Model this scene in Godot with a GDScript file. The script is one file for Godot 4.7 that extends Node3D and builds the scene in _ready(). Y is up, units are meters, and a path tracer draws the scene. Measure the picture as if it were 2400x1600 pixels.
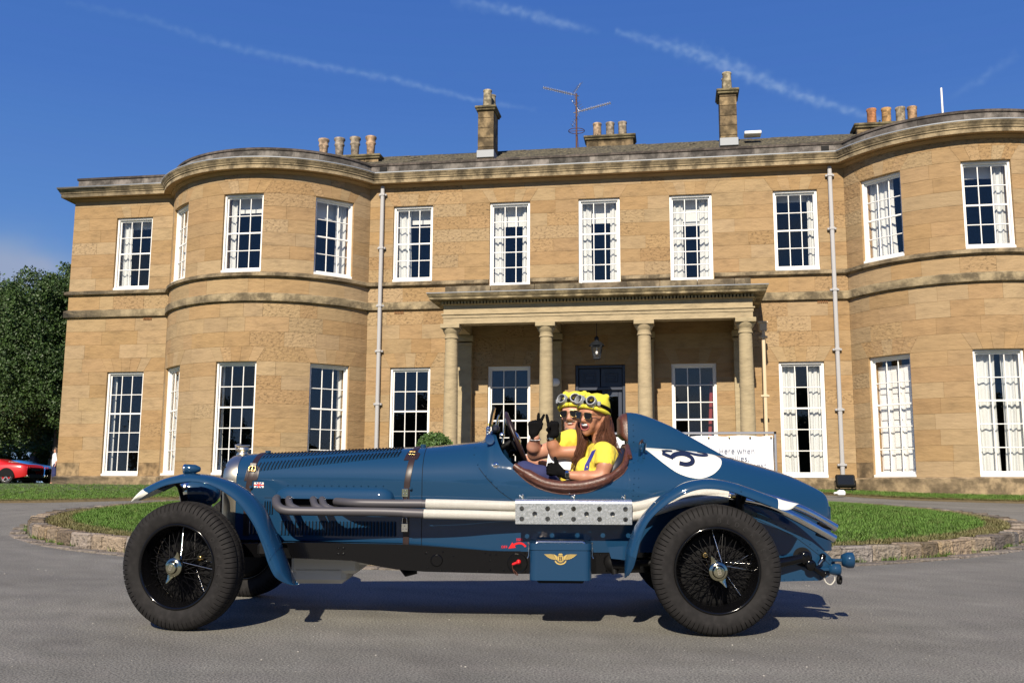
extends Node3D

# ---------------------------------------------------------------- mesh builder
class MB:
	var v := PackedVector3Array()
	var n := PackedVector3Array()
	var u := PackedVector2Array()
	var c := PackedColorArray()
	var ix := PackedInt32Array()
	var col := Color(1, 1, 1)
	var xf := Transform3D()

	func vert(p: Vector3, nn: Vector3, uv := Vector2()) -> int:
		v.append(xf * p)
		n.append((xf.basis * nn).normalized())
		u.append(uv)
		c.append(col)
		return v.size() - 1

	func tri(a: int, b: int, d: int) -> void:
		var g := (v[d] - v[a]).cross(v[b] - v[a])
		ix.append(a)
		if g.dot(n[a] + n[b] + n[d]) < 0.0:
			ix.append(d)
			ix.append(b)
		else:
			ix.append(b)
			ix.append(d)

	func face(pts: Array, out := Vector3()) -> void:
		var nn := Vector3()
		for i in pts.size():
			var a: Vector3 = pts[i]
			var b: Vector3 = pts[(i + 1) % pts.size()]
			nn += a.cross(b)
		nn = nn.normalized()
		if out != Vector3() and nn.dot(out) < 0.0:
			nn = -nn
		var k := v.size()
		for p in pts:
			vert(p, nn, Vector2(p.x, -p.y))
		for i in range(1, pts.size() - 1):
			tri(k, k + i, k + i + 1)

	func box(ce: Vector3, s: Vector3, bev := 0.0, ba := Basis()) -> void:
		var h := s * 0.5
		if bev <= 0.0:
			for ax in 3:
				for sg in [-1.0, 1.0]:
					var o := Vector3()
					o[ax] = sg
					var pts := []
					for q in [[-1, -1], [1, -1], [1, 1], [-1, 1]]:
						var p := Vector3()
						p[ax] = sg * h[ax]
						p[(ax + 1) % 3] = q[0] * h[(ax + 1) % 3]
						p[(ax + 2) % 3] = q[1] * h[(ax + 2) % 3]
						pts.append(ce + ba * p)
					face(pts, ba * o)
			return
		bev = minf(bev, minf(h.x, minf(h.y, h.z)) * 0.9)
		for ax in 3:
			var b1 := (ax + 1) % 3
			var b2 := (ax + 2) % 3
			for sg in [-1.0, 1.0]:
				var o := Vector3()
				o[ax] = sg
				var pts := []
				for q in [[-1, -1], [1, -1], [1, 1], [-1, 1]]:
					var p := Vector3()
					p[ax] = sg * h[ax]
					p[b1] = q[0] * (h[b1] - bev)
					p[b2] = q[1] * (h[b2] - bev)
					pts.append(ce + ba * p)
				face(pts, ba * o)
				for sg2 in [-1.0, 1.0]:
					var o2 := Vector3()
					o2[ax] = sg
					o2[b1] = sg2
					var e := []
					for q in [[0, -1], [0, 1], [1, 1], [1, -1]]:
						var p := Vector3()
						p[ax] = sg * (h[ax] - (bev if q[0] == 1 else 0.0))
						p[b1] = sg2 * (h[b1] - (0.0 if q[0] == 1 else bev))
						p[b2] = q[1] * (h[b2] - bev)
						e.append(ce + ba * p)
					face(e, ba * o2)
		for sx in [-1.0, 1.0]:
			for sy in [-1.0, 1.0]:
				for sz in [-1.0, 1.0]:
					var s3 := Vector3(sx, sy, sz)
					face([ce + ba * (s3 * Vector3(h.x, h.y - bev, h.z - bev)), ce + ba * (s3 * Vector3(h.x - bev, h.y, h.z - bev)), ce + ba * (s3 * Vector3(h.x - bev, h.y - bev, h.z))], ba * s3)

	# rows of points; normals by differences, turned away from each row's middle
	func grid(P: Array, close_u := false, close_v := false, turn := 0) -> void:
		var R := P.size()
		var C: int = P[0].size()
		var N := []
		var total := 0.0
		for i in R:
			var row: PackedVector3Array = P[i]
			var mid := Vector3()
			for p in row:
				mid += p
			mid /= C
			var nr := PackedVector3Array()
			for j in C:
				var p: Vector3 = row[j]
				var i0 := i - 1
				var i1 := i + 1
				if close_v:
					i0 = (i - 1 + R) % R
					i1 = (i + 1) % R
				var pa: Vector3 = P[i0][j] if i0 >= 0 else p
				var pb: Vector3 = P[i1][j] if i1 < R else p
				if pa.distance_squared_to(p) < 1e-12 and pb.distance_squared_to(p) < 1e-12:
					pa = P[maxi(i - 2, 0)][j]
				var dv := pb - pa
				var ja := j - 1
				var jb := j + 1
				if close_u:
					ja = (j - 1 + C) % C
					jb = (j + 1) % C
				var qa: Vector3 = row[ja] if ja >= 0 else p
				var qb: Vector3 = row[jb] if jb < C else p
				var du := qb - qa
				if du.length_squared() < 1e-14:
					var other: PackedVector3Array = P[i1] if i1 < R else P[i0]
					if other == row and i0 >= 0:
						other = P[i0]
					du = other[jb if jb < C else j] - other[ja if ja >= 0 else j]
				var nn := du.cross(dv)
				if nn.length_squared() < 1e-20:
					nn = p - mid
				nn = nn.normalized()
				nr.append(nn)
				total += nn.dot(p - mid)
			N.append(nr)
		var sg := 1.0 if total >= 0.0 else -1.0
		if turn != 0:
			sg = float(turn)
		var k := v.size()
		for i in R:
			for j in C:
				vert(P[i][j], N[i][j] * sg, Vector2(float(j) / maxi(C - 1, 1), float(i) / maxi(R - 1, 1)))
		for i in (R if close_v else R - 1):
			var i2 := (i + 1) % R
			for j in (C if close_u else C - 1):
				var j2 := (j + 1) % C
				var a := k + i * C + j
				var b := k + i * C + j2
				var d := k + i2 * C + j2
				var e := k + i2 * C + j
				if v[a].distance_squared_to(v[b]) > 1e-14:
					tri(a, b, d)
				if v[d].distance_squared_to(v[e]) > 1e-14:
					tri(a, d, e)

	func tube(path: Array, rad, sides := 10, cap := true, flat := 1.0) -> void:
		var P := []
		var up := Vector3.UP
		var m := path.size()
		for i in m:
			var t: Vector3 = (path[mini(i + 1, m - 1)] - path[maxi(i - 1, 0)]).normalized()
			if i == 0:
				up = Vector3.UP if absf(t.y) < 0.9 else Vector3.RIGHT
			var s := t.cross(up).normalized()
			up = s.cross(t).normalized()
			var r: float = rad[i] if rad is Array or rad is PackedFloat32Array else rad
			var row := PackedVector3Array()
			for j in sides:
				var a := TAU * j / sides
				row.append(path[i] + s * cos(a) * r + up * sin(a) * r * flat)
			P.append(row)
		if cap:
			for e in [0, m - 1]:
				var ring := PackedVector3Array()
				for j in sides:
					ring.append(path[e])
				if e == 0:
					P.push_front(P[0].duplicate())
					P.push_front(ring)
				else:
					P.append(P[P.size() - 1].duplicate())
					P.append(ring)
		grid(P, true)

	# profile of (radius, height) about the basis' y
	func lathe(prof: Array, at: Vector3, ba := Basis(), seg := 24, sx := 1.0) -> void:
		var P := []
		for q in prof:
			var row := PackedVector3Array()
			for j in seg:
				var a := TAU * j / seg
				row.append(at + ba * Vector3(cos(a) * q.x * sx, q.y, sin(a) * q.x))
			P.append(row)
		grid(P, true)

	func ball(ce: Vector3, r: Vector3, seg := 12, ba := Basis()) -> void:
		var P := []
		var h := maxi(seg / 2, 4)
		for i in h + 1:
			var b := PI * i / h - PI / 2
			var row := PackedVector3Array()
			for j in seg:
				var a := TAU * j / seg
				row.append(ce + ba * (Vector3(cos(a) * cos(b), sin(b), sin(a) * cos(b)) * r))
			P.append(row)
		var k := v.size()
		for row in P:
			for p in row:
				var q: Vector3 = ba.inverse() * (p - ce)
				vert(p, ba * (q / (r * r)), Vector2())
		for i in h:
			for j in seg:
				var j2 := (j + 1) % seg
				if i > 0:
					tri(k + i * seg + j, k + i * seg + j2, k + (i + 1) * seg + j2)
				if i < h - 1:
					tri(k + i * seg + j, k + (i + 1) * seg + j2, k + (i + 1) * seg + j)
				elif i == 0:
					tri(k + i * seg + j, k + (i + 1) * seg + j2, k + (i + 1) * seg + j)

	# closed outline in the plane of ba.x and ba.y, pushed out from -d to +d along ba.z
	func plate(pts: PackedVector2Array, at: Vector3, d0: float, d1: float, ba := Basis()) -> void:
		var t := Geometry2D.triangulate_polygon(pts)
		for z in [d0, d1]:
			var nn := ba.z * (1.0 if z == maxf(d0, d1) else -1.0)
			var k := v.size()
			for p in pts:
				vert(at + ba * Vector3(p.x, p.y, z), nn, p)
			for i in range(0, t.size(), 3):
				tri(k + t[i], k + t[i + 1], k + t[i + 2])
		if absf(d1 - d0) > 1e-5:
			var ce := Vector2()
			for p in pts:
				ce += p / pts.size()
			var cw := Geometry2D.is_polygon_clockwise(pts)
			for i in pts.size():
				var a := pts[i]
				var b := pts[(i + 1) % pts.size()]
				var o := Vector2(b.y - a.y, a.x - b.x) * (-1.0 if cw else 1.0)
				face([at + ba * Vector3(a.x, a.y, d0), at + ba * Vector3(b.x, b.y, d0), at + ba * Vector3(b.x, b.y, d1), at + ba * Vector3(a.x, a.y, d1)], ba * Vector3(o.x, o.y, 0))

	func mesh() -> ArrayMesh:
		var a := []
		a.resize(Mesh.ARRAY_MAX)
		a[Mesh.ARRAY_VERTEX] = v
		a[Mesh.ARRAY_NORMAL] = n
		a[Mesh.ARRAY_TEX_UV] = u
		a[Mesh.ARRAY_COLOR] = c
		a[Mesh.ARRAY_INDEX] = ix
		var m := ArrayMesh.new()
		m.add_surface_from_arrays(Mesh.PRIMITIVE_TRIANGLES, a)
		return m

# ---------------------------------------------------------------- smooth blended limbs, meshed by surface nets
class Blob:
	var bones := []

	func bone(a: Vector3, b: Vector3, ra: float, rb: float, cut := false) -> void:
		bones.append([a, b, ra, rb, cut])

	func chain(pts: Array, rads: Array) -> void:
		for i in pts.size() - 1:
			bone(pts[i], pts[i + 1], rads[i], rads[i + 1])

	func at(p: Vector3, k: float) -> float:
		var s := 0.0
		for b in bones:
			var ab: Vector3 = b[1] - b[0]
			var t := clampf((p - b[0]).dot(ab) / maxf(ab.length_squared(), 1e-9), 0.0, 1.0)
			var d: float = p.distance_to(b[0] + ab * t) - lerpf(b[2], b[3], t)
			if b[4]:
				d = maxf(d, (p - b[1]).dot(ab.normalized()))
			s += exp(-k * d)
		return s

	# first point of the skin met from p along dir
	func hit(p: Vector3, dir: Vector3, k: float) -> Vector3:
		for i in 300:
			if at(p, k) > 1.0:
				return p
			p += dir * 0.003
		return p

	func into(mb: MB, cell: float, k: float) -> void:
		var lo := Vector3(1e9, 1e9, 1e9)
		var hi := -lo
		for b in bones:
			for e in 2:
				var r: float = b[2 + e] + cell * 3.0
				lo = lo.min(b[e] - Vector3(r, r, r))
				hi = hi.max(b[e] + Vector3(r, r, r))
		var nx := int(ceil((hi.x - lo.x) / cell)) + 1
		var ny := int(ceil((hi.y - lo.y) / cell)) + 1
		var nz := int(ceil((hi.z - lo.z) / cell)) + 1
		var f := PackedFloat32Array()
		f.resize(nx * ny * nz)
		var margin := maxf(cell * 2.5, 4.0 / k)
		for b in bones:
			var pa: Vector3 = b[0]
			var pb: Vector3 = b[1]
			var ra: float = b[2]
			var rb: float = b[3]
			var cut: bool = b[4]
			var ab := pb - pa
			var l2 := maxf(ab.length_squared(), 1e-9)
			var dir := ab / sqrt(l2)
			var ext := maxf(ra, rb) + margin
			var e3 := Vector3(ext, ext, ext)
			var b0 := (pa.min(pb) - e3 - lo) / cell
			var b1 := (pa.max(pb) + e3 - lo) / cell
			for z in range(maxi(0, int(b0.z)), mini(nz, int(b1.z) + 2)):
				for y in range(maxi(0, int(b0.y)), mini(ny, int(b1.y) + 2)):
					var at := (z * ny + y) * nx
					for x in range(maxi(0, int(b0.x)), mini(nx, int(b1.x) + 2)):
						var p := lo + Vector3(x, y, z) * cell
						var t := clampf((p - pa).dot(ab) / l2, 0.0, 1.0)
						var d := p.distance_to(pa + ab * t) - lerpf(ra, rb, t)
						if cut:
							d = maxf(d, (p - pb).dot(dir))
						if d < margin:
							f[at + x] += exp(-k * d)
		var ids := PackedInt32Array()
		ids.resize(nx * ny * nz)
		ids.fill(-1)
		var sx := 1
		var sy := nx
		var sz := nx * ny
		var offs := [0, sx, sy, sx + sy, sz, sz + sx, sz + sy, sz + sx + sy]
		for z in nz - 1:
			for y in ny - 1:
				var at := (z * ny + y) * nx
				for x in nx - 1:
					var i := at + x
					var m := 0
					for q in 8:
						if f[i + offs[q]] > 1.0:
							m |= 1 << q
					if m == 0 or m == 255:
						continue
					var s := Vector3()
					var cnt := 0
					for q in 8:
						for ax in 3:
							var q2: int = q | (1 << ax)
							if q2 == q or ((m >> q) & 1) == ((m >> q2) & 1):
								continue
							var fa := log(maxf(f[i + offs[q]], 1e-6))
							var fb := log(maxf(f[i + offs[q2]], 1e-6))
							var t := clampf(fa / (fa - fb), 0.05, 0.95)
							var p := Vector3(q & 1, (q >> 1) & 1, (q >> 2) & 1)
							p[ax] += t
							s += p
							cnt += 1
					var g := Vector3()
					for q in 8:
						var fv := log(maxf(f[i + offs[q]], 1e-6))
						g += Vector3(fv if q & 1 else -fv, fv if q & 2 else -fv, fv if q & 4 else -fv)
					ids[i] = mb.vert(lo + (Vector3(x, y, z) + s / cnt) * cell, -g)
		for z in range(1, nz - 1):
			for y in range(1, ny - 1):
				var at := (z * ny + y) * nx
				for x in range(1, nx - 1):
					var i := at + x
					var ins := f[i] > 1.0
					for ax in 3:
						var st: int = [sx, sy, sz][ax]
						if ins == (f[i + st] > 1.0):
							continue
						var o1: int = [sy, sz, sx][ax]
						var o2: int = [sz, sx, sy][ax]
						var a := ids[i]
						var b := ids[i - o1]
						var c2 := ids[i - o1 - o2]
						var d2 := ids[i - o2]
						if a < 0 or b < 0 or c2 < 0 or d2 < 0:
							continue
						mb.tri(a, b, c2)
						mb.tri(a, c2, d2)

# ---------------------------------------------------------------- small helpers
var rng := RandomNumberGenerator.new()
var M := {}
var taken := {}

func numbered(called: String) -> String:
	if not taken.has(called):
		taken[called] = 0
		return called
	taken[called] += 1
	return "%s_%03d" % [called, taken[called]]

func tag(o: Node, label: String, category := "", group := "") -> Node:
	if label:
		o.set_meta("label", label)
	if category:
		o.set_meta("category", category)
	if group:
		o.set_meta("group", group)
	return o

func thing(called: String, label: String, category: String, at := Transform3D(), group := "") -> Node3D:
	var o := Node3D.new()
	o.name = numbered(called)
	add_child(o)
	o.transform = at
	tag(o, label, category, group)
	return o

func obj(called: String, mb, m: Material, parent: Node = null, at := Transform3D()) -> MeshInstance3D:
	var o := MeshInstance3D.new()
	o.mesh = mb.mesh() if mb is MB else mb
	o.material_override = m
	o.transform = at
	if parent == null:
		o.name = numbered(called)
		add_child(o)
	else:
		var k := called
		var i := 0
		var key := "%d/%s" % [parent.get_instance_id(), called]
		if taken.has(key):
			taken[key] += 1
			k = "%s_%03d" % [called, taken[key]]
		else:
			taken[key] = 0
		o.name = k
		parent.add_child(o, true)
	return o

func struct(called: String, mb, m: Material) -> MeshInstance3D:
	var o := obj(called, mb, m)
	o.set_meta("kind", "structure")
	return o

func scatter(called: String, mesh: Mesh, m: Material, places: Array, cols: Array, parent: Node = null) -> MultiMeshInstance3D:
	var mm := MultiMesh.new()
	mm.transform_format = MultiMesh.TRANSFORM_3D
	mm.use_colors = cols.size() > 0
	mm.mesh = mesh
	mm.instance_count = places.size()
	for i in places.size():
		mm.set_instance_transform(i, places[i])
		if cols.size():
			mm.set_instance_color(i, cols[i])
	var o := MultiMeshInstance3D.new()
	o.multimesh = mm
	o.material_override = m
	o.set_meta("kind", "stuff")
	if parent == null:
		o.name = numbered(called)
		add_child(o)
	else:
		o.name = called
		parent.add_child(o, true)
	return o

func V(x: float, y: float, z: float) -> Vector3:
	return Vector3(x, y, z)

func ease_table(tab: Array, x: float) -> float:
	if x <= tab[0][0]:
		return tab[0][1]
	for i in tab.size() - 1:
		if x <= tab[i + 1][0]:
			var a = tab[i]
			var b = tab[i + 1]
			var t: float = (x - a[0]) / maxf(b[0] - a[0], 1e-6)
			var h: float = b[0] - a[0]
			var ma: float = (b[1] - tab[i - 1][1]) / (b[0] - tab[i - 1][0]) if i > 0 else (b[1] - a[1]) / h
			var mb2: float = (tab[i + 2][1] - a[1]) / (tab[i + 2][0] - a[0]) if i < tab.size() - 2 else (b[1] - a[1]) / h
			var sl: float = (b[1] - a[1]) / h
			if i > 0 and (sl * (a[1] - tab[i - 1][1]) <= 0.0):
				ma = 0.0
			if i < tab.size() - 2 and (sl * (tab[i + 2][1] - b[1]) <= 0.0):
				mb2 = 0.0
			var t2 := t * t
			var t3 := t2 * t
			return a[1] * (2 * t3 - 3 * t2 + 1) + b[1] * (3 * t2 - 2 * t3) + h * (ma * (t3 - 2 * t2 + t) + mb2 * (t3 - t2))
	return tab[tab.size() - 1][1]

# a smooth run of points through the given ones
func spline(pts: Array, per := 6) -> Array:
	var out := []
	for i in pts.size() - 1:
		var p0: Vector3 = pts[maxi(i - 1, 0)]
		var p1: Vector3 = pts[i]
		var p2: Vector3 = pts[i + 1]
		var p3: Vector3 = pts[mini(i + 2, pts.size() - 1)]
		for k in per:
			out.append(p1.cubic_interpolate(p2, p0, p3, float(k) / per))
	out.append(pts[pts.size() - 1])
	return out

func lin(r: float, g: float, b: float, a := 1.0) -> Color:
	var c := Color(r, g, b).linear_to_srgb()
	c.a = a
	return c

func mat(called: String, c: Color, rough := 0.6, metal := 0.0) -> StandardMaterial3D:
	var m := StandardMaterial3D.new()
	m.resource_name = called
	m.albedo_color = c
	m.roughness = rough
	m.metallic = metal
	M[called] = m
	return m

func noise_tex(freq: float, stops: Array, oct := 5, seed_ := 1, size := 512, type := FastNoiseLite.TYPE_SIMPLEX_SMOOTH, normal := 0.0, gain := 0.55) -> NoiseTexture2D:
	var f := FastNoiseLite.new()
	f.noise_type = type
	f.frequency = freq
	f.fractal_octaves = oct
	f.fractal_gain = gain
	f.seed = seed_
	var t := NoiseTexture2D.new()
	t.width = size
	t.height = size
	t.seamless = true
	t.normalize = true
	if normal > 0.0:
		t.as_normal_map = true
		t.bump_strength = normal
	elif stops.size():
		var g := Gradient.new()
		var o := PackedFloat32Array()
		var cc := PackedColorArray()
		for s in stops:
			o.append(s[0])
			cc.append(s[1] if s[1] is Color else Color(s[1], s[1], s[1]).linear_to_srgb())
		g.offsets = o
		g.colors = cc
		t.color_ramp = g
	t.noise = f
	return t

func triplanar(m: StandardMaterial3D, per_metre: float) -> StandardMaterial3D:
	m.uv1_triplanar = true
	m.uv1_world_triplanar = true
	m.uv1_scale = Vector3(per_metre, per_metre, per_metre)
	return m

func letters(text: String, height: float, m: Material, parent: Node, at: Transform3D, depth := 0.002, font_name := "Droid Sans", bold := false, called := "lettering") -> MeshInstance3D:
	var f := SystemFont.new()
	f.font_names = PackedStringArray([font_name])
	if bold:
		f.font_weight = 700
	var t := TextMesh.new()
	t.text = text
	t.font = f
	t.font_size = 64
	t.pixel_size = height / 46.0
	t.depth = depth
	t.curve_step = 2.0
	return obj(called, t, m, parent, at)

# ---------------------------------------------------------------- where things stand
const YAW := 9.262
const CAR_O := Vector3(1.29718, 0.03354, -7.09881)
var house_xf := Transform3D(Basis(Vector3.UP, deg_to_rad(-YAW)), Vector3(0, 0, -27))
var car_xf := Transform3D(Basis(Vector3(0.99945, 0, 0.033155), Vector3(-0.001589, 0.998851, 0.047892), Vector3(-0.033117, -0.047918, 0.998302)), CAR_O)

func ground_y(z: float) -> float:
	var d := -z
	if d < -12.0:
		return 0.048 * (-12.0 - 6.45)
	if d < 24.0:
		return 0.048 * (d - 6.45)
	if d < 30.0:
		var t := d - 24.0
		return 0.8424 + 0.048 * t - 0.04 / 12.0 * t * t
	return 1.0104 + 0.008 * (d - 30.0)

func _ready() -> void:
	rng.seed = 20240611
	# ---- camera, sky, sun, exposure
	var cam := Camera3D.new()
	cam.name = "camera"
	add_child(cam)
	cam.position = Vector3(0, 0.865, 0)
	cam.rotation_degrees = Vector3(8.565, 0, 0.292)
	cam.fov = 37.61
	cam.near = 0.05
	cam.far = 900.0
	cam.current = true
	var we := WorldEnvironment.new()
	we.name = "world_environment"
	var env := Environment.new()
	env.background_mode = Environment.BG_SKY
	env.tonemap_mode = Environment.TONE_MAPPER_LINEAR
	env.tonemap_exposure = 1.4
	env.sdfgi_enabled = true
	env.ssao_enabled = true
	env.ssil_enabled = true
	var sky := Sky.new()
	var pano := PanoramaSkyMaterial.new()
	pano.panorama = make_sky()
	sky.sky_material = pano
	env.sky = sky
	env.background_energy_multiplier = 0.65
	env.sky_rotation = Vector3(0, PI, 0)
	we.environment = env
	add_child(we)
	var sun := DirectionalLight3D.new()
	sun.name = "sun"
	sun.light_energy = 1.6
	sun.light_color = Color(1.0, 0.95, 0.87)
	sun.light_angular_distance = 0.5
	sun.shadow_enabled = true
	add_child(sun)
	var az := deg_to_rad(12.6)
	var el := deg_to_rad(34.6)
	sun.look_at_from_position(Vector3(-sin(az) * cos(el), sin(el), cos(az) * cos(el)) * 60.0, Vector3())
	make_materials()
	build_ground()
	build_house()
	build_trees()
	build_yard_things()
	build_background_cars()
	build_racing_car()
	build_people()

# ---------------------------------------------------------------- sky: air, thin cloud, vapour trails
func make_sky() -> ImageTexture:
	var w := 1024
	var h := 512
	var f := FastNoiseLite.new()
	f.seed = 7
	f.frequency = 1.7
	f.fractal_octaves = 6
	f.fractal_gain = 0.52
	var im := Image.create(w, h, false, Image.FORMAT_RGB8)
	var zen := Color(0.195, 0.36, 0.69)
	var mid := Color(0.30, 0.485, 0.79)
	var low := Color(0.44, 0.63, 0.87)
	var hor := Color(0.66, 0.77, 0.90)
	for y in h:
		var el := 90.0 - 180.0 * (y + 0.5) / h
		var base: Color
		if el < 0.0:
			base = Color(0.33, 0.33, 0.31)
		elif el < 8.0:
			base = hor.lerp(low, el / 8.0)
		elif el < 22.0:
			base = low.lerp(mid, (el - 8.0) / 14.0)
		else:
			base = mid.lerp(zen, clampf((el - 22.0) / 25.0, 0.0, 1.0))
		for x in w:
			var c := base
			if el > 0.0:
				var a := TAU * (x + 0.5) / w + PI
				var ce := cos(deg_to_rad(el))
				var d := Vector3(sin(a) * ce, sin(deg_to_rad(el)), -cos(a) * ce)
				# low banks of fair-weather cloud all round, thinning upwards
				var q := Vector3(d.x, d.y * 3.2, d.z)
				var n := f.get_noise_3dv(q * 1.25) * 0.5 + 0.5
				var want := clampf((17.0 - el) / 17.0, 0.0, 1.0)
				var k := smoothstep(0.62 - 0.2 * want, 0.86 - 0.18 * want, n) * clampf((24.0 - el) / 12.0, 0.0, 1.0)
				var lum := 0.66 + 0.2 * f.get_noise_3dv(q * 3.1 + Vector3(5, 1, 2))
				c = c.lerp(Color(lum, lum * 1.02, lum * 1.06), k * 0.85)
				# one soft grey bank low on the left, behind the trees
				var wx := fposmod(rad_to_deg(a) + 180.0, 360.0) - 180.0
				var bank := exp(-pow((wx + 27.5) / 4.2, 2.0) - pow((el - 10.6) / 1.9, 2.0)) * (1.15 + 0.9 * f.get_noise_3dv(q * 6.0))
				c = c.lerp(Color(0.64, 0.69, 0.80), clampf(bank, 0.0, 0.9))
			im.set_pixel(x, y, c)
	im.resize(4096, 2048, Image.INTERPOLATE_CUBIC)
	# vapour trails: great-circle runs given by azimuth, elevation, half width (degrees) and strength
	trail(im, [[-25.5, 24.9, 0.30, 0.05], [-21.4, 24.8, 0.30, 0.12], [-17.4, 24.1, 0.30, 0.20], [-11.4, 23.5, 0.30, 0.26], [-7.3, 23.1, 0.26, 0.30], [-2.1, 22.1, 0.20, 0.30], [1.4, 21.6, 0.22, 0.04]], 11)
	trail(im, [[-3.9, 27.4, 0.5, 0.15], [0.5, 26.8, 0.45, 0.36], [3.2, 26.1, 0.35, 0.34], [5.2, 25.7, 0.25, 0.03]], 12)
	trail(im, [[6.1, 25.7, 0.25, 0.30], [10.9, 24.3, 0.62, 0.42], [13.4, 23.2, 0.62, 0.46], [17.0, 21.5, 0.42, 0.46], [21.2, 19.8, 0.22, 0.3]], 13)
	trail(im, [[24.4, 20.5, 0.3, 0.03], [26.0, 21.1, 0.35, 0.16], [28.0, 22.2, 0.4, 0.08]], 14)
	trail(im, [[150.0, 30.0, 0.4, 0.2], [175.0, 36.0, 0.6, 0.35], [200.0, 37.0, 0.5, 0.3]], 15)
	trail(im, [[-120.0, 34.0, 0.4, 0.2], [-95.0, 40.0, 0.6, 0.35], [-70.0, 38.0, 0.4, 0.2]], 16)
	return ImageTexture.create_from_image(im)

func trail(im: Image, run: Array, seed_: int) -> void:
	var f := FastNoiseLite.new()
	f.seed = seed_
	f.frequency = 0.9
	f.fractal_octaves = 5
	var w := im.get_width()
	var h := im.get_height()
	var s := 360.0 / w
	for i in run.size() - 1:
		var a = run[i]
		var b = run[i + 1]
		var p0 := Vector2(a[0], a[1])
		var p1 := Vector2(b[0], b[1])
		var wide := maxf(a[2], b[2]) * 2.6
		for y in range(int((90.0 - maxf(p0.y, p1.y) - wide) / s), int((90.0 - minf(p0.y, p1.y) + wide) / s) + 1):
			for x in range(int((p0.x - wide) / s), int((p1.x + wide) / s) + 1):
				var p := Vector2(x * s, 90.0 - y * s)
				var ab := p1 - p0
				var t := (p - p0).dot(ab) / ab.length_squared()
				if t < 0.0 or t >= 1.0:
					continue
				var wd := lerpf(a[2], b[2], t) * 0.72
				var n := f.get_noise_2d(p.x * 1.6, p.y * 1.6)
				var off := (p - (p0 + ab * t)).length() * signf((p - p0).cross(ab))
				var dd := absf(off + n * wd * 0.7) / wd
				var k := exp(-dd * dd * 1.6) * lerpf(a[3], b[3], t) * 0.72 * clampf(0.85 + 0.8 * f.get_noise_2d(p.x * 1.7 + 40.0, p.y * 3.0), 0.0, 1.2)
				if k < 0.004:
					continue
				var px := posmod(x + w / 2, w)
				im.set_pixel(px, y, im.get_pixel(px, y).lerp(Color(0.86, 0.89, 0.95), k))

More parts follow.
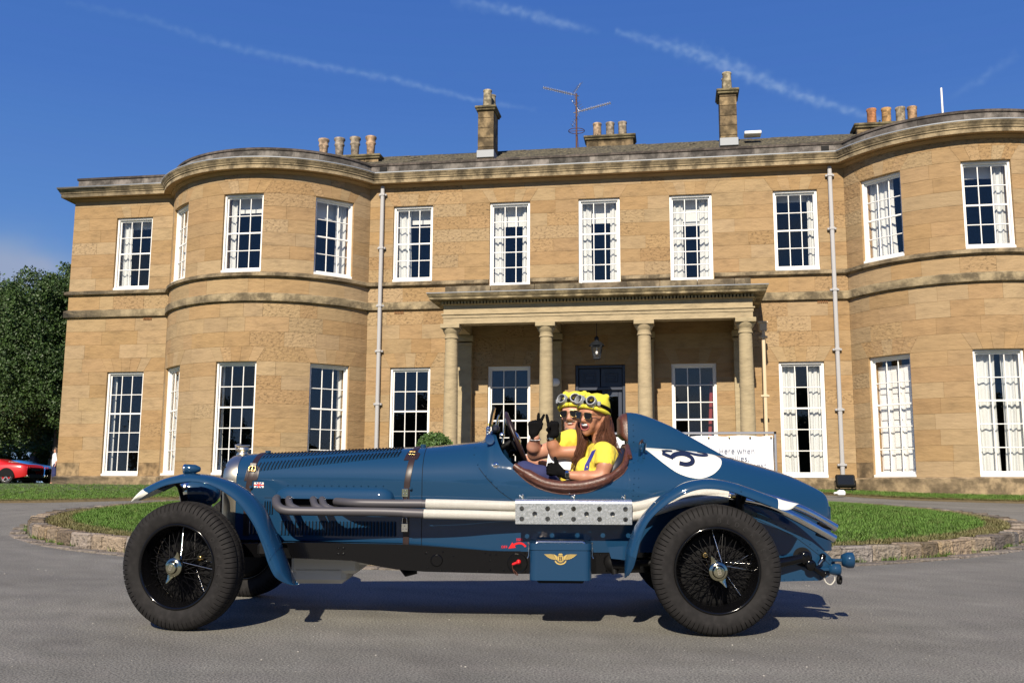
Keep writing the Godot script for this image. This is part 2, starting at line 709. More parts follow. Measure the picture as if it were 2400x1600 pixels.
# ---------------------------------------------------------------- materials
func make_materials() -> void:
	var m: StandardMaterial3D
	# honey stone: plain, lichen-speckled, weathered grey
	m = mat("stone", lin(0.62, 0.62, 0.62), 0.95)
	m.vertex_color_use_as_albedo = true
	m.albedo_color = Color.WHITE
	m.albedo_texture = noise_tex(0.012, [[0.0, 0.62], [0.35, 0.86], [0.6, 0.97], [1.0, 1.0]], 6, 3, 512, FastNoiseLite.TYPE_SIMPLEX_SMOOTH, 0.0, 0.62)
	m.heightmap_enabled = true
	m.heightmap_texture = noise_tex(0.03, [], 5, 9)
	m.heightmap_scale = 1.2
	triplanar(m, 0.31)
	m.uv1_scale = Vector3(0.25, 0.55, 0.25)
	m = mat("stone_speckled", Color.WHITE, 0.95)
	m.vertex_color_use_as_albedo = true
	m.albedo_texture = noise_tex(0.045, [[0.0, 0.42], [0.27, 0.50], [0.36, 0.80], [0.5, 0.95], [1.0, 1.0]], 5, 21, 512, FastNoiseLite.TYPE_SIMPLEX_SMOOTH, 0.0, 0.66)
	m.heightmap_enabled = true
	m.heightmap_texture = noise_tex(0.05, [], 5, 9)
	m.heightmap_scale = 2.0
	triplanar(m, 0.33)
	m.uv1_scale = Vector3(0.33, 0.42, 0.33)
	m = mat("stone_weathered", Color.WHITE, 0.95)
	m.vertex_color_use_as_albedo = true
	m.albedo_texture = noise_tex(0.010, [[0.0, 0.16], [0.34, 0.30], [0.52, 0.62], [0.72, 0.9], [1.0, 1.0]], 6, 33, 512, FastNoiseLite.TYPE_SIMPLEX_SMOOTH, 0.0, 0.6)
	m.heightmap_enabled = true
	m.heightmap_texture = M.stone.heightmap_texture
	m.heightmap_scale = 2.0
	triplanar(m, 0.3)
	m.uv1_scale = Vector3(0.40, 0.30, 0.40)
	m = mat("mortar", lin(0.30, 0.20, 0.10), 1.0)
	m = mat("roof_slate", Color.WHITE, 0.85)
	m.albedo_texture = noise_tex(0.02, [[0.0, lin(0.035, 0.032, 0.026)], [0.45, lin(0.075, 0.068, 0.05)], [0.7, lin(0.12, 0.105, 0.07)], [1.0, lin(0.21, 0.18, 0.10)]], 6, 40)
	triplanar(m, 0.8)
	mat("lead", lin(0.27, 0.29, 0.31), 0.6, 0.2)
	m = mat("white_paint", lin(0.80, 0.80, 0.78), 0.45)
	mat("grey_pipe", lin(0.36, 0.36, 0.37), 0.5)
	mat("cream_pipe", lin(0.58, 0.46, 0.30), 0.5)
	m = mat("curtain", lin(0.62, 0.64, 0.63), 0.9)
	m.backlight_enabled = true
	m.backlight = Color(0.25, 0.25, 0.25)
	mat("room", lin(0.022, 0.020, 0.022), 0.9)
	mat("red_cloth", lin(0.22, 0.03, 0.03), 0.9)
	m = mat("glass", Color(0.05, 0.06, 0.07, 0.012), 0.0)
	m.transparency = BaseMaterial3D.TRANSPARENCY_ALPHA
	m = mat("lantern_glass", Color(0.4, 0.45, 0.47, 0.05), 0.02)
	m.transparency = BaseMaterial3D.TRANSPARENCY_ALPHA
	mat("door_paint", lin(0.032, 0.040, 0.062), 0.35)
	mat("dark_iron", lin(0.02, 0.024, 0.03), 0.4, 0.4)
	mat("rust_iron", lin(0.11, 0.05, 0.035), 0.7, 0.3)
	mat("aerial_metal", lin(0.45, 0.45, 0.46), 0.35, 0.8)
	m = mat("terracotta", Color.WHITE, 0.9)
	m.vertex_color_use_as_albedo = true
	m.albedo_texture = M.stone_weathered.albedo_texture
	triplanar(m, 0.9)
	# ground
	m = mat("tarmac", Color.WHITE, 0.92)
	m.vertex_color_use_as_albedo = true
	m.albedo_texture = noise_tex(0.13, [[0.0, 0.20], [0.36, 0.40], [0.48, 0.68], [0.56, 0.85], [0.66, 1.0], [1.0, 1.0]], 4, 51, 1024, FastNoiseLite.TYPE_SIMPLEX_SMOOTH, 0.0, 0.8)
	m.heightmap_enabled = true
	m.heightmap_texture = noise_tex(0.13, [], 4, 51, 1024, FastNoiseLite.TYPE_SIMPLEX_SMOOTH, 0.0, 0.8)
	m.heightmap_scale = 0.5
	triplanar(m, 0.42)
	m = mat("grit", Color.WHITE, 0.9)
	m.vertex_color_use_as_albedo = true
	m = mat("soil_grass", Color.WHITE, 1.0)
	m.vertex_color_use_as_albedo = true
	m.albedo_texture = noise_tex(0.05, [[0.0, 0.45], [0.5, 0.8], [1.0, 1.0]], 5, 61)
	triplanar(m, 0.5)
	m = mat("field", lin(0.045, 0.075, 0.02), 1.0)
	m = mat("grass_blade", Color.WHITE, 0.7)
	m.vertex_color_use_as_albedo = true
	m.backlight_enabled = true
	m.backlight = Color(0.18, 0.24, 0.06)
	m = mat("leaf", Color.WHITE, 0.55)
	m.vertex_color_use_as_albedo = true
	m.backlight_enabled = true
	m.backlight = Color(0.14, 0.2, 0.04)
	m = mat("bark", lin(0.09, 0.07, 0.05), 0.95)
	m = mat("kerb_stone", Color.WHITE, 0.95)
	m.vertex_color_use_as_albedo = true
	m.albedo_texture = noise_tex(0.02, [[0.0, 0.30], [0.35, 0.6], [0.6, 0.9], [1.0, 1.0]], 6, 71, 512, FastNoiseLite.TYPE_SIMPLEX_SMOOTH, 0.0, 0.65)
	m.heightmap_enabled = true
	m.heightmap_texture = noise_tex(0.025, [], 5, 72)
	m.heightmap_scale = 3.0
	triplanar(m, 1.3)
	# the racing car
	m = mat("blue_paint", lin(0.0065, 0.039, 0.093), 0.55)
	m.clearcoat_enabled = true
	m.clearcoat = 1.0
	m.clearcoat_roughness = 0.04
	m.metallic_specular = 0.2
	m = mat("blue_paint_marked", Color.WHITE, 0.28)
	m.vertex_color_use_as_albedo = true
	m.clearcoat_enabled = true
	m.clearcoat = 1.0
	m.clearcoat_roughness = 0.04
	m = mat("black_paint", lin(0.003, 0.003, 0.0035), 0.12)
	m.metallic_specular = 0.45
	m = mat("spoke_black", lin(0.004, 0.004, 0.005), 0.35)
	m.metallic_specular = 0.2
	m = mat("black_matt", lin(0.006, 0.006, 0.0065), 0.6)
	m.metallic_specular = 0.3
	mat("cream_paint", lin(0.78, 0.78, 0.69), 0.35)
	mat("navy_ink", lin(0.012, 0.016, 0.038), 0.4)
	m = mat("chrome", lin(0.80, 0.78, 0.73), 0.10, 1.0)
	m = mat("nickel", lin(0.66, 0.60, 0.47), 0.34, 1.0)
	m = mat("brass", lin(0.60, 0.42, 0.16), 0.25, 1.0)
	m = mat("aluminium", lin(0.86, 0.88, 0.90), 0.17, 0.92)
	m.roughness_texture = noise_tex(0.03, [[0.0, Color(0.2, 0.2, 0.2)], [0.6, Color(0.3, 0.3, 0.3)], [1.0, Color(0.46, 0.46, 0.46)]], 5, 81)
	m.roughness = 1.0
	triplanar(m, 3.0)
	m = mat("cast_aluminium", lin(0.52, 0.52, 0.50), 0.6, 0.25)
	m = mat("pipe_grey", lin(0.075, 0.072, 0.080), 0.5, 0.25)
	m = mat("pipe_wrap", Color.WHITE, 0.55, 0.12)
	m.albedo_texture = noise_tex(0.11, [[0.0, lin(0.34, 0.33, 0.29)], [0.5, lin(0.60, 0.58, 0.52)], [1.0, lin(0.78, 0.76, 0.70)]], 4, 83, 512, FastNoiseLite.TYPE_SIMPLEX_SMOOTH, 0.0, 0.8)
	m.heightmap_enabled = true
	m.heightmap_texture = noise_tex(0.14, [], 3, 84)
	m.heightmap_scale = 0.35
	triplanar(m, 4.0)
	m.uv1_scale = Vector3(7.0, 3.0, 3.0)
	m.uv1_world_triplanar = false
	m = mat("rubber", Color.WHITE, 0.75)
	m.metallic_specular = 0.3
	m.albedo_texture = noise_tex(0.02, [[0.0, lin(0.010, 0.0096, 0.0096)], [0.6, lin(0.017, 0.0160, 0.0160)], [1.0, lin(0.026, 0.0245, 0.0245)]], 5, 85)
	triplanar(m, 1.6)
	m.uv1_world_triplanar = false
	mat("rubber_dark", lin(0.014, 0.013, 0.013), 0.8)
	m = mat("leather", Color.WHITE, 0.36)
	m.albedo_texture = noise_tex(0.03, [[0.0, lin(0.030, 0.012, 0.008)], [0.5, lin(0.085, 0.030, 0.018)], [1.0, lin(0.13, 0.050, 0.030)]], 5, 87)
	m.heightmap_enabled = true
	m.heightmap_texture = noise_tex(0.08, [], 4, 88)
	m.heightmap_scale = 0.15
	triplanar(m, 3.0)
	m = mat("strap_leather", lin(0.022, 0.011, 0.010), 0.42)
	m = mat("navy_vinyl", lin(0.012, 0.014, 0.024), 0.42)
	m = mat("red_plastic", lin(0.62, 0.015, 0.02), 0.35)
	m = mat("gold_leaf", lin(0.50, 0.36, 0.11), 0.45, 0.15)
	m = mat("clear_glass", Color(0.1, 0.2, 0.15, 0.05), 0.0)
	m.transparency = BaseMaterial3D.TRANSPARENCY_ALPHA
	mat("yellow_tape", lin(0.75, 0.62, 0.03), 0.6)
	# people
	m = mat("skin_tanned", lin(0.41, 0.185, 0.105), 0.5)
	m = mat("skin_fair", lin(0.50, 0.25, 0.17), 0.5)
	for q in ["skin_tanned", "skin_fair"]:
		M[q].subsurf_scatter_enabled = true
		M[q].subsurf_scatter_strength = 0.05
	m = mat("yellow_cotton", lin(0.74, 0.58, 0.055), 0.85)
	m.rim_enabled = true
	m.rim = 0.2
	m.heightmap_enabled = true
	m.heightmap_texture = noise_tex(0.012, [], 3, 95, 256, FastNoiseLite.TYPE_SIMPLEX_SMOOTH, 0.0, 0.5)
	m.heightmap_scale = 2.2
	triplanar(m, 2.6)
	m.uv1_scale = Vector3(3.4, 2.0, 3.4)
	m = mat("yellow_knit", lin(0.72, 0.64, 0.05), 0.9)
	m.heightmap_enabled = true
	m.heightmap_texture = noise_tex(0.2, [], 2, 91, 256)
	m.heightmap_scale = 0.3
	triplanar(m, 9.0)
	mat("black_knit", lin(0.005, 0.005, 0.0055), 0.9).metallic_specular = 0.2
	mat("mirror_glass", lin(0.30, 0.32, 0.34), 0.03, 1.0)
	mat("spinner_metal", lin(0.58, 0.56, 0.40), 0.14, 1.0)
	mat("blue_webbing", lin(0.025, 0.03, 0.24), 0.75)
	mat("navy_cloth", lin(0.022, 0.028, 0.10), 0.85)
	mat("goggle_grey", lin(0.36, 0.38, 0.40), 0.35, 0.2)
	mat("dark_lens", lin(0.008, 0.008, 0.012), 0.05)
	mat("hair_brown", lin(0.095, 0.038, 0.021), 0.5).metallic_specular = 0.25
	mat("hair_grey", lin(0.15, 0.11, 0.09), 0.6)
	mat("teeth", lin(0.80, 0.78, 0.74), 0.25)
	mat("lips", lin(0.42, 0.12, 0.11), 0.35)
	mat("mouth_dark", lin(0.06, 0.012, 0.012), 0.5)
	mat("card_white", lin(0.70, 0.72, 0.76), 0.5)
	mat("red_car_paint", lin(0.52, 0.008, 0.012), 0.2).clearcoat_enabled = true
	mat("blue_car_paint", lin(0.02, 0.16, 0.55), 0.2).clearcoat_enabled = true
	mat("dark_window", lin(0.012, 0.014, 0.016), 0.06)
	mat("alloy", lin(0.5, 0.5, 0.52), 0.3, 0.8)
	mat("banner_vinyl", lin(0.80, 0.81, 0.85), 0.5)
	mat("ink_grey", lin(0.10, 0.12, 0.17), 0.7)

# ---------------------------------------------------------------- ground, drive, lawns, turning island
func sheet(xs: Array, zs: Array, up: float, colour: Callable, mb: MB) -> void:
	var k := mb.v.size()
	for z in zs:
		for x in xs:
			mb.col = colour.call(x, z)
			mb.vert(V(x, ground_y(z) + up, z), Vector3.UP, Vector2(x, z))
	for i in zs.size() - 1:
		for j in xs.size() - 1:
			var a := k + i * xs.size() + j
			mb.tri(a, a + 1, a + xs.size() + 1)
			mb.tri(a, a + xs.size() + 1, a + xs.size())
	mb.col = Color.WHITE

func steps(a: float, b: float, s: float) -> Array:
	var out := []
	var n := int(ceil(absf(b - a) / s))
	for i in n + 1:
		out.append(lerpf(a, b, float(i) / n))
	return out

const ISLE := Vector2(0.22, -15.2)
func isle_point(phi: float, grow := 0.0) -> Vector2:
	return ISLE + Vector2(cos(phi) * (6.85 + grow), sin(phi) * (5.5 + grow))

func build_ground() -> void:
	var mb := MB.new()
	sheet([-320.0, -160.0, -80.0, -40.0, 0.0, 40.0, 80.0, 160.0, 320.0], [-400.0, -200.0, -100.0, -60.0, -40.0, -32.0, -30.0, -28.0, -26.0, -24.0, -12.0, 0.0, 12.0, 30.0, 90.0, 250.0], -0.06, func(_x, _z): return Color.WHITE, mb)
	struct("ground", mb, M.field)
	# the drive: worn grey tarmac with paler wheel lanes that follow the bend round the island
	var f := FastNoiseLite.new()
	f.seed = 5
	f.frequency = 0.35
	f.fractal_octaves = 5
	var shade := func(x, z):
		var r: float = Vector2((x - ISLE.x) / 7.0, (z - ISLE.y) / 5.5).length()
		var lane := f.get_noise_2d(r * 26.0, atan2(z - ISLE.y, x - ISLE.x) * 2.2)
		var blot := f.get_noise_2d(x * 1.3 + 50.0, z * 1.3)
		var fine := f.get_noise_2d(x * 9.0, z * 9.0 + 31.0)
		var g := 0.222 * (1.0 + 0.30 * lane + 0.18 * blot + 0.24 * fine)
		return Color(g * 1.04, g * 1.0, g * 0.86)
	mb = MB.new()
	sheet(steps(-45, -9, 0.9) + steps(-8.8, 8.8, 0.16) + steps(9, 45, 0.9), steps(-29, -20, 0.45) + steps(-19.8, -4.0, 0.16) + steps(-3.5, 2.5, 0.6), 0.0, shade, mb)
	struct("driveway", mb, M.tarmac)
	# loose grit on the tarmac
	mb = MB.new()
	mb.ball(Vector3(), V(1.0, 0.6, 0.8), 6)
	var bits := []
	var bit_tints := []
	for i in 3600:
		var z := -3.8 - 9.5 * pow(rng.randf(), 1.3)
		var x := rng.randf_range(-0.62, 0.62) * -z
		if Vector2((x - ISLE.x) / 6.85, (z - ISLE.y) / 5.5).length() < 1.04:
			continue
		var s := rng.randf_range(0.0018, 0.0042) * (2.0 if rng.randf() < 0.04 else 1.0)
		bits.append(Transform3D(Basis(Vector3.UP, rng.randf() * TAU).scaled(V(s, s, s)), V(x, ground_y(z) + s * 0.3, z)))
		var g := rng.randf_range(0.10, 0.36)
		bit_tints.append(Color(g, g * 0.95, g * 0.86))
	scatter("grit", mb.mesh(), M.grit, bits, bit_tints)
	# lawn strips between drive and house
	var lefts := [[-60.0, -18.0], [-20.0, -18.4], [-9.5, -19.36], [-7.65, -20.24], [-4.5, -22.3], [-2.3, -25.6]]
	var rights := [[7.0, -24.9], [8.42, -22.18], [10.41, -20.93], [14.0, -20.0], [60.0, -18.6]]
	var spots := []
	var tints := []
	var fg := FastNoiseLite.new()
	fg.seed = 19
	fg.frequency = 0.8
	for side in [lefts, rights]:
		mb = MB.new()
		var x0: float = side[0][0]
		var x1: float = side[side.size() - 1][0]
		var P := []
		for x in steps(x0, x1, 0.25):
			var ze := ease_table(side, x) + 0.05 * fg.get_noise_1d(x * 3.0)
			var row := PackedVector3Array()
			row.append(V(x, ground_y(ze) - 0.05, ze + 0.015))
			for t in [0.0, 0.02, 0.06, 0.2, 0.4, 0.6, 0.8, 1.0]:
				var z: float = lerpf(ze, -33.0, t)
				row.append(V(x, ground_y(z) + 0.045, z))
			P.append(row)
		mb.col = Color(0.07, 0.105, 0.025)
		mb.grid(P, false, false, facing(P, Vector3.UP))
		for i in mb.v.size():
			if i % 9 < 3:
				mb.c[i] = Color(0.13, 0.10, 0.05)
		struct("lawn", mb, M.soil_grass)
		for i in 30000:
			var x := rng.randf_range(maxf(x0, -26.0), minf(x1, 16.0))
			var ze := ease_table(side, x)
			var dz := rng.randf() * rng.randf() * 9.5
			if ze - dz < -31.0:
				continue
			var z := ze - dz
			spots.append([V(x, ground_y(z) + 0.045, z), rng.randf_range(0.7, 1.2), dz < 0.12])
	# island: kerb stones, flat gutter stones at their foot, a gently domed lawn
	var isle := Node3D.new()
	isle.name = "traffic_island"
	add_child(isle)
	isle.set_meta("kind", "structure")
	mb = MB.new()
	var rows := []
	for rho in [0.0, 0.25, 0.5, 0.7, 0.85, 0.95, 1.0]:
		var row := PackedVector3Array()
		for k in 72:
			var q: Vector2 = ISLE + (isle_point(TAU * k / 72, -0.1) - ISLE) * rho
			row.append(V(q.x, ground_y(q.y) + 0.13 + 0.22 * (1.0 - rho * rho), q.y))
		rows.append(row)
	mb.col = Color(0.075, 0.11, 0.026)
	mb.grid(rows, true, false, facing(rows, Vector3.UP))
	for i in mb.v.size():
		if i >= 72 * 6:
			mb.c[i] = Color(0.15, 0.11, 0.055)
	obj("turf", mb, M.soil_grass, isle)
	var phi := 0.0
	var kinds := []
	for k in 4:
		kinds.append(null)
	while phi < TAU - 0.02:
		var wide := rng.randf_range(0.20, 0.46)
		var p := isle_point(phi)
		var tang := Vector2(-sin(phi) * 7.0, cos(phi) * 5.5)
		var dphi := wide / tang.length()
		var pm := isle_point(phi + dphi * 0.5)
		var tn := Vector2(-sin(phi + dphi * 0.5) * 7.0, cos(phi + dphi * 0.5) * 5.5).normalized()
		mb = MB.new()
		var tone := rng.randf_range(0.13, 0.34)
		var warm := rng.randf()
		mb.col = Color(tone * 1.05, tone * lerpf(0.95, 0.78, warm), tone * lerpf(0.86, 0.48, warm))
		var hgt := rng.randf_range(0.27, 0.31)
		mb.box(Vector3(), V(wide - 0.012, hgt, 0.17 + rng.randf() * 0.05), 0.022)
		for i in mb.v.size():
			mb.v[i] += V(rng.randf_range(-1, 1), rng.randf_range(-1, 1), rng.randf_range(-1, 1)) * 0.004
		var ba := Basis(Vector3.UP, atan2(-tn.y, tn.x)) * Basis(Vector3.RIGHT, rng.randf_range(-0.06, 0.06)) * Basis(Vector3.BACK, rng.randf_range(-0.03, 0.03))
		obj("kerb_stone", mb, M.kerb_stone, isle, Transform3D(ba, V(pm.x, ground_y(pm.y) + 0.16 - hgt * 0.5, pm.y)))
		phi += dphi
	phi = 0.0
	while phi < TAU - 0.02:
		var wide := rng.randf_range(0.35, 0.8)
		var tang := Vector2(-sin(phi) * 7.2, cos(phi) * 5.7)
		var dphi := wide / tang.length()
		var pm := isle_point(phi + dphi * 0.5, 0.2)
		var tn := Vector2(-sin(phi + dphi * 0.5) * 7.0, cos(phi + dphi * 0.5) * 5.5).normalized()
		mb = MB.new()
		var tone := rng.randf_range(0.16, 0.25)
		mb.col = Color(tone * 1.05, tone * 0.9, tone * 0.75)
		mb.box(Vector3(), V(wide - 0.015, 0.06, rng.randf_range(0.16, 0.22)), 0.012)
		obj("gutter_stone", mb, M.kerb_stone, isle, Transform3D(Basis(Vector3.UP, atan2(-tn.y, tn.x)), V(pm.x, ground_y(pm.y) - 0.015, pm.y)))
		phi += dphi
	for i in 95000:
		var a := rng.randf() * TAU
		var rho := sqrt(rng.randf())
		var q: Vector2 = ISLE + (isle_point(a, -0.12) - ISLE) * rho
		spots.append([V(q.x, ground_y(q.y) + 0.125 + 0.22 * (1.0 - rho * rho), q.y), rng.randf_range(0.75, 1.25), rho > 0.955])
	# weeds in the kerb joints
	for i in 260:
		var a := rng.randf() * TAU
		var q := isle_point(a, 0.105)
		for k in 3:
			spots.append([V(q.x + rng.randf_range(-0.05, 0.05), ground_y(q.y) + 0.01, q.y + rng.randf_range(-0.02, 0.02)), rng.randf_range(0.7, 1.5), false])
	var places := []
	for s in spots:
		var b := Basis(Vector3.UP, rng.randf() * TAU).scaled(Vector3.ONE * s[1])
		places.append(Transform3D(b, s[0]))
		var p: Vector3 = s[0]
		var n := fg.get_noise_2d(p.x * 1.4, p.z * 1.4) + fg.get_noise_2d(p.x * 6.0, p.z * 6.0) * 0.6
		var dry: float = (0.75 if s[2] else 0.0) + clampf(-n * 0.35, 0.0, 0.3) + (0.4 if rng.randf() < 0.08 else 0.0)
		var g := Color(0.125, 0.27, 0.032).lerp(Color(0.18, 0.32, 0.055), clampf(n * 0.8 + 0.5, 0, 1)) * rng.randf_range(0.55, 1.2)
		tints.append(g.lerp(Color(0.30, 0.235, 0.11) * rng.randf_range(0.7, 1.1), clampf(dry, 0.0, 0.9)))
	mb = MB.new()
	for i in 9:
		var a := rng.randf() * TAU
		var o := V(cos(a), 0, sin(a)) * rng.randf_range(0.0, 0.035)
		var lean := V(cos(a + 0.6), 0, sin(a + 0.6)) * rng.randf_range(0.01, 0.03)
		var side := V(-sin(a), 0, cos(a)) * 0.0024
		var h := rng.randf_range(0.015, 0.055)
		mb.face([o - side, o + side, o + lean * 0.5 + side * 0.7 + V(0, h * 0.6, 0), o + lean * 0.5 - side * 0.7 + V(0, h * 0.6, 0)])
		mb.face([o + lean * 0.5 - side * 0.7 + V(0, h * 0.6, 0), o + lean * 0.5 + side * 0.7 + V(0, h * 0.6, 0), o + lean * 1.3 + V(0, h, 0)])
	for i in mb.n.size():
		mb.n[i] = (mb.n[i] * 0.35 + Vector3.UP).normalized()
	scatter("grass", mb.mesh(), M.grass_blade, places, tints)

# ---------------------------------------------------------------- the country house
const RAD := 3.37
var walls := []
var stones := []

# a wall is flat (x0) or a bow (middle at x = mid); s runs along it, d stands out from its face
func wp(w: Dictionary, s: float, y: float, d: float) -> Vector3:
	if w.has("mid"):
		var a: float = w.a0 + s / RAD
		return V(w.mid + (RAD + d) * sin(a), y, 1.85 - RAD + (RAD + d) * cos(a))
	return V(w.x0 + s, y, d)

func stone_tint() -> Color:
	var t := rng.randf()
	var c := Color(0.380, 0.258, 0.136).lerp(Color(0.352, 0.226, 0.106), rng.randf()) if t < 0.62 else Color(0.388, 0.280, 0.160).lerp(Color(0.363, 0.254, 0.134), rng.randf())
	return c * rng.randf_range(0.86, 0.97)

func stone_block(mb: MB, w: Dictionary, sb0: float, sb1: float, st0: float, st1: float, y0: float, y1: float, proud: float) -> void:
	var n := 1
	if w.has("mid"):
		n = maxi(1, int(ceil((sb1 - sb0) / 0.28)))
	var e := 0.003
	var lo := []
	var hi := []
	var lo2 := []
	var hi2 := []
	for i in n + 1:
		var t := float(i) / n
		lo.append(wp(w, lerpf(sb0 + e, sb1 - e, t), y0 + e, proud))
		hi.append(wp(w, lerpf(st0 + e, st1 - e, t), y1 - e, proud))
		lo2.append(wp(w, lerpf(sb0 + 0.001, sb1 - 0.001, t), y0 + 0.001, -0.008))
		hi2.append(wp(w, lerpf(st0 + 0.001, st1 - 0.001, t), y1 - 0.001, -0.008))
	for i in n:
		var out: Vector3 = (lo[i] - wp(w, lerpf(sb0, sb1, (i + 0.5) / n), y0, -1.0))
		out.y = 0
		mb.face([lo[i], lo[i + 1], hi[i + 1], hi[i]], out)
		mb.face([lo2[i], lo2[i + 1], lo[i + 1], lo[i]], V(0, -1, 0))
		mb.face([hi[i], hi[i + 1], hi2[i + 1], hi2[i]], V(0, 1, 0))
	mb.face([lo[0], hi[0], hi2[0], lo2[0]], lo[0] - lo[n])
	mb.face([lo[n], hi[n], hi2[n], lo2[n]], lo[n] - lo[0])

func lay_stones(w: Dictionary) -> void:
	var courses := []
	for i in 8:
		courses.append([1.27 + 0.374 * i, 1.27 + 0.374 * (i + 1), false])
	courses.append([4.262, 4.66, "G"])
	for i in 3:
		courses.append([4.66 + 0.4 * i, 4.66 + 0.4 * (i + 1), false])
	courses.append([6.10, 6.53, false])
	for i in 6:
		courses.append([6.68 + 0.3642 * i, 6.68 + 0.3642 * (i + 1), false])
	courses.append([8.865, 9.22, "U"])
	courses.append([9.22, 9.55, false])
	var fn := FastNoiseLite.new()
	fn.seed = 77
	fn.frequency = 0.35
	for c in courses:
		var y0: float = c[0]
		var y1: float = c[1]
		# free runs between openings: [bottom start, bottom end, top start, top end]
		var cuts := []
		for o in w.holes:
			if o[2] < y1 - 0.01 and o[3] > y0 + 0.01:
				cuts.append([o[0], o[1], 0.0])
			elif c[2] and absf(o[3] - y0) < 0.05:
				cuts.append([o[0], o[1], 0.22])
		cuts.sort_custom(func(a, b): return a[0] < b[0])
		var runs := []
		var sb := 0.0
		var st := 0.0
		for q in cuts:
			runs.append([sb, q[0], st, q[0] - q[2]])
			if q[2] > 0.0:
				for k in 5:
					var b0 := lerpf(q[0], q[1], k / 5.0)
					var b1 := lerpf(q[0], q[1], (k + 1) / 5.0)
					var t0 := lerpf(q[0] - q[2], q[1] + q[2], k / 5.0)
					var t1 := lerpf(q[0] - q[2], q[1] + q[2], (k + 1) / 5.0)
					add_stone(w, b0, b1, t0, t1, y0, y1, fn)
			sb = q[1]
			st = q[1] + q[2]
		runs.append([sb, w.len, st, w.len])
		for r in runs:
			if r[1] - r[0] < 0.02:
				continue
			var n := maxi(1, int(round((r[1] - r[0]) / rng.randf_range(0.7, 1.0))))
			var at := [0.0]
			for k in range(1, n):
				at.append((k + rng.randf_range(-0.3, 0.3)) / n)
			at.append(1.0)
			for k in n:
				var b0 := lerpf(r[0], r[1], at[k])
				var b1 := lerpf(r[0], r[1], at[k + 1])
				add_stone(w, b0, b1, r[2] if k == 0 else b0, r[3] if k == n - 1 else b1, y0, y1, fn)

func add_stone(w: Dictionary, b0: float, b1: float, t0: float, t1: float, y0: float, y1: float, fn: FastNoiseLite) -> void:
	var p := wp(w, (b0 + b1) * 0.5, (y0 + y1) * 0.5, 0.0)
	var q := house_xf * p
	var n := fn.get_noise_3dv(p * 0.9) + 0.25 * rng.randf_range(-1, 1)
	var kind := "stone"
	if n > 0.24 and p.y > 4.3 or n > 0.45:
		kind = "stone_speckled"
	elif p.y < 1.7 and rng.randf() < 0.3:
		kind = "stone_weathered"
	var px := q.x / -q.z * 1000.0
	var seen := absf(px) < 520.0 and not (p.y < 2.4 and p.x > -9.0 and p.x < 7.0)
	stones.append([(b1 - b0) * (y1 - y0) / q.length_squared() if seen else 0.0, w, [b0, b1, t0, t1, y0, y1], kind, stone_tint() * (1.12 if kind == "stone_weathered" else 1.0), rng.randf_range(-0.002, 0.003)])

func core_box(mb: MB, w: Dictionary, s0: float, s1: float, y0: float, y1: float, d0: float, d1: float) -> void:
	var n := 1
	if w.has("mid"):
		n = maxi(1, int(ceil((s1 - s0) / 0.3)))
	var P := []
	for i in n + 1:
		var s := lerpf(s0, s1, float(i) / n)
		P.append([wp(w, s, y0, d1), wp(w, s, y1, d1), wp(w, s, y1, d0), wp(w, s, y0, d0)])
	for i in n:
		var mid: Vector3 = (P[i][0] + P[i + 1][2]) * 0.5
		for k in 4:
			var k2 := (k + 1) % 4
			var fc := [P[i][k], P[i + 1][k], P[i + 1][k2], P[i][k2]]
			mb.face(fc, (fc[0] + fc[1] + fc[2] + fc[3]) * 0.25 - mid)
	mb.face(P[0], P[0][0] - P[n][0])
	mb.face(P[n], P[n][0] - P[0][0])

func build_wall(w: Dictionary) -> MeshInstance3D:
	var mb := MB.new()
	mb.col = Color(0.38, 0.245, 0.115)
	var xs := [0.0, w.len]
	for o in w.holes:
		xs.append(o[0])
		xs.append(o[1])
	xs.sort()
	for i in xs.size() - 1:
		if xs[i + 1] - xs[i] < 0.001:
			continue
		var m: float = (xs[i] + xs[i + 1]) * 0.5
		var hs := []
		for o in w.holes:
			if o[0] < m and o[1] > m:
				hs.append(o)
		hs.sort_custom(func(a, b): return a[2] < b[2])
		var y := 0.7
		for o in hs:
			core_box(mb, w, xs[i], xs[i + 1], y, o[2], -0.42, -0.007)
			y = o[3]
		core_box(mb, w, xs[i], xs[i + 1], y, 9.9, -0.42, -0.007)
	return obj("wall", mb, M.stone, house)

var house: Node3D
# the outline that bands and cornice follow: points and how far a point moves per metre of projection
func outline(step_deg := 4.0) -> Array:
	var p := [[V(-13.31, 0, -14), V(-1, 0, 0)], [V(-13.31, 0, 0), V(-1, 0, 1)]]
	for mid in [-7.12, 11.88]:
		var ha := asin(3.01 / RAD)
		var n := int(rad_to_deg(ha) * 2.0 / step_deg)
		for i in n + 1:
			var a := -ha + 2.0 * ha * i / n
			var q := V(mid + RAD * sin(a), 0, 1.85 - RAD + RAD * cos(a))
			var m := V(sin(a), 0, cos(a))
			if i == 0 or i == n:
				m = (m + V(0, 0, 1)).normalized()
				m /= m.z
				var along := V(cos(a), 0, -sin(a))
				m = V(m.x, 0, 1.0)
				m.x = (1.0 - cos(a)) / sin(a)
			p.append([q, m])
	p.append([V(18.2, 0, 0), V(0, 0, 1)])
	return p

func run_profile(mb: MB, line: Array, prof: Array) -> void:
	for k in prof.size() - 1:
		var P := []
		for q in line:
			P.append(PackedVector3Array([q[0] + q[1] * prof[k][0] + V(0, prof[k][1], 0), q[0] + q[1] * prof[k + 1][0] + V(0, prof[k + 1][1], 0)]))
		var dd := Vector2(prof[k + 1][0] - prof[k][0], prof[k + 1][1] - prof[k][1])
		var o: Vector3 = line[1][1]
		mb.grid(P, false, false, facing(P, V(o.x * dd.y, -dd.x, o.z * dd.y)))

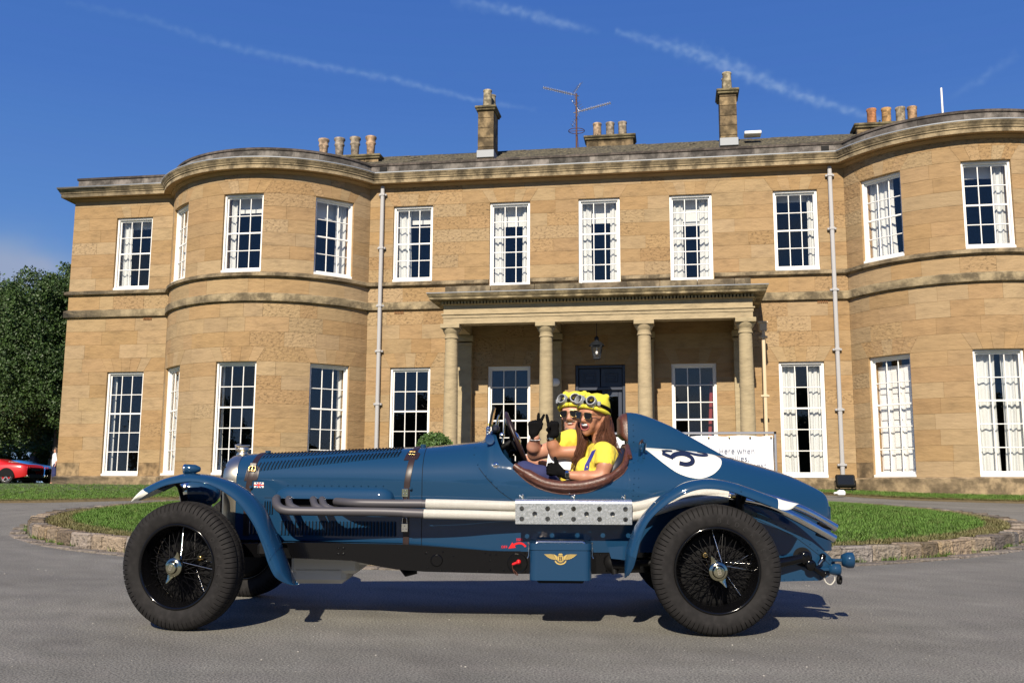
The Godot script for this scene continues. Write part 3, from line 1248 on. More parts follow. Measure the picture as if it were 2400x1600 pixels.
# +1 or -1: the turn that makes a grid's normals look the wanted way (asked at its second row)
func facing(P: Array, want: Vector3, row := 1) -> int:
	var q: PackedVector3Array = P[row]
	var j := maxi(1, q.size() / 2)
	var du := q[j] - q[j - 1]
	var dv: Vector3 = P[row][j] - P[row - 1][j]
	return 1 if du.cross(dv).dot(want) >= 0.0 else -1

func build_house() -> void:
	house = thing("country_house", "two storey honey stone country house with two curved bays and white sash windows", "house", house_xf)
	var hw := 0.573
	var lw := {"x0": -13.31, "len": 3.18, "holes": [[13.31 - 11.345 - 0.57, 13.31 - 11.345 + 0.57, 1.27, 4.262], [13.31 - 11.345 - 0.57, 13.31 - 11.345 + 0.57, 6.68, 8.865]]}
	var ha := asin(3.01 / RAD)
	var bows := []
	for mid in [-7.12, 11.88]:
		var w := {"mid": mid, "a0": -ha, "len": 2.0 * ha * RAD, "holes": []}
		for a in [-43.4, 0.0, 43.4]:
			var s := (deg_to_rad(a) + ha) * RAD
			w.holes.append([s - hw, s + hw, 1.27, 4.262])
			w.holes.append([s - hw, s + hw, 6.68, 8.865])
		bows.append(w)
	var cw := {"x0": -4.11, "len": 12.98, "holes": []}
	for x in [-2.846, 7.61]:
		cw.holes.append([x + 4.11 - 0.57, x + 4.11 + 0.57, 1.27, 4.262])
		cw.holes.append([x + 4.11 - 0.57, x + 4.11 + 0.57, 6.68, 8.865])
	for x in [-0.08, 2.397, 4.869]:
		cw.holes.append([x + 4.11 - 0.566, x + 4.11 + 0.566, 6.10, 8.865])
	for x in [-0.08, 4.86]:
		cw.holes.append([x + 4.11 - 0.585, x + 4.11 + 0.585, 1.27, 4.262])
	cw.holes.append([2.39 + 4.11 - 0.67, 2.39 + 4.11 + 0.67, 1.0, 4.262])
	var rw := {"x0": 14.89, "len": 3.3, "holes": []}
	var ws := [lw, bows[0], cw, bows[1], rw]
	for w in ws:
		w["node"] = build_wall(w)
		lay_stones(w)
	stones.sort_custom(func(a, b): return a[0] > b[0])
	var rest := {}
	for i in stones.size():
		var s = stones[i]
		var q = s[2]
		if i < 300:
			var one := MB.new()
			one.col = s[4]
			stone_block(one, s[1], q[0], q[1], q[2], q[3], q[4], q[5], s[5])
			obj("stone", one, M[s[3]], s[1].node)
		else:
			if not rest.has(s[3]):
				rest[s[3]] = MB.new()
			rest[s[3]].col = s[4]
			stone_block(rest[s[3]], s[1], q[0], q[1], q[2], q[3], q[4], q[5], s[5])
	for k in rest:
		obj("stonework", rest[k], M[k], house).set_meta("kind", "stuff")
	# left end wall, back wall, rooms
	var mb := MB.new()
	mb.col = Color(0.42, 0.26, 0.11)
	mb.box(V(-13.11, 5.3, -7.3), V(0.4, 9.2, 13.7))
	mb.box(V(18.0, 5.3, -7.3), V(0.4, 9.2, 13.7))
	mb.box(V(2.445, 5.3, -14.2), V(31.5, 9.2, 0.4))
	obj("outer_wall", mb, M.stone, house)
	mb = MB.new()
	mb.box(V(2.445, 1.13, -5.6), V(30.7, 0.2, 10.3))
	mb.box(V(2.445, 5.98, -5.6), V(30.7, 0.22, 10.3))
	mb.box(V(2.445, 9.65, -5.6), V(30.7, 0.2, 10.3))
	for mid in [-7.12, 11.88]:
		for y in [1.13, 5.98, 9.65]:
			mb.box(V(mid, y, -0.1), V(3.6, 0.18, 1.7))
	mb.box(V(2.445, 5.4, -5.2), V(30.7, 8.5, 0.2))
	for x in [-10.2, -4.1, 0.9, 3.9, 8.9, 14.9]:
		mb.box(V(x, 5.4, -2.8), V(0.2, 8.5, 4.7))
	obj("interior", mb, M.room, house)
	# bands, plinth, cornice, parapet
	var line := outline()
	mb = MB.new()
	mb.col = Color(0.43, 0.32, 0.19)
	run_profile(mb, line, [[-0.02, 0.7], [0.07, 0.7], [0.07, 1.24], [0.0, 1.272]])
	obj("plinth", mb, M.stone_weathered, house)
	mb = MB.new()
	mb.col = Color(0.38, 0.30, 0.18)
	run_profile(mb, line, [[-0.02, 5.86], [0.045, 5.86], [0.085, 5.88], [0.085, 6.07], [-0.01, 6.115]])
	obj("string_course", mb, M.stone_weathered, house)
	mb = MB.new()
	mb.col = Color(0.36, 0.28, 0.17)
	var gap := outline()
	var sub := [[], []]
	for q in gap:
		sub[0 if q[0].x < 0.0 else 1].append(q)
	sub[0].append([V(-0.66, 0, 0), V(0, 0, 1)])
	sub[1].push_front([V(5.45, 0, 0), V(0, 0, 1)])
	for part in sub + [[[V(0.5, 0, 0), V(0, 0, 1)], [V(1.82, 0, 0), V(0, 0, 1)]], [[V(2.98, 0, 0), V(0, 0, 1)], [V(4.29, 0, 0), V(0, 0, 1)]]]:
		run_profile(mb, part, [[-0.02, 6.53], [0.05, 6.53], [0.10, 6.56], [0.10, 6.64], [-0.01, 6.683]])
	obj("sill_course", mb, M.stone_weathered, house)
	mb = MB.new()
	mb.col = Color(0.39, 0.25, 0.115)
	run_profile(mb, line, [[-0.02, 9.40], [0.03, 9.40], [0.06, 9.44], [0.09, 9.46], [0.09, 9.49], [0.27, 9.49], [0.27, 9.475], [0.29, 9.475]])
	obj("cornice_soffit", mb, M.stone, house)
	mb = MB.new()
	mb.col = Color(0.40, 0.315, 0.19)
	run_profile(mb, line, [[0.285, 9.475], [0.29, 9.475], [0.29, 9.575], [0.315, 9.585], [0.315, 9.62], [0.33, 9.63], [0.355, 9.68], [0.385, 9.72], [0.385, 9.745]])
	obj("cornice", mb, M.stone_weathered, house)
	mb = MB.new()
	run_profile(mb, line, [[0.388, 9.742], [0.394, 9.742], [0.394, 9.77], [0.02, 9.80]])
	obj("lead_flashing", mb, M.lead, house)
	var pw := [{"x0": -13.25, "len": 3.12, "holes": []}, bows[0], {"x0": -4.11, "len": 12.98, "holes": []}, bows[1], {"x0": 14.89, "len": 3.2, "holes": []}]
	mb = MB.new()
	mb.col = Color(0.2, 0.17, 0.14)
	for w in pw:
		core_box(mb, w, 0.0, w.len, 9.7, 10.06, -0.36, -0.012)
	var parapet := obj("parapet", mb, M.stone_weathered, house)
	for w in pw:
		var s := 0.0
		while s < w.len - 0.01:
			var l := rng.randf_range(0.8, 1.5)
			if s + l > w.len - 0.5:
				l = w.len - s
			var one := MB.new()
			var g := rng.randf_range(0.13, 0.30)
			one.col = Color(g, g * 0.90, g * 0.80)
			stone_block(one, w, s, s + l, s, s + l, 9.79, 10.06, rng.randf_range(0, 0.006))
			obj("parapet_stone", one, M.stone_weathered, parapet)
			s += l
	mb = MB.new()
	mb.col = Color(0.15, 0.125, 0.105)
	var cl := line.duplicate()
	cl[0] = [V(-13.25, 0, -14), V(-1, 0, 0)]
	cl[1] = [V(-13.25, 0, 0), V(-1, 0, 1)]
	run_profile(mb, cl, [[-0.3, 10.062], [0.02, 10.062], [0.035, 10.075], [0.035, 10.13], [-0.05, 10.165], [-0.4, 10.165]])
	obj("coping", mb, M.stone_weathered, house)
	# slate roof in rows behind the parapet
	mb = MB.new()
	for r in 17:
		var t0 := r / 17.0
		var t1 := (r + 1) / 17.0 + 0.012
		var z0 := lerpf(-0.45, -4.2, t0)
		var z1 := lerpf(-0.45, -4.2, t1)
		var y0 := lerpf(9.95, 11.83, t0) + 0.035
		var y1 := lerpf(9.95, 11.83, t1)
		var xa := lerpf(-12.9, -9.3, t0)
		var xb := lerpf(-12.9, -9.3, t1)
		var xs := steps(0, 1, 0.02)
		for i in xs.size() - 1:
			var j0 := rng.randf_range(-0.012, 0.012)
			var ax := lerpf(xa, 17.8, xs[i])
			var bx := lerpf(xa, 17.8, xs[i + 1])
			var cx := lerpf(xb, 17.8, xs[i + 1])
			var dx := lerpf(xb, 17.8, xs[i])
			mb.face([V(ax, y0 + j0, z0), V(bx, y0 + j0, z0), V(cx, y1 + j0, z1), V(dx, y1 + j0, z1)], V(0, 1, 0.5))
			mb.face([V(ax, y0 + j0 - 0.04, z0), V(bx, y0 + j0 - 0.04, z0), V(bx, y0 + j0, z0), V(ax, y0 + j0, z0)], V(0, 0, 1))
	mb.face([V(-12.9, 9.95, -0.45), V(-9.3, 11.83, -4.2), V(-9.3, 11.83, -10), V(-12.9, 9.95, -13.6)], V(-1, 1, 0))
	mb.face([V(-9.3, 11.83, -4.2), V(17.8, 11.83, -4.2), V(17.8, 11.83, -10), V(-9.3, 11.83, -10)], V(0, 1, 0))
	mb.face([V(-9.3, 11.83, -10), V(17.8, 11.83, -10), V(17.8, 9.95, -13.6), V(-12.9, 9.95, -13.6)], V(0, 1, -1))
	mb.face([V(17.8, 9.95, -0.45), V(17.8, 11.83, -4.2), V(17.8, 11.83, -10), V(17.8, 9.95, -13.6)], V(1, 0, 0))
	var roof := obj("roof", mb, M.roof_slate, house)
	mb = MB.new()
	for mid in [-7.12, 11.88]:
		var fan := []
		for i in 17:
			var a := -ha + 2.0 * ha * i / 16
			fan.append(V(mid + 3.05 * sin(a), 9.93, 1.85 - RAD + 3.05 * cos(a)))
		mb.face(fan, V(0, 1, 0))
	obj("bay_roof", mb, M.lead, house)
	# chimneys
	chimney(roof, V(-1.24, 0, -2.75), 0.50, 0.78, 10.75, 12.52, [[0.0, 0.12], [0.05, -0.3]], 1)
	chimney(roof, V(6.08, 0, -2.75), 0.50, 0.78, 10.75, 12.62, [[0.0, 0.12], [0.0, -0.3]], 1)
	chimney(roof, V(2.39, 0, -5.5), 1.55, 0.6, 11.4, 12.42, [[-0.43, 0], [0.0, 0], [0.41, 0]], 0)
	chimney(roof, V(-6.05, 0, -3.5), 2.3, 0.6, 10.6, 11.45, [[-0.78, 0.1], [-0.24, 0.1], [0.29, 0.1], [0.82, 0.1]], 2)
	chimney(roof, V(10.95, 0, -4.0), 2.0, 0.6, 10.8, 11.82, [[-0.5, 0.05], [-0.07, 0.05], [0.34, 0.05], [0.68, 0.05]], 3)
	mb = MB.new()
	mb.box(V(6.83, 11.62, -3.2), V(0.5, 0.10, 0.4), 0.02)
	obj("roof_vent", mb, M.white_paint, roof)
	# windows
	var wl := V(0, 0, 0)
	# x, kind, left curtain, right curtain, blind
	window_flat(-11.345, 1.272, 1.14, 2.99, 5, [0.12, 0.0, 0.0], 1)
	window_flat(-11.345, 6.68, 1.14, 2.185, 4, [0.36, 0.0, 0.12], 0)
	var bay := [[-43.4, [0.2, 0.3, 0.0], [0.5, 0.1, 0.0]], [0.0, [0.10, 0.0, 0.0], [0.26, 0.0, 0.2]], [43.4, [0.0, 0.20, 0.0], [0.0, 0.40, 0.22]]]
	var bay2 := [[-43.4, [0.0, 0.0, 9.0], [0.75, 0.0, 0.0]], [0.0, [0.55, 0.45, 0.0], [0.0, 0.35, 0.15]]]
	for q in bay:
		window_bow(-7.12, q[0], 1.272, 2.99, 5, q[1], 1)
		window_bow(-7.12, q[0], 6.68, 2.185, 4, q[2], 0)
	for q in bay2:
		window_bow(11.88, q[0], 1.272, 2.99, 5, q[1], 2)
		window_bow(11.88, q[0], 6.68, 2.185, 4, q[2], 0)
	window_flat(-2.846, 1.272, 1.14, 2.99, 5, [0.0, 0.0, 0.0], 1)
	window_flat(-2.846, 6.68, 1.14, 2.185, 4, [0.44, 0.12, 0.2], 0)
	window_flat(-0.08, 6.45, 1.132, 2.415, 5, [0.33, 0.25, 0.25], 0)
	window_flat(2.397, 6.45, 1.132, 2.415, 5, [0.33, 0.28, 0.25], 0)
	window_flat(4.869, 6.45, 1.132, 2.415, 6, [0.36, 0.33, 0.3], 0)
	window_flat(7.61, 6.68, 1.14, 2.185, 4, [0.04, 0.22, 0.1], 0)
	window_flat(7.61, 1.272, 1.14, 2.99, 5, [0.45, 0.36, 0.0], 2)
	window_flat(-0.08, 1.272, 1.17, 2.99, 6, [0.0, 0.0, 0.0], 1)
	window_flat(4.86, 1.272, 1.17, 2.99, 6, [0.0, 0.0, 0.0], 3)
	build_portico()
	# rainwater pipes
	drainpipe(-3.73, 9.45, 1.3, 0.105, M.grey_pipe, [9.2, 7.65, 6.0, 4.72, 3.25, 1.9])
	drainpipe(8.51, 9.45, 1.3, 0.105, M.grey_pipe, [9.2, 7.75, 6.12, 4.55, 3.0, 1.6])
	drainpipe(6.60, 4.95, 1.3, 0.085, M.cream_pipe, [4.8, 3.3, 2.0], 0.75)
	mb = MB.new()
	mb.box(V(6.6, 5.06, 0.75), V(0.2, 0.22, 0.16), 0.02)
	mb.box(V(6.6, 5.18, 0.75), V(0.26, 0.05, 0.2), 0.01)
	obj("hopper_head", mb, M.cream_pipe, house)
	# air bricks under the band, small wall dome lights, parapet outlets
	for q in [[-10.75, 5.80, 0.012], [-3.2, 5.80, 0.012], [8.2, 5.82, 0.012]]:
		mb = MB.new()
		mb.col = Color(0.22, 0.11, 0.05)
		for k in 6:
			mb.box(V(q[0] - 0.11 + k * 0.045, q[1], q[2]), V(0.03, 0.07, 0.02))
		obj("air_brick", mb, M.stone, house)
	for x in [-3.75, 8.43]:
		mb = MB.new()
		mb.box(V(x, 9.92, 0.02), V(0.2, 0.22, 0.05))
		obj("parapet_outlet", mb, M.black_matt, house)
	for q in [[1.15, 3.78, 0.13]]:
		mb = MB.new()
		mb.ball(V(q[0] + 0.05, q[1], q[2]), V(0.14, 0.12, 0.1), 14)
		obj("wall_light", mb, M.white_paint, house)

func chimney(roof: Node3D, at: Vector3, wx: float, wz: float, y0: float, y1: float, pots: Array, kind: int) -> void:
	var mb := MB.new()
	var base := Color(0.30, 0.22, 0.12)
	mb.col = base * 0.6
	mb.box(V(at.x, (y0 + y1) * 0.5, at.z), V(wx - 0.03, y1 - y0, wz - 0.03))
	var stack := obj("chimney", mb, M.stone_weathered, roof)
	var y := y0
	while y < y1 - 0.05:
		var h := minf(rng.randf_range(0.27, 0.33), y1 - y)
		var n := maxi(1, int(round(wx / 0.42)))
		for i in n:
			var one := MB.new()
			var g := rng.randf_range(0.55, 1.25)
			one.col = base * g
			var ww := wx / n - 0.008
			one.box(V(at.x - wx * 0.5 + (i + 0.5) * wx / n, y + h * 0.5, at.z), V(ww, h - 0.01, wz + rng.randf_range(-0.01, 0.01)), 0.01)
			obj("chimney_stone", one, M.stone_weathered, roof)
		y += h
	mb = MB.new()
	mb.col = Color(0.24, 0.20, 0.11)
	mb.box(V(at.x, y1 + 0.03, at.z), V(wx + 0.10, 0.07, wz + 0.12), 0.015)
	mb.box(V(at.x, y1 + 0.10, at.z), V(wx + 0.17, 0.08, wz + 0.2), 0.02)
	obj("chimney_cap", mb, M.stone_weathered, roof)
	if kind == 1:
		mb = MB.new()
		mb.box(V(at.x, 11.12, at.z + 0.02), V(wx + 0.04, 0.24, wz + 0.06), 0.01)
		obj("flashing", mb, M.lead, roof)
	var tones := [Color(0.60, 0.44, 0.30), Color(0.45, 0.38, 0.30), Color(0.48, 0.40, 0.30), Color(0.62, 0.42, 0.26)]
	if kind == 3:
		tones = [Color(0.60, 0.27, 0.12), Color(0.66, 0.40, 0.17), Color(0.52, 0.43, 0.30), Color(0.56, 0.36, 0.2)]
	for i in pots.size():
		mb = MB.new()
		mb.col = tones[i % 4]
		if kind == 1:
			mb.col = Color(0.52, 0.45, 0.30)
		var pr := [Vector2(0.0, 0), Vector2(0.15, 0), Vector2(0.125, 0.56), Vector2(0.14, 0.57), Vector2(0.14, 0.61), Vector2(0.10, 0.61), Vector2(0.10, 0.3)]
		if kind == 2:
			pr = [Vector2(0.0, 0), Vector2(0.12, 0), Vector2(0.14, 0.40), Vector2(0.165, 0.42), Vector2(0.165, 0.46), Vector2(0.15, 0.47), Vector2(0.15, 0.56), Vector2(0.185, 0.60), Vector2(0.18, 0.66), Vector2(0.13, 0.68), Vector2(0.11, 0.4)]
		elif kind == 3 or kind == 0:
			pr = [Vector2(0.0, 0), Vector2(0.14, 0), Vector2(0.135, 0.46), Vector2(0.15, 0.47), Vector2(0.15, 0.53), Vector2(0.11, 0.53), Vector2(0.1, 0.3)]
		mb.lathe(pr, V(at.x + pots[i][0], y1 + 0.14, at.z + pots[i][1]), Basis(), 18)
		obj("chimney_pot", mb, M.terracotta, roof)

func drainpipe(x: float, y0: float, y1: float, w: float, m: Material, rings: Array, z := 0.0) -> void:
	var mb := MB.new()
	mb.box(V(x, (y0 + y1) * 0.5, z + 0.03 + w * 0.5), V(w, y0 - y1, w), w * 0.18)
	var pipe := obj("drainpipe", mb, m, house)
	for y in rings:
		mb = MB.new()
		mb.box(V(x, y, z + 0.03 + w * 0.5), V(w + 0.035, 0.07, w + 0.03), 0.008)
		for s in [-1, 1]:
			mb.box(V(x + s * (w * 0.5 + 0.035), y - 0.005, z + 0.05), V(0.06, 0.06, 0.09), 0.012)
		obj("pipe_bracket", mb, m, pipe)

func window_flat(x: float, y: float, w: float, h: float, rows: int, cur: Array, room: int) -> void:
	make_window(Transform3D(Basis(), V(x, y, 0)), w, h, rows, cur, room)

func window_bow(mid: float, deg: float, y: float, h: float, rows: int, cur: Array, room: int) -> void:
	var a := deg_to_rad(deg)
	var r := RAD * cos(0.573 / RAD)
	make_window(Transform3D(Basis(Vector3.UP, a), V(mid + r * sin(a), y, 1.85 - RAD + r * cos(a))), 1.14, h, rows, cur, room)

var pane_meshes := {}
func make_window(at: Transform3D, w: float, h: float, rows: int, cur: Array, room: int) -> void:
	var zf := -0.13
	var mb := MB.new()
	# box frame and sill
	for s in [-1, 1]:
		mb.box(V(s * (w * 0.5 - 0.03), h * 0.5, zf), V(0.06, h, 0.12), 0.006)
		mb.box(V(s * (w * 0.5 - 0.075), h * 0.5, zf - 0.03), V(0.04, h - 0.1, 0.05), 0.006)
	mb.box(V(0, h - 0.03, zf), V(w - 0.12, 0.06, 0.12), 0.006)
	mb.box(V(0, h - 0.085, zf - 0.03), V(w - 0.16, 0.05, 0.05), 0.006)
	mb.box(V(0, 0.035, zf + 0.03), V(w, 0.07, 0.20), 0.01)
	mb.box(V(0, 0.105, zf - 0.01), V(w - 0.16, 0.07, 0.05), 0.006)
	var win := obj("window", mb, M.white_paint, house, at)
	var gw := w - 0.19
	var y0 := 0.14
	var gh := h - 0.11 - y0
	var rail := int(rows / 2.0 + 0.5)
	for i in range(1, 3):
		mb = MB.new()
		mb.box(V(-gw * 0.5 + gw * i / 3.0, y0 + gh * 0.5, zf - 0.02), V(0.024, gh, 0.035), 0.006)
		obj("glazing_bar", mb, M.white_paint, win)
	for i in range(1, rows):
		mb = MB.new()
		var t := 0.045 if i == rail else 0.024
		mb.box(V(0, y0 + gh * i / rows, zf - 0.02), V(gw, t, 0.042 if i == rail else 0.036), 0.006)
		obj("meeting_rail" if i == rail else "glazing_bar", mb, M.white_paint, win)
	var pw := gw / 3.0
	var ph := gh / rows
	var key := "%.3f %.3f" % [pw, ph]
	if not pane_meshes.has(key):
		mb = MB.new()
		mb.box(Vector3(), V(pw - 0.004, ph - 0.004, 0.004))
		pane_meshes[key] = mb.mesh()
	for i in 3:
		for j in rows:
			var b := Basis(Vector3.UP, rng.randf_range(-0.012, 0.012)) * Basis(Vector3.RIGHT, rng.randf_range(-0.012, 0.012))
			obj("pane", pane_meshes[key], M.glass, win, Transform3D(b, V(-gw * 0.5 + pw * (i + 0.5), y0 + ph * (j + 0.5), zf - 0.022)))
	# what hangs behind the glass
	if cur[2] > 5.0:
		mb = MB.new()
		for k in 3:
			for q in [[0.12, 0.62], [0.66, 1.3], [1.34, 1.95], [1.99, 2.6]]:
				mb.box(V(-gw * 0.36 + k * gw * 0.36, (q[0] + q[1]) * 0.5 + 0.05, -0.30), V(gw * 0.26, q[1] - q[0] - 0.05, 0.03), 0.012)
			mb.box(V(-gw * 0.36 + k * gw * 0.36, h * 0.5 - 0.1, -0.33), V(gw * 0.35, h - 0.25, 0.03), 0.005)
		obj("shutter", mb, M.white_paint, win)
		return
	for s in [0, 1]:
		var cwid: float = cur[s] * w * 0.88
		if cwid < 0.02:
			continue
		var P := []
		var ph0 := rng.randf() * 6.0
		var n := int(cwid / 0.014)
		for yy in steps(0.05, h - 0.02, 0.22):
			var row := PackedVector3Array()
			var pull := 0.0
			for i in n + 1:
				var t := float(i) / n
				var xx := -w * 0.5 + 0.02 + t * cwid * (1.0 - 0.06 * sin(yy * 0.9))
				if s == 1:
					xx = -xx
				row.append(V(xx, yy, -0.34 + 0.028 * sin(t * cwid / 0.075 * TAU * 0.5 + ph0 + 0.25 * yy) + 0.012 * sin(t * 31.0 + yy)))
			P.append(row)
		mb = MB.new()
		mb.grid(P)
		obj("curtain", mb, M.curtain, win)
	if cur[2] > 0.02:
		mb = MB.new()
		mb.box(V(0, h * (1.0 - cur[2] * 0.5), -0.44), V(w - 0.02, h * cur[2], 0.01))
		obj("blind", mb, M.curtain, win)
	if room == 3:
		mb = MB.new()
		mb.box(V(w * 0.34, h * 0.4, -0.36), V(0.09, h * 0.9, 0.04), 0.02, Basis(Vector3.BACK, -0.05))
		obj("curtain", mb, M.red_cloth, win)

func build_portico() -> void:
	var st := Color(0.40, 0.325, 0.20)
	var xs := [-1.28, 1.17, 3.63, 6.09]
	var mb: MB
	for x in xs:
		mb = MB.new()
		mb.col = st * rng.randf_range(0.93, 1.04)
		var pr := []
		pr.append_array([Vector2(0.0, 1.0), Vector2(0.24, 1.0), Vector2(0.24, 1.10), Vector2(0.205, 1.14)])
		for i in 13:
			var t := i / 12.0
			pr.append(Vector2(0.188 - 0.026 * t * t - 0.004 * t, 1.14 + 3.62 * t))
		var col := MB.new()
		col.col = mb.col
		col.lathe(pr, V(x, 0, 1.80), Basis(), 32)
		var cn := obj("column", col, M.stone, house)
		mb.lathe([Vector2(0.165, 4.74), Vector2(0.18, 4.75), Vector2(0.18, 4.775), Vector2(0.165, 4.79), Vector2(0.162, 4.86), Vector2(0.185, 4.88), Vector2(0.215, 4.94), Vector2(0.235, 4.985), Vector2(0.235, 5.0), Vector2(0.0, 5.0)], V(x, 0, 1.80), Basis(), 32)
		mb.box(V(x, 5.055, 1.80), V(0.50, 0.11, 0.50), 0.008)
		obj("capital", mb, M.stone, cn)
		mb = MB.new()
		mb.col = st * 0.97
		mb.box(V(x, 2.95, 0.07), V(0.38, 3.9, 0.17), 0.004)
		mb.box(V(x, 5.02, 0.085), V(0.46, 0.16, 0.21), 0.008)
		mb.box(V(x, 4.87, 0.08), V(0.42, 0.05, 0.19), 0.008)
		obj("pilaster", mb, M.stone, house)
		# beam from wall to column
		mb = MB.new()
		mb.col = st * 0.97
		mb.box(V(x, 5.255, 0.81), V(0.34, 0.29, 1.62), 0.006)
		obj("beam", mb, M.stone, house)
	var x0 := -1.46
	var x1 := 6.27
	var loop := [[V(x0, 0, 0), V(-1, 0, 0)], [V(x0, 0, 1.98), V(-1, 0, 1)], [V(x1, 0, 1.98), V(1, 0, 1)], [V(x1, 0, 0), V(1, 0, 0)]]
	mb = MB.new()
	mb.col = st
	run_profile(mb, loop, [[-0.36, 5.112], [0.0, 5.112], [0.0, 5.26], [0.018, 5.262], [0.018, 5.335], [0.05, 5.345], [0.05, 5.375], [0.0, 5.38], [0.0, 5.585], [0.03, 5.60], [0.05, 5.612]])
	mb.box(V((x0 + x1) * 0.5, 5.27, 1.64), V(x1 - x0 - 0.7, 0.312, 0.02))
	obj("entablature", mb, M.stone, house)
	mb = MB.new()
	mb.col = Color(0.38, 0.30, 0.18)
	for i in int((x1 - x0 + 0.1) / 0.085):
		mb.box(V(x0 - 0.05 + 0.04 + i * 0.085, 5.645, 2.055), V(0.05, 0.062, 0.06))
	for sx in [x0 - 0.075, x1 + 0.075]:
		for i in 22:
			mb.box(V(sx, 5.645, 0.1 + i * 0.085), V(0.06, 0.062, 0.05))
	obj("dentils", mb, M.stone, house).set_meta("kind", "stuff")
	mb = MB.new()
	mb.col = Color(0.39, 0.31, 0.18)
	run_profile(mb, loop, [[0.03, 5.68], [0.11, 5.68], [0.12, 5.69], [0.31, 5.70], [0.31, 5.755], [0.33, 5.765], [0.36, 5.83], [0.36, 5.85]])
	obj("portico_cornice", mb, M.stone_weathered, house)
	mb = MB.new()
	run_profile(mb, loop, [[0.362, 5.848], [0.37, 5.848], [0.37, 5.868], [-0.1, 5.90]])
	mb.face([V(x0, 5.895, 0), V(x1, 5.895, 0), V(x1, 5.895, 1.9), V(x0, 5.895, 1.9)], V(0, 1, 0))
	obj("portico_roof", mb, M.lead, house)
	var s := x0 + 0.02
	while s < x1 - 0.1:
		var l := minf(rng.randf_range(0.7, 1.25), x1 - 0.02 - s)
		mb = MB.new()
		mb.col = Color(0.24, 0.19, 0.12) * rng.randf_range(0.75, 1.25)
		mb.box(V(s + l * 0.5, 5.99, 1.82), V(l - 0.008, 0.22, 0.26), 0.012)
		obj("blocking_stone", mb, M.stone_weathered, house)
		s += l
	for sx in [x0 + 0.15, x1 - 0.15]:
		mb = MB.new()
		mb.col = Color(0.24, 0.19, 0.12)
		mb.box(V(sx, 5.985, 0.85), V(0.26, 0.21, 1.66), 0.012)
		obj("blocking_stone", mb, M.stone_weathered, house)
	mb = MB.new()
	mb.col = st * 0.92
	mb.box(V((x0 + x1) * 0.5, 5.42, 0.98), V(x1 - x0 - 0.4, 0.05, 1.9))
	obj("portico_ceiling", mb, M.stone, house)
	mb = MB.new()
	mb.col = Color(0.42, 0.35, 0.24)
	for k in 3:
		mb.box(V((x0 + x1) * 0.5, 1.0 - 0.08 - 0.15 * k, 1.15 + 0.16 * k), V(x1 - x0 + 0.4 + 0.6 * k, 0.16, 2.3 + 0.32 * k + 0.1), 0.015)
	obj("steps", mb, M.stone_weathered, house)
	# door: panelled overlight, glazed right leaf, left leaf standing open inwards
	mb = MB.new()
	for sx in [-1, 1]:
		mb.box(V(2.39 + sx * 0.63, 2.63, -0.16), V(0.08, 3.26, 0.14), 0.008)
	mb.box(V(2.39, 4.22, -0.16), V(1.18, 0.08, 0.14), 0.008)
	mb.box(V(2.39, 3.62, -0.15), V(1.18, 0.08, 0.16), 0.01)
	var door := obj("door", mb, M.door_paint, house)
	for sx in [-1, 1]:
		mb = MB.new()
		mb.box(V(2.39 + sx * 0.295, 3.92, -0.19), V(0.57, 0.5, 0.05), 0.006)
		for q in [[0, 0.11, 0.34, 0.03], [0, -0.11, 0.34, 0.03], [-0.155, 0, 0.03, 0.19], [0.155, 0, 0.03, 0.19]]:
			mb.box(V(2.39 + sx * 0.295 + q[0], 3.92 + q[1], -0.155), V(q[2], q[3], 0.025), 0.006)
		mb.box(V(2.39 + sx * 0.295, 3.92, -0.158), V(0.22, 0.10, 0.02), 0.008)
		obj("overlight_panel", mb, M.door_paint, door)
	mb = MB.new()
	for q in [[0.10, 2.3, 0.12, 2.56], [0.52, 2.3, 0.10, 2.56]]:
		mb.box(V(2.39 + q[0], q[1], -0.18), V(q[2], q[3], 0.05), 0.008)
	mb.box(V(2.39 + 0.315, 3.5, -0.18), V(0.31, 0.16, 0.05), 0.008)
	mb.box(V(2.39 + 0.315, 1.3, -0.18), V(0.31, 0.5, 0.05), 0.008)
	var leaf := obj("door_leaf", mb, M.door_paint, door)
	mb = MB.new()
	mb.box(V(2.39 + 0.315, 2.48, -0.185), V(0.31, 1.88, 0.006))
	obj("pane", mb, M.glass, door)
	mb = MB.new()
	mb.box(V(2.39 + 0.3, 3.43, -0.145), V(0.34, 0.025, 0.025), 0.006)
	obj("door_closer", mb, M.chrome, door)
	mb = MB.new()
	mb.box(V(2.39 - 0.56, 2.3, -0.46), V(0.05, 2.56, 0.56), 0.008)
	obj("door_leaf", mb, M.door_paint, door)

# ---------------------------------------------------------------- trees
func leaf_cluster(n: int, spread: float, size: float) -> ArrayMesh:
	var mb := MB.new()
	for i in n:
		var o := V(rng.randf_range(-1, 1), rng.randf_range(-0.7, 0.7), rng.randf_range(-1, 1)) * spread
		var b := Basis(V(rng.randf_range(-1, 1), rng.randf_range(-1, 1), rng.randf_range(-1, 1)).normalized(), rng.randf() * TAU)
		var l := size * rng.randf_range(0.7, 1.3)
		var w := l * 0.36
		var sh := rng.randf_range(0.8, 1.2)
		mb.col = Color(sh, sh, sh)
		mb.face([o, o + b * V(w, l * 0.45, 0.02), o + b * V(0, l, 0)])
		mb.face([o, o + b * V(0, l, 0), o + b * V(-w, l * 0.5, 0.02)])
	return mb.mesh()

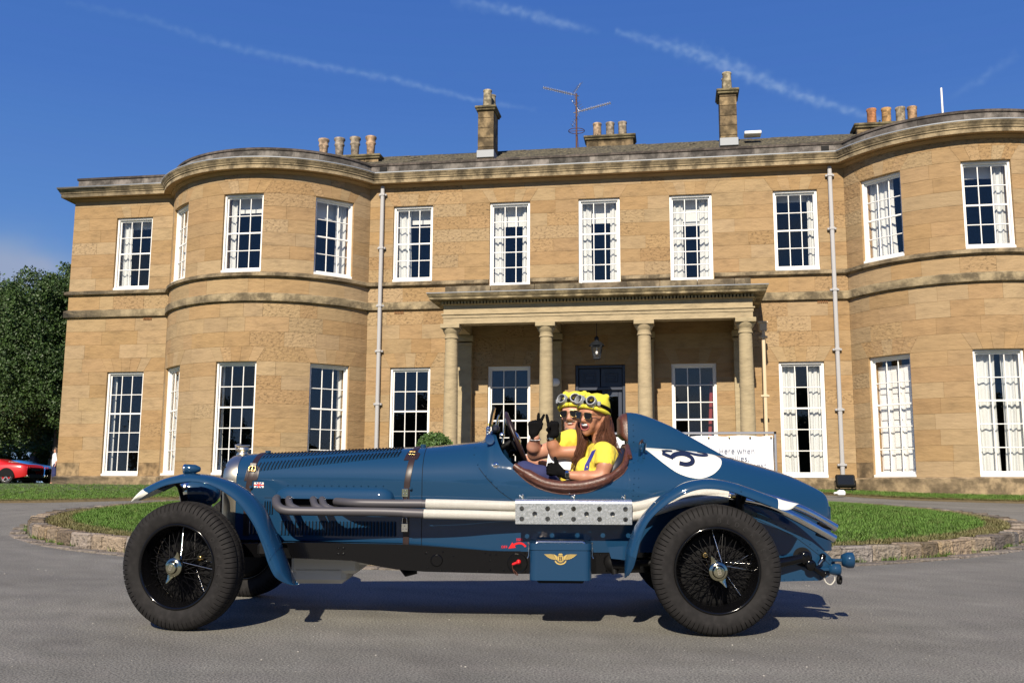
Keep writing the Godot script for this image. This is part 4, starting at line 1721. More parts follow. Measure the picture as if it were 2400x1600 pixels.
func crown_places(blobs: Array, count: int, seed_: int, colour: Array, places: Array, tints: Array, size: float) -> void:
	var f := FastNoiseLite.new()
	f.seed = seed_
	f.frequency = 0.55
	f.fractal_octaves = 3
	var vol := 0.0
	for b in blobs:
		vol += b[1].x * b[1].y + b[1].x * b[1].z
	for b in blobs:
		var n := int(count * (b[1].x * b[1].y + b[1].x * b[1].z) / vol)
		for i in n:
			var d := V(rng.randfn(), rng.randfn(), rng.randfn()).normalized()
			var r := pow(rng.randf(), 0.28)
			var p: Vector3 = b[0] + d * r * b[1]
			var q := f.get_noise_3dv(p)
			p += d * q * 0.9
			if q < -0.28:
				continue
			places.append(Transform3D(Basis(V(rng.randfn(), rng.randfn(), rng.randfn()).normalized(), rng.randf() * TAU).scaled(Vector3.ONE * size * rng.randf_range(0.7, 1.25)), p))
			var t := clampf(0.5 + f.get_noise_3dv(p * 2.3 + V(9, 9, 9)) * 0.9 + rng.randf_range(-0.12, 0.12), 0, 1)
			tints.append(Color(colour[0]).lerp(colour[1], t))

func tree(called: String, label: String, at: Vector3, hgt: float, blobs: Array, count: int, tones: Array, mesh: Mesh, seed_: int, size := 1.0, group := "") -> Node3D:
	var t := thing(called, label, "tree", Transform3D(Basis(), at), group)
	var mb := MB.new()
	var r := hgt * 0.022
	mb.tube([V(0, -0.3, 0), V(0.05, hgt * 0.2, 0.02), V(-0.06, hgt * 0.45, 0.1), V(0.05, hgt * 0.72, 0), V(0, hgt * 0.9, 0)], [r * 1.5, r * 1.1, r * 0.85, r * 0.5, r * 0.15], 9)
	obj("trunk", mb, M.bark, t)
	mb = MB.new()
	for b in blobs:
		var p0 := V(0, hgt * rng.randf_range(0.22, 0.45), 0)
		mb.tube(spline([p0, (p0 + b[0]) * 0.5 + V(0, -hgt * 0.04, 0), b[0], b[0] + b[1] * V(0.3, 0.6, 0.2)], 3), PackedFloat32Array([r * 0.5, r * 0.45, r * 0.4, r * 0.34, r * 0.3, r * 0.25, r * 0.2, r * 0.15, r * 0.1, r * 0.06]), 6)
	obj("limbs", mb, M.bark, t)
	var places := []
	var tints := []
	crown_places(blobs, count, seed_, tones, places, tints, size)
	scatter("crown", mesh, M.leaf, places, tints, t)
	return t

func build_trees() -> void:
	var lc := leaf_cluster(24, 0.27, 0.125)
	var dark := [Color(0.018, 0.042, 0.008), Color(0.055, 0.105, 0.020)]
	var mid := [Color(0.026, 0.058, 0.010), Color(0.08, 0.14, 0.026)]
	var gy := ground_y(-50.0)
	tree("broadleaf_tree", "tall dark broadleaf tree close behind the left corner of the house", V(-23.4, gy, -52), 12.0,
		[[V(0.6, 9.7, 0), V(1.7, 1.9, 2.2)], [V(-1.3, 8.2, 0.6), V(2.4, 2.4, 2.4)], [V(1.6, 7.6, -0.2), V(2.3, 2.6, 2.4)], [V(-0.5, 5.4, 1.2), V(3.0, 2.2, 2.2)], [V(1.8, 4.4, 0.8), V(2.4, 2.2, 2.2)], [V(-2.2, 4.0, 0.2), V(2.2, 2.0, 2.0)]], 6500, dark, lc, 3, 1.0, "trees left of the house")
	tree("broadleaf_tree", "lower rounded broadleaf tree at the left edge beyond the red car", V(-27.6, gy, -53), 11.0,
		[[V(0.4, 8.6, 0), V(1.9, 1.9, 2.0)], [V(-1.6, 7.2, 0.4), V(2.3, 2.2, 2.4)], [V(1.7, 6.4, 0.4), V(2.2, 2.2, 2.2)], [V(-0.4, 4.6, 1.0), V(3.2, 2.2, 2.2)], [V(2.0, 3.4, 0.8), V(2.2, 1.8, 2.0)]], 6000, mid, lc, 4, 1.0, "trees left of the house")
	tree("broadleaf_tree", "broadleaf tree cut by the left edge of the photo", V(-32.5, gy, -58), 13.5,
		[[V(0.2, 10.6, 0), V(2.4, 2.0, 2.4)], [V(2.6, 9.6, 0), V(1.6, 1.5, 2.0)], [V(-1.6, 8.0, 0.4), V(2.6, 2.4, 2.4)], [V(1.9, 6.6, 0.4), V(2.6, 2.4, 2.4)], [V(0.4, 4.4, 1.0), V(3.6, 2.4, 2.4)]], 5500, mid, lc, 5, 1.0, "trees left of the house")
	tree("broadleaf_tree", "broadleaf tree hidden behind the house corner", V(-18.0, gy, -56), 12.0,
		[[V(0.0, 9.2, 0), V(2.6, 2.4, 2.6)], [V(-1.8, 7.0, 0.4), V(2.6, 2.4, 2.4)], [V(1.7, 6.0, 0.4), V(2.6, 2.4, 2.4)], [V(-1.4, 3.6, 1.0), V(3.0, 2.2, 2.4)]], 4500, dark, lc, 6, 1.0, "trees left of the house")
	# shrubs between cars and house corner
	var places := []
	var tints := []
	var lc2 := leaf_cluster(12, 0.16, 0.13)
	for k in 3:
		var s := thing("shrub", ["pink flecked shrub beside the lower left corner of the house", "dark clipped shrub behind the two parked cars", "dark shrub at the left edge behind the red car"][k], "shrub", Transform3D(Basis(), V([-20.0, -24.0, -31.5][k], ground_y(-47.0), [-45.5, -57.5, -57.5][k])))
		places = []
		tints = []
		crown_places([[[V(-0.3, 2.1, 0), V(0, 1.0, 0)], [V(1.5, 2.0, 1.2), V(5.0, 1.1, 1.2)], [V(1.5, 2.2, 1.2), V(5.0, 1.3, 1.2)]][k], [[V(-0.6, 0.9, 0.2), V(0, 0.8, 0)], [V(1.3, 1.0, 1.1), V(5.4, 1.0, 1.2)], [V(1.3, 1.0, 1.1), V(5.4, 1.0, 1.2)]][k]].map(func(q): return [q[0], q[1]]), [1900, 2600, 2600][k], 8 + k, [Color(0.03, 0.06, 0.012), Color(0.10, 0.17, 0.03)], places, tints, 1.0)
		for i in tints.size():
			if k == 0 and rng.randf() < 0.1:
				tints[i] = Color(0.32, 0.13, 0.10)
		scatter("foliage", lc2, M.leaf, places, tints, s)
		var mb := MB.new()
		for i in 5:
			mb.tube([V(rng.randf_range(-0.3, 0.3), -0.2, 0), V(rng.randf_range(-0.8, 0.8), 1.6, rng.randf_range(-0.5, 0.5))], [0.05, 0.02], 6)
		obj("stems", mb, M.bark, s)
	# small conifer tip showing over the right-hand bay
	tree("conifer", "tip of a conifer showing above the right bay parapet", house_xf * V(11.95, 0.6, -9.0), 13.7, [[V(0, 13.0, 0), V(0.25, 0.9, 0.25)], [V(0, 12.0, 0), V(0.6, 0.8, 0.6)], [V(0, 9.5, 0), V(1.6, 2.4, 1.6)]], 900, dark, lc2, 12, 0.8)
	# the park trees behind the photographer, seen only as dark reflections in glass and paint
	var k := 0
	for q in [[-30.0, 62.0, 13.0], [-17.0, 70.0, 14.0], [-44.0, 56.0, 12.0], [2.0, 74.0, 13.0], [20.0, 66.0, 14.0], [36.0, 58.0, 12.0], [-58.0, 40.0, 13.0], [54.0, 44.0, 13.0]]:
		var y := ground_y(q[1])
		var h: float = q[2]
		tree("park_tree", "park tree %s behind the photographer" % ["left of the middle", "in the middle distance", "far to the left", "straight", "right of the middle", "far to the right", "nearest on the left", "nearest on the right"][k], V(q[0], y, q[1]), h, [[V(0, h * 0.72, 0), V(4.6, h * 0.26, 4.6)], [V(-2.5, h * 0.5, 0), V(4.0, h * 0.24, 4.0)], [V(2.8, h * 0.45, 0), V(4.2, h * 0.26, 4.0)]], 2600, dark, lc, 20 + k, 2.0, "park trees behind the camera")
		k += 1

# ---------------------------------------------------------------- things round the house
func build_yard_things() -> void:
	# lantern in the portico
	var t := thing("hanging_lantern", "black glazed lantern hanging by a chain in the portico", "lantern", house_xf * Transform3D(Basis(), V(2.41, 4.22, 1.35)))
	var mb := MB.new()
	for s in [[-1, -1], [1, -1], [1, 1], [-1, 1]]:
		mb.tube([V(s[0] * 0.075, 0.02, s[1] * 0.075), V(s[0] * 0.125, 0.33, s[1] * 0.125)], 0.012, 6)
	mb.box(V(0, 0.02, 0), V(0.17, 0.03, 0.17), 0.008)
	mb.box(V(0, 0.335, 0), V(0.29, 0.03, 0.29), 0.008)
	obj("frame", mb, M.dark_iron, t)
	mb = MB.new()
	mb.lathe([Vector2(0.21, 0.35), Vector2(0.14, 0.43), Vector2(0.06, 0.48), Vector2(0.05, 0.53), Vector2(0.075, 0.55), Vector2(0.02, 0.6), Vector2(0.0, 0.62)], Vector3(), Basis(Vector3.UP, PI / 4), 8)
	obj("hood", mb, M.dark_iron, t)
	for k in 4:
		mb = MB.new()
		mb.face([V(-0.07, 0.03, 0.078), V(0.07, 0.03, 0.078), V(0.118, 0.32, 0.126), V(-0.118, 0.32, 0.126)])
		obj("pane", mb, M.lantern_glass, t, Transform3D(Basis(Vector3.UP, PI / 2 * k), Vector3()))
	mb = MB.new()
	mb.ball(V(0, 0.17, 0), V(0.035, 0.05, 0.035), 10)
	mb.tube([V(0, 0.2, 0), V(0, 0.33, 0)], 0.012, 6)
	obj("bulb", mb, M.white_paint, t)
	mb = MB.new()
	mb.tube([V(0, 0.6, 0), V(0, 1.17, 0)], 0.009, 5)
	obj("chain", mb, M.dark_iron, t)
	# television aerial with two arrays
	t = thing("television_aerial", "rusty mast with two television aerials above the roof ridge", "aerial", house_xf * Transform3D(Basis(), V(1.35, 11.4, -4.6)))
	mb = MB.new()
	mb.tube([V(0, 0, 0), V(0, 2.42, 0)], 0.03, 8)
	obj("mast", mb, M.rust_iron, t)
	for q in [[2.36, V(-1.0, 0.02, 0.75), 1.25], [1.78, V(1.0, 0.12, 0.25), 1.18]]:
		mb = MB.new()
		var d: Vector3 = q[1].normalized()
		var o := V(0, q[0], 0)
		mb.tube([o - d * 0.1, o + d * q[2]], 0.018, 6)
		var s := d.cross(Vector3.UP).normalized()
		for i in 13:
			var p: Vector3 = o + d * (0.2 + i * (q[2] - 0.22) / 12.0)
			mb.tube([p - s * 0.10, p + s * 0.10], 0.009, 4)
			mb.tube([p - V(0, 0.05, 0), p + V(0, 0.05, 0)], 0.007, 4)
		for e in [-1, 1]:
			for i in 5:
				var u := 0.12 + i * 0.075
				var p: Vector3 = o + d * (0.06 - 0.05 * i) + V(0, e * u, 0)
				mb.tube([p - s * 0.2, p + s * 0.2], 0.007, 4)
			mb.tube([o + d * 0.1, o + d * (-0.16) + V(0, e * 0.46, 0)], 0.009, 4)
		obj("array", mb, M.aerial_metal, t)
	mb = MB.new()
	var ring := []
	for i in 21:
		ring.append(V(cos(TAU * i / 20) * 0.26, 1.14, sin(TAU * i / 20) * 0.26))
	mb.tube(ring, 0.012, 5, false)
	mb.tube([V(-0.26, 1.14, 0), V(0.26, 1.14, 0)], 0.01, 4)
	mb.tube([V(0.1, 0.1, 0), V(0.02, 1.1, 0)], 0.008, 4)
	obj("loop", mb, M.rust_iron, t)
	t = thing("camera_mast", "short white mast with a small camera behind the right parapet", "mast", house_xf * Transform3D(Basis(), V(12.36, 11.2, -3.4)))
	mb = MB.new()
	mb.tube([V(0, -1.0, 0), V(0, 1.63, 0)], 0.03, 8)
	obj("pole", mb, M.white_paint, t)
	mb = MB.new()
	mb.ball(V(0.20, 0.72, 0.05), V(0.1, 0.08, 0.1), 12)
	mb.tube([V(0, 0.7, 0), V(0.18, 0.7, 0.05)], 0.02, 6)
	obj("camera_dome", mb, M.white_paint, t)
	# floodlight, white box, topiary, banner
	t = thing("floodlight", "black floodlight standing at the foot of the right drainpipe", "floodlight", house_xf * Transform3D(Basis(), V(8.46, 0.95, 0.75)))
	mb = MB.new()
	mb.box(V(0, 0.23, 0), V(0.46, 0.33, 0.13), 0.03, Basis(Vector3.RIGHT, -0.45))
	obj("housing", mb, M.black_matt, t)
	mb = MB.new()
	mb.box(V(0, 0.26, 0.062), V(0.38, 0.25, 0.012), 0.004, Basis(Vector3.RIGHT, -0.45))
	obj("lens", mb, M.dark_window, t)
	mb = MB.new()
	mb.box(V(0, 0.04, -0.02), V(0.5, 0.03, 0.06), 0.01)
	for s in [-1, 1]:
		mb.box(V(s * 0.245, 0.14, -0.02), V(0.015, 0.22, 0.05), 0.004)
		mb.box(V(s * 0.15, -0.06, 0), V(0.05, 0.25, 0.05), 0.01)
	obj("bracket", mb, M.black_matt, t)
	mb = MB.new()
	mb.box(V(0, 0.05, 0), V(0.17, 0.1, 0.14), 0.02)
	mb.box(V(0, 0.108, 0), V(0.12, 0.02, 0.1), 0.008)
	mb.tube([V(-0.08, 0.05, 0), V(-0.16, 0.05, 0.02)], 0.025, 8)
	tag(obj("junction_box", mb, M.white_paint, null, Transform3D(Basis(), V(7.46, ground_y(-22.9) + 0.05, -22.9))), "small white junction box on the grass below the floodlight", "box")
	t = thing("topiary", "round clipped box ball behind the blue bonnet", "shrub", Transform3D(Basis(), V(-1.86, ground_y(-24.4), -24.4)))
	mb = MB.new()
	mb.lathe([Vector2(0.0, 0), Vector2(0.24, 0), Vector2(0.30, 0.55), Vector2(0.33, 0.56), Vector2(0.33, 0.62), Vector2(0.27, 0.62), Vector2(0.26, 0.5), Vector2(0, 0.5)], Vector3(), Basis(), 20)
	obj("pot", mb, M.dark_iron, t)
	var places := []
	var tints := []
	for i in 1500:
		var d := V(rng.randfn(), rng.randfn(), rng.randfn()).normalized()
		var p := V(0, 1.0, 0) + d * V(0.44, 0.42, 0.44) * pow(rng.randf(), 0.2)
		places.append(Transform3D(Basis(d.cross(V(0.3, 1, 0.2)).normalized(), rng.randf() * TAU), p))
		tints.append(Color(0.04, 0.09, 0.02).lerp(Color(0.11, 0.19, 0.05), rng.randf()))
	scatter("foliage", leaf_cluster(6, 0.05, 0.06), M.leaf, places, tints, t)
	t = thing("banner", "white printed banner laced in an aluminium frame in front of the portico", "banner", house_xf * Transform3D(Basis(), V(4.62, 0.72, 4.6)))
	var bw := 3.70
	var bh := 1.43
	mb = MB.new()
	mb.box(V(0, bh, 0), V(bw, 0.05, 0.045), 0.008)
	mb.box(V(0, 0.08, 0), V(bw, 0.05, 0.045), 0.008)
	for s in [-1, 1]:
		mb.box(V(s * (bw * 0.5 - 0.022), bh * 0.5 - 0.02, 0.002), V(0.045, bh, 0.05), 0.008)
		mb.tube([V(s * (bw * 0.5 - 0.05), bh - 0.1, -0.02), V(s * (bw * 0.5 - 0.05), 0.0, -0.6)], 0.02, 8)
	obj("frame", mb, M.alloy, t)
	mb = MB.new()
	for s in [-1, 1]:
		mb.box(V(s * (bw * 0.5 - 0.022), bh, 0.0), V(0.052, 0.055, 0.055), 0.006)
	obj("corner_cap", mb, M.black_matt, t)
	mb = MB.new()
	var rows := []
	for y in steps(0.15, 1, 0.06):
		var row := PackedVector3Array()
		for x in steps(-1, 1, 0.05):
			var sag := 0.035 * (1.0 - absf(sin(x * PI * 2.35))) if y > 0.9 else 0.0
			var tension: float = absf(x) * y
			row.append(V(x * (bw * 0.5 - 0.075), y * (bh - 0.06) + 0.03 - 0.02 - sag * (y - 0.9) * 8.0, 0.0 + 0.02 * sin(x * 7.0 + y * 5.0) * (1.0 - y * 0.6) + 0.012 * sin((x - y) * 16.0) * tension))
		rows.append(row)
	mb.grid(rows, false, false, facing(rows, V(0, 0, 1)))
	var sheet_ := obj("vinyl_sheet", mb, M.banner_vinyl, t)
	for x in steps(-1, 1, 0.285):
		mb = MB.new()
		mb.lathe([Vector2(0.0, 0), Vector2(0.02, 0), Vector2(0.022, 0.006), Vector2(0.012, 0.008), Vector2(0, 0.006)], V(x * (bw * 0.5 - 0.11), bh - 0.095, 0.03), Basis(Vector3.RIGHT, PI / 2), 12)
		obj("eyelet", mb, M.brass, sheet_)
	letters("Here when", 0.112, M.ink_grey, sheet_, Transform3D(Basis(), V(1.02, 1.045, 0.035)))
	letters("families,", 0.112, M.ink_grey, sheet_, Transform3D(Basis(), V(0.985, 0.885, 0.035)))
	letters("need us the most", 0.112, M.ink_grey, sheet_, Transform3D(Basis(), V(1.02, 0.735, 0.035)))

# ---------------------------------------------------------------- the two parked cars and the bystanders
func car_loft(mb: MB, secs: Array) -> void:
	# each section: x, half width, belt height, roof half width, roof height, sill height
	var P := []
	for s in secs:
		var row := PackedVector3Array()
		for q in [[s[1] * 0.93, s[5]], [s[1], lerpf(s[5], s[2], 0.35)], [s[1], lerpf(s[5], s[2], 0.75)], [s[1] * 0.97, s[2]], [lerpf(s[1], s[3], 0.5), lerpf(s[2], s[4], 0.55)], [s[3], s[4] * 0.985], [s[3] * 0.6, s[4]]]:
			row.append(V(s[0], q[1], q[0]))
		for i in range(6, -1, -1):
			row.append(V(row[i].x, row[i].y, -row[i].z))
		P.append(row)
	mb.grid(P)

func sports_car(called: String, label: String, paint: Material, at: Transform3D) -> Node3D:
	var t := thing(called, label, "car", at, "")
	var mb := MB.new()
	var low := [[-2.2, 0.55, 0.5, 0.4, 0.52, 0.22], [-1.95, 0.86, 0.58, 0.6, 0.62, 0.18], [-1.3, 0.95, 0.7, 0.7, 0.72, 0.18], [-0.6, 0.93, 0.76, 0.72, 0.82, 0.18], [0.3, 0.93, 0.82, 0.74, 0.86, 0.18], [0.9, 0.96, 0.88, 0.74, 0.92, 0.2], [1.5, 0.97, 0.90, 0.74, 0.93, 0.24], [1.95, 0.92, 0.88, 0.70, 0.92, 0.30], [2.15, 0.84, 0.82, 0.66, 0.88, 0.34], [2.22, 0.74, 0.7, 0.6, 0.76, 0.4]]
	car_loft(mb, low)
	obj("body", mb, paint, t)
	mb = MB.new()
	car_loft(mb, [[-0.85, 0.72, 0.78, 0.60, 0.80, 0.7], [-0.3, 0.78, 0.82, 0.56, 1.12, 0.7], [0.15, 0.80, 0.84, 0.56, 1.20, 0.7], [0.55, 0.80, 0.86, 0.55, 1.17, 0.7], [1.1, 0.76, 0.88, 0.50, 1.03, 0.7], [1.75, 0.66, 0.86, 0.44, 0.92, 0.7]])
	obj("roof", mb, paint, t)
	for s in [-1, 1]:
		mb = MB.new()
		mb.plate(PackedVector2Array([Vector2(-0.55, 0.85), Vector2(-0.2, 1.08), Vector2(0.3, 1.12), Vector2(0.75, 1.03), Vector2(0.95, 0.93), Vector2(0.5, 0.87)]), V(0, 0, s * 0.71), -0.04, 0.04, Basis(Vector3.RIGHT, -s * 0.42) * Basis())
		obj("side_window", mb, M.dark_window, t)
		for x in [-1.28, 1.32]:
			mb = MB.new()
			mb.lathe([Vector2(0.2, -0.1), Vector2(0.33, -0.1), Vector2(0.345, -0.06), Vector2(0.345, 0.08), Vector2(0.33, 0.11), Vector2(0.255, 0.11), Vector2(0.25, 0.03), Vector2(0, 0.03)], V(x, 0.345, s * 0.86), Basis(Vector3.RIGHT, s * PI / 2), 28)
			var wh := obj("wheel", mb, M.rubber_dark, t)
			mb = MB.new()
			mb.lathe([Vector2(0.25, 0.06), Vector2(0.25, 0.115), Vector2(0.228, 0.12), Vector2(0.22, 0.05)], V(x, 0.345, s * 0.86), Basis(Vector3.RIGHT, s * PI / 2), 28)
			for k in 5:
				var a := TAU * k / 5 + 0.3
				mb.box(V(x + cos(a) * 0.12, 0.345 + sin(a) * 0.12, s * 0.95), V(0.22, 0.055, 0.03), 0.01, Basis(Vector3.BACK, a))
			obj("rim", mb, M.alloy, wh)
		for k in 2:
			mb = MB.new()
			mb.lathe([Vector2(0.0, 0.03), Vector2(0.055, 0.02), Vector2(0.065, 0.0), Vector2(0.05, -0.05)], V(2.19 - k * 0.0, 0.76, s * (0.66 - k * 0.17)), Basis(Vector3.BACK, -PI / 2), 16)
			obj("tail_lamp", mb, M.red_plastic, t)
			mb = MB.new()
			mb.lathe([Vector2(0.06, -0.1), Vector2(0.06, 0.06), Vector2(0.045, 0.06), Vector2(0.04, -0.1)], V(2.17, 0.36, s * (0.66 - k * 0.15)), Basis(Vector3.BACK, -PI / 2), 16)
			obj("exhaust", mb, M.chrome, t)
	mb = MB.new()
	mb.box(V(2.12, 0.36, 0), V(0.24, 0.22, 1.0), 0.03)
	mb.box(V(0, 0.2, 0), V(3.8, 0.12, 1.5), 0.03)
	mb.box(V(2.19, 0.66, 0), V(0.1, 0.12, 0.8), 0.02)
	obj("diffuser", mb, M.black_matt, t)
	for s in [-1, 1]:
		mb = MB.new()
		for x in [-1.28, 1.32]:
			var pts := PackedVector2Array()
			for k in 15:
				pts.append(Vector2(cos(PI * k / 14) * 0.40, sin(PI * k / 14) * 0.40 - 0.02))
			mb.plate(pts, V(x, 0.36, s * 0.955), -0.03, 0.03)
		obj("wheel_arch", mb, M.black_matt, t)
	mb = MB.new()
	for k in 5:
		mb.box(V(1.05 + k * 0.13, 1.045 - k * 0.034, 0), V(0.05, 0.012, 0.7), 0.004, Basis(Vector3.BACK, -0.22))
	obj("engine_louvres", mb, M.white_paint if paint == M.red_car_paint else M.black_matt, t)
	return t

func build_background_cars() -> void:
	var z := -48.8
	var b := Basis(Vector3.UP, deg_to_rad(-5.0))
	sports_car("sports_car", "red low sports car parked at the left edge, its tail to the house", M.red_car_paint, Transform3D(b, V(-25.1, ground_y(z), z)))
	sports_car("sports_car", "bright blue sports car parked behind the red one", M.blue_car_paint, Transform3D(Basis(Vector3.UP, deg_to_rad(-10.0)), V(-25.7, ground_y(-52.3), -52.3)))
	# bystanders beyond the cars: slim figures in plain clothes
	var hairs := [lin(0.22, 0.11, 0.05), lin(0.42, 0.40, 0.38), lin(0.40, 0.17, 0.05), lin(0.20, 0.12, 0.07), lin(0.05, 0.045, 0.045), lin(0.10, 0.06, 0.04)]
	var tops := [lin(0.10, 0.12, 0.2), lin(0.3, 0.3, 0.32), lin(0.12, 0.05, 0.05), lin(0.2, 0.2, 0.15), lin(0.03, 0.03, 0.04), lin(0.72, 0.71, 0.74)]
	var says := ["person with long brown hair standing beyond the red car", "person with short white hair standing beyond the red car", "person with long ginger hair standing beyond the red car", "person with brown hair standing beyond the blue car", "person in a dark cap standing beyond the blue car", "person in a pale top and dark trousers at the house corner"]
	var spots := [[-26.2, -55.4, 1.75], [-25.3, -55.4, 1.62], [-24.3, -55.2, 1.70], [-23.5, -55.2, 1.62], [-22.4, -54.9, 1.68], [-21.35, -47.2, 1.66]]
	for i in 6:
		var t := thing("person", says[i], "person", Transform3D(Basis(Vector3.UP, [0.4, -0.6, 2.6, 0.2, 1.3, -0.9][i]), V(spots[i][0], ground_y(spots[i][1]), spots[i][1])), "bystanders by the parked cars")
		var h: float = spots[i][2]
		var bl := Blob.new()
		for s in [-1, 1]:
			bl.chain([V(s * 0.09, 0.5 * h, 0), V(s * 0.10, 0.27 * h, 0.01), V(s * 0.10, 0.04 * h, 0)], [0.085, 0.06, 0.04])
			bl.bone(V(s * 0.10, 0.025 * h, -0.03), V(s * 0.11, 0.02 * h, 0.12), 0.04, 0.035)
			bl.chain([V(s * 0.17, 0.80 * h, 0), V(s * 0.24, 0.63 * h, 0.0), V(s * 0.23, 0.48 * h, 0.06)], [0.052, 0.042, 0.032])
		bl.chain([V(0, 0.52 * h, 0), V(0, 0.65 * h, 0), V(0, 0.78 * h, 0)], [0.125, 0.115, 0.125])
		bl.bone(V(-0.13, 0.80 * h, 0), V(0.13, 0.80 * h, 0), 0.07, 0.07)
		bl.bone(V(0, 0.82 * h, 0), V(0, 0.88 * h, 0.01), 0.055, 0.05)
		bl.bone(V(0, 0.91 * h, 0.02), V(0, 0.945 * h, 0.0), 0.072, 0.09)
		var mb2 := MB.new()
		bl.into(mb2, 0.035, 60.0)
		obj("body", mb2, M.skin_fair, t)
		var top := Blob.new()
		top.chain([V(0, 0.53 * h, 0), V(0, 0.65 * h, 0), V(0, 0.79 * h, 0)], [0.14, 0.135, 0.14])
		top.bone(V(-0.14, 0.80 * h, 0), V(0.14, 0.80 * h, 0), 0.085, 0.085)
		for s in [-1, 1]:
			top.bone(V(s * 0.17, 0.80 * h, 0), V(s * 0.235, 0.64 * h, 0.0), 0.07, 0.06)
		mb2 = MB.new()
		top.into(mb2, 0.035, 60.0)
		obj("top", mb2, mat("top_%d" % i, tops[i], 0.85), t)
		var tr := Blob.new()
		for s in [-1, 1]:
			tr.chain([V(s * 0.085, 0.52 * h, 0), V(s * 0.10, 0.27 * h, 0.01), V(s * 0.10, 0.05 * h, 0)], [0.115, 0.085, 0.07])
		mb2 = MB.new()
		tr.into(mb2, 0.035, 60.0)
		obj("trousers", mb2, M.navy_cloth, t)
		var hr := Blob.new()
		hr.bone(V(0, 0.955 * h, -0.02), V(0, 0.93 * h, -0.04), 0.10, 0.085)
		if i in [0, 2, 3]:
			hr.bone(V(0, 0.93 * h, -0.05), V(0, 0.80 * h, -0.07), 0.085, 0.07)
		mb2 = MB.new()
		hr.into(mb2, 0.035, 60.0)
		obj("hair", mb2, mat("hair_%d" % i, hairs[i], 0.7), t)

# ---------------------------------------------------------------- the blue racing car
# car axes: x towards the tail (0 at the rear axle), y up from the road, z towards the near (left-hand) side
const T_W := [[-3.3, 0.255], [-3.17, 0.27], [-2.6, 0.315], [-2.0, 0.36], [-1.88, 0.37], [-1.6, 0.395], [-1.4, 0.425], [-1.2, 0.447], [-0.9, 0.46], [-0.5, 0.46], [-0.2, 0.445], [0.0, 0.425], [0.3, 0.35], [0.6, 0.23], [0.8, 0.115], [0.88, 0.06], [0.906, 0.03]]
const T_T := [[-3.3, 1.07], [-3.17, 1.093], [-3.06, 1.099], [-2.65, 1.117], [-2.375, 1.13], [-2.06, 1.143], [-1.88, 1.15], [-1.7, 1.168], [-1.6, 1.180], [-1.5, 1.195], [-1.46, 1.232], [-1.43, 1.272], [-1.39, 1.262], [-1.2, 1.24], [-0.9, 1.2], [-0.5, 1.158], [-0.37, 1.150], [-0.17, 1.137], [-0.03, 1.124], [0.09, 1.106], [0.2, 1.088], [0.318, 1.056], [0.514, 1.0], [0.651, 0.953], [0.749, 0.908], [0.826, 0.868], [0.878, 0.832], [0.9, 0.787], [0.906, 0.73]]
const T_S := [[-3.3, 0.92], [-2.0, 0.91], [-1.6, 0.90], [-1.4, 0.88], [-0.5, 0.84], [0.0, 0.80], [0.5, 0.72], [0.9, 0.60]]
const T_B := [[-3.3, 0.52], [-2.05, 0.514], [-1.9, 0.507], [-1.4, 0.474], [0.0, 0.47], [0.91, 0.45]]
const RIM_IN := [[-1.402, 1.255], [-1.385, 1.215], [-1.365, 1.165], [-1.34, 1.12], [-1.30, 1.075], [-1.25, 1.033], [-1.176, 0.99], [-1.104, 0.95], [-1.033, 0.926], [-0.918, 0.914], [-0.8, 0.921], [-0.663, 0.956], [-0.585, 1.003], [-0.532, 1.052], [-0.508, 1.107], [-0.502, 1.15]]
const RIM_OUT := [[-1.277, 1.009], [-1.199, 0.937], [-1.128, 0.891], [-1.033, 0.858], [-0.914, 0.842], [-0.88, 0.843], [-0.762, 0.861], [-0.654, 0.908], [-0.554, 0.967], [-0.511, 1.021], [-0.479, 1.112], [-0.487, 1.150]]

func bz(x: float, y: float) -> float:
	var w := ease_table(T_W, x)
	var s := ease_table(T_S, x)
	var t := maxf(ease_table(T_T, x), s + 0.05)
	if y <= s:
		var b := ease_table(T_B, x)
		return w * (1.0 - 0.035 * pow(clampf((s - y) / (s - b), 0, 1), 2.0))
	var q := clampf((y - s) / (t - s), 0.0, 1.0)
	return w * pow(maxf(1.0 - pow(q, 2.25), 0.0), 1.0 / 2.25)

func side(x: float, y: float, off := 0.0, s := 1.0) -> Vector3:
	var dz := (bz(x, y + 0.004) - bz(x, y - 0.004)) / 0.008
	var n := Vector2(1.0, -dz).normalized()
	return V(x, y + n.y * off, (bz(x, y) + n.x * off) * s)

func side_n(x: float, y: float, s := 1.0) -> Vector3:
	var dz := (bz(x, y + 0.004) - bz(x, y - 0.004)) / 0.008
	return V(0, -dz, s).normalized()

# a whole section from the near sill over the top to the far sill
func section(x: float, off := 0.0, y_from := -1.0, k := 30) -> PackedVector3Array:
	var w := ease_table(T_W, x) + off
	var s := ease_table(T_S, x)
	var t := ease_table(T_T, x) + off
	var b := ease_table(T_B, x) if y_from < 0.0 else y_from
	var row := PackedVector3Array()
	for y in [b, lerpf(b, s, 0.35), lerpf(b, s, 0.7)]:
		row.append(V(x, y, bz(x, y) + off))
	for i in k + 1:
		var a := PI * i / k
		var c := cos(a)
		row.append(V(x, s + (t - s) * pow(sin(a), 2.0 / 2.25), w * signf(c) * pow(absf(c), 2.0 / 2.25)))
	for y in [lerpf(b, s, 0.7), lerpf(b, s, 0.35), b]:
		row.append(V(x, y, -bz(x, y) - off))
	return row

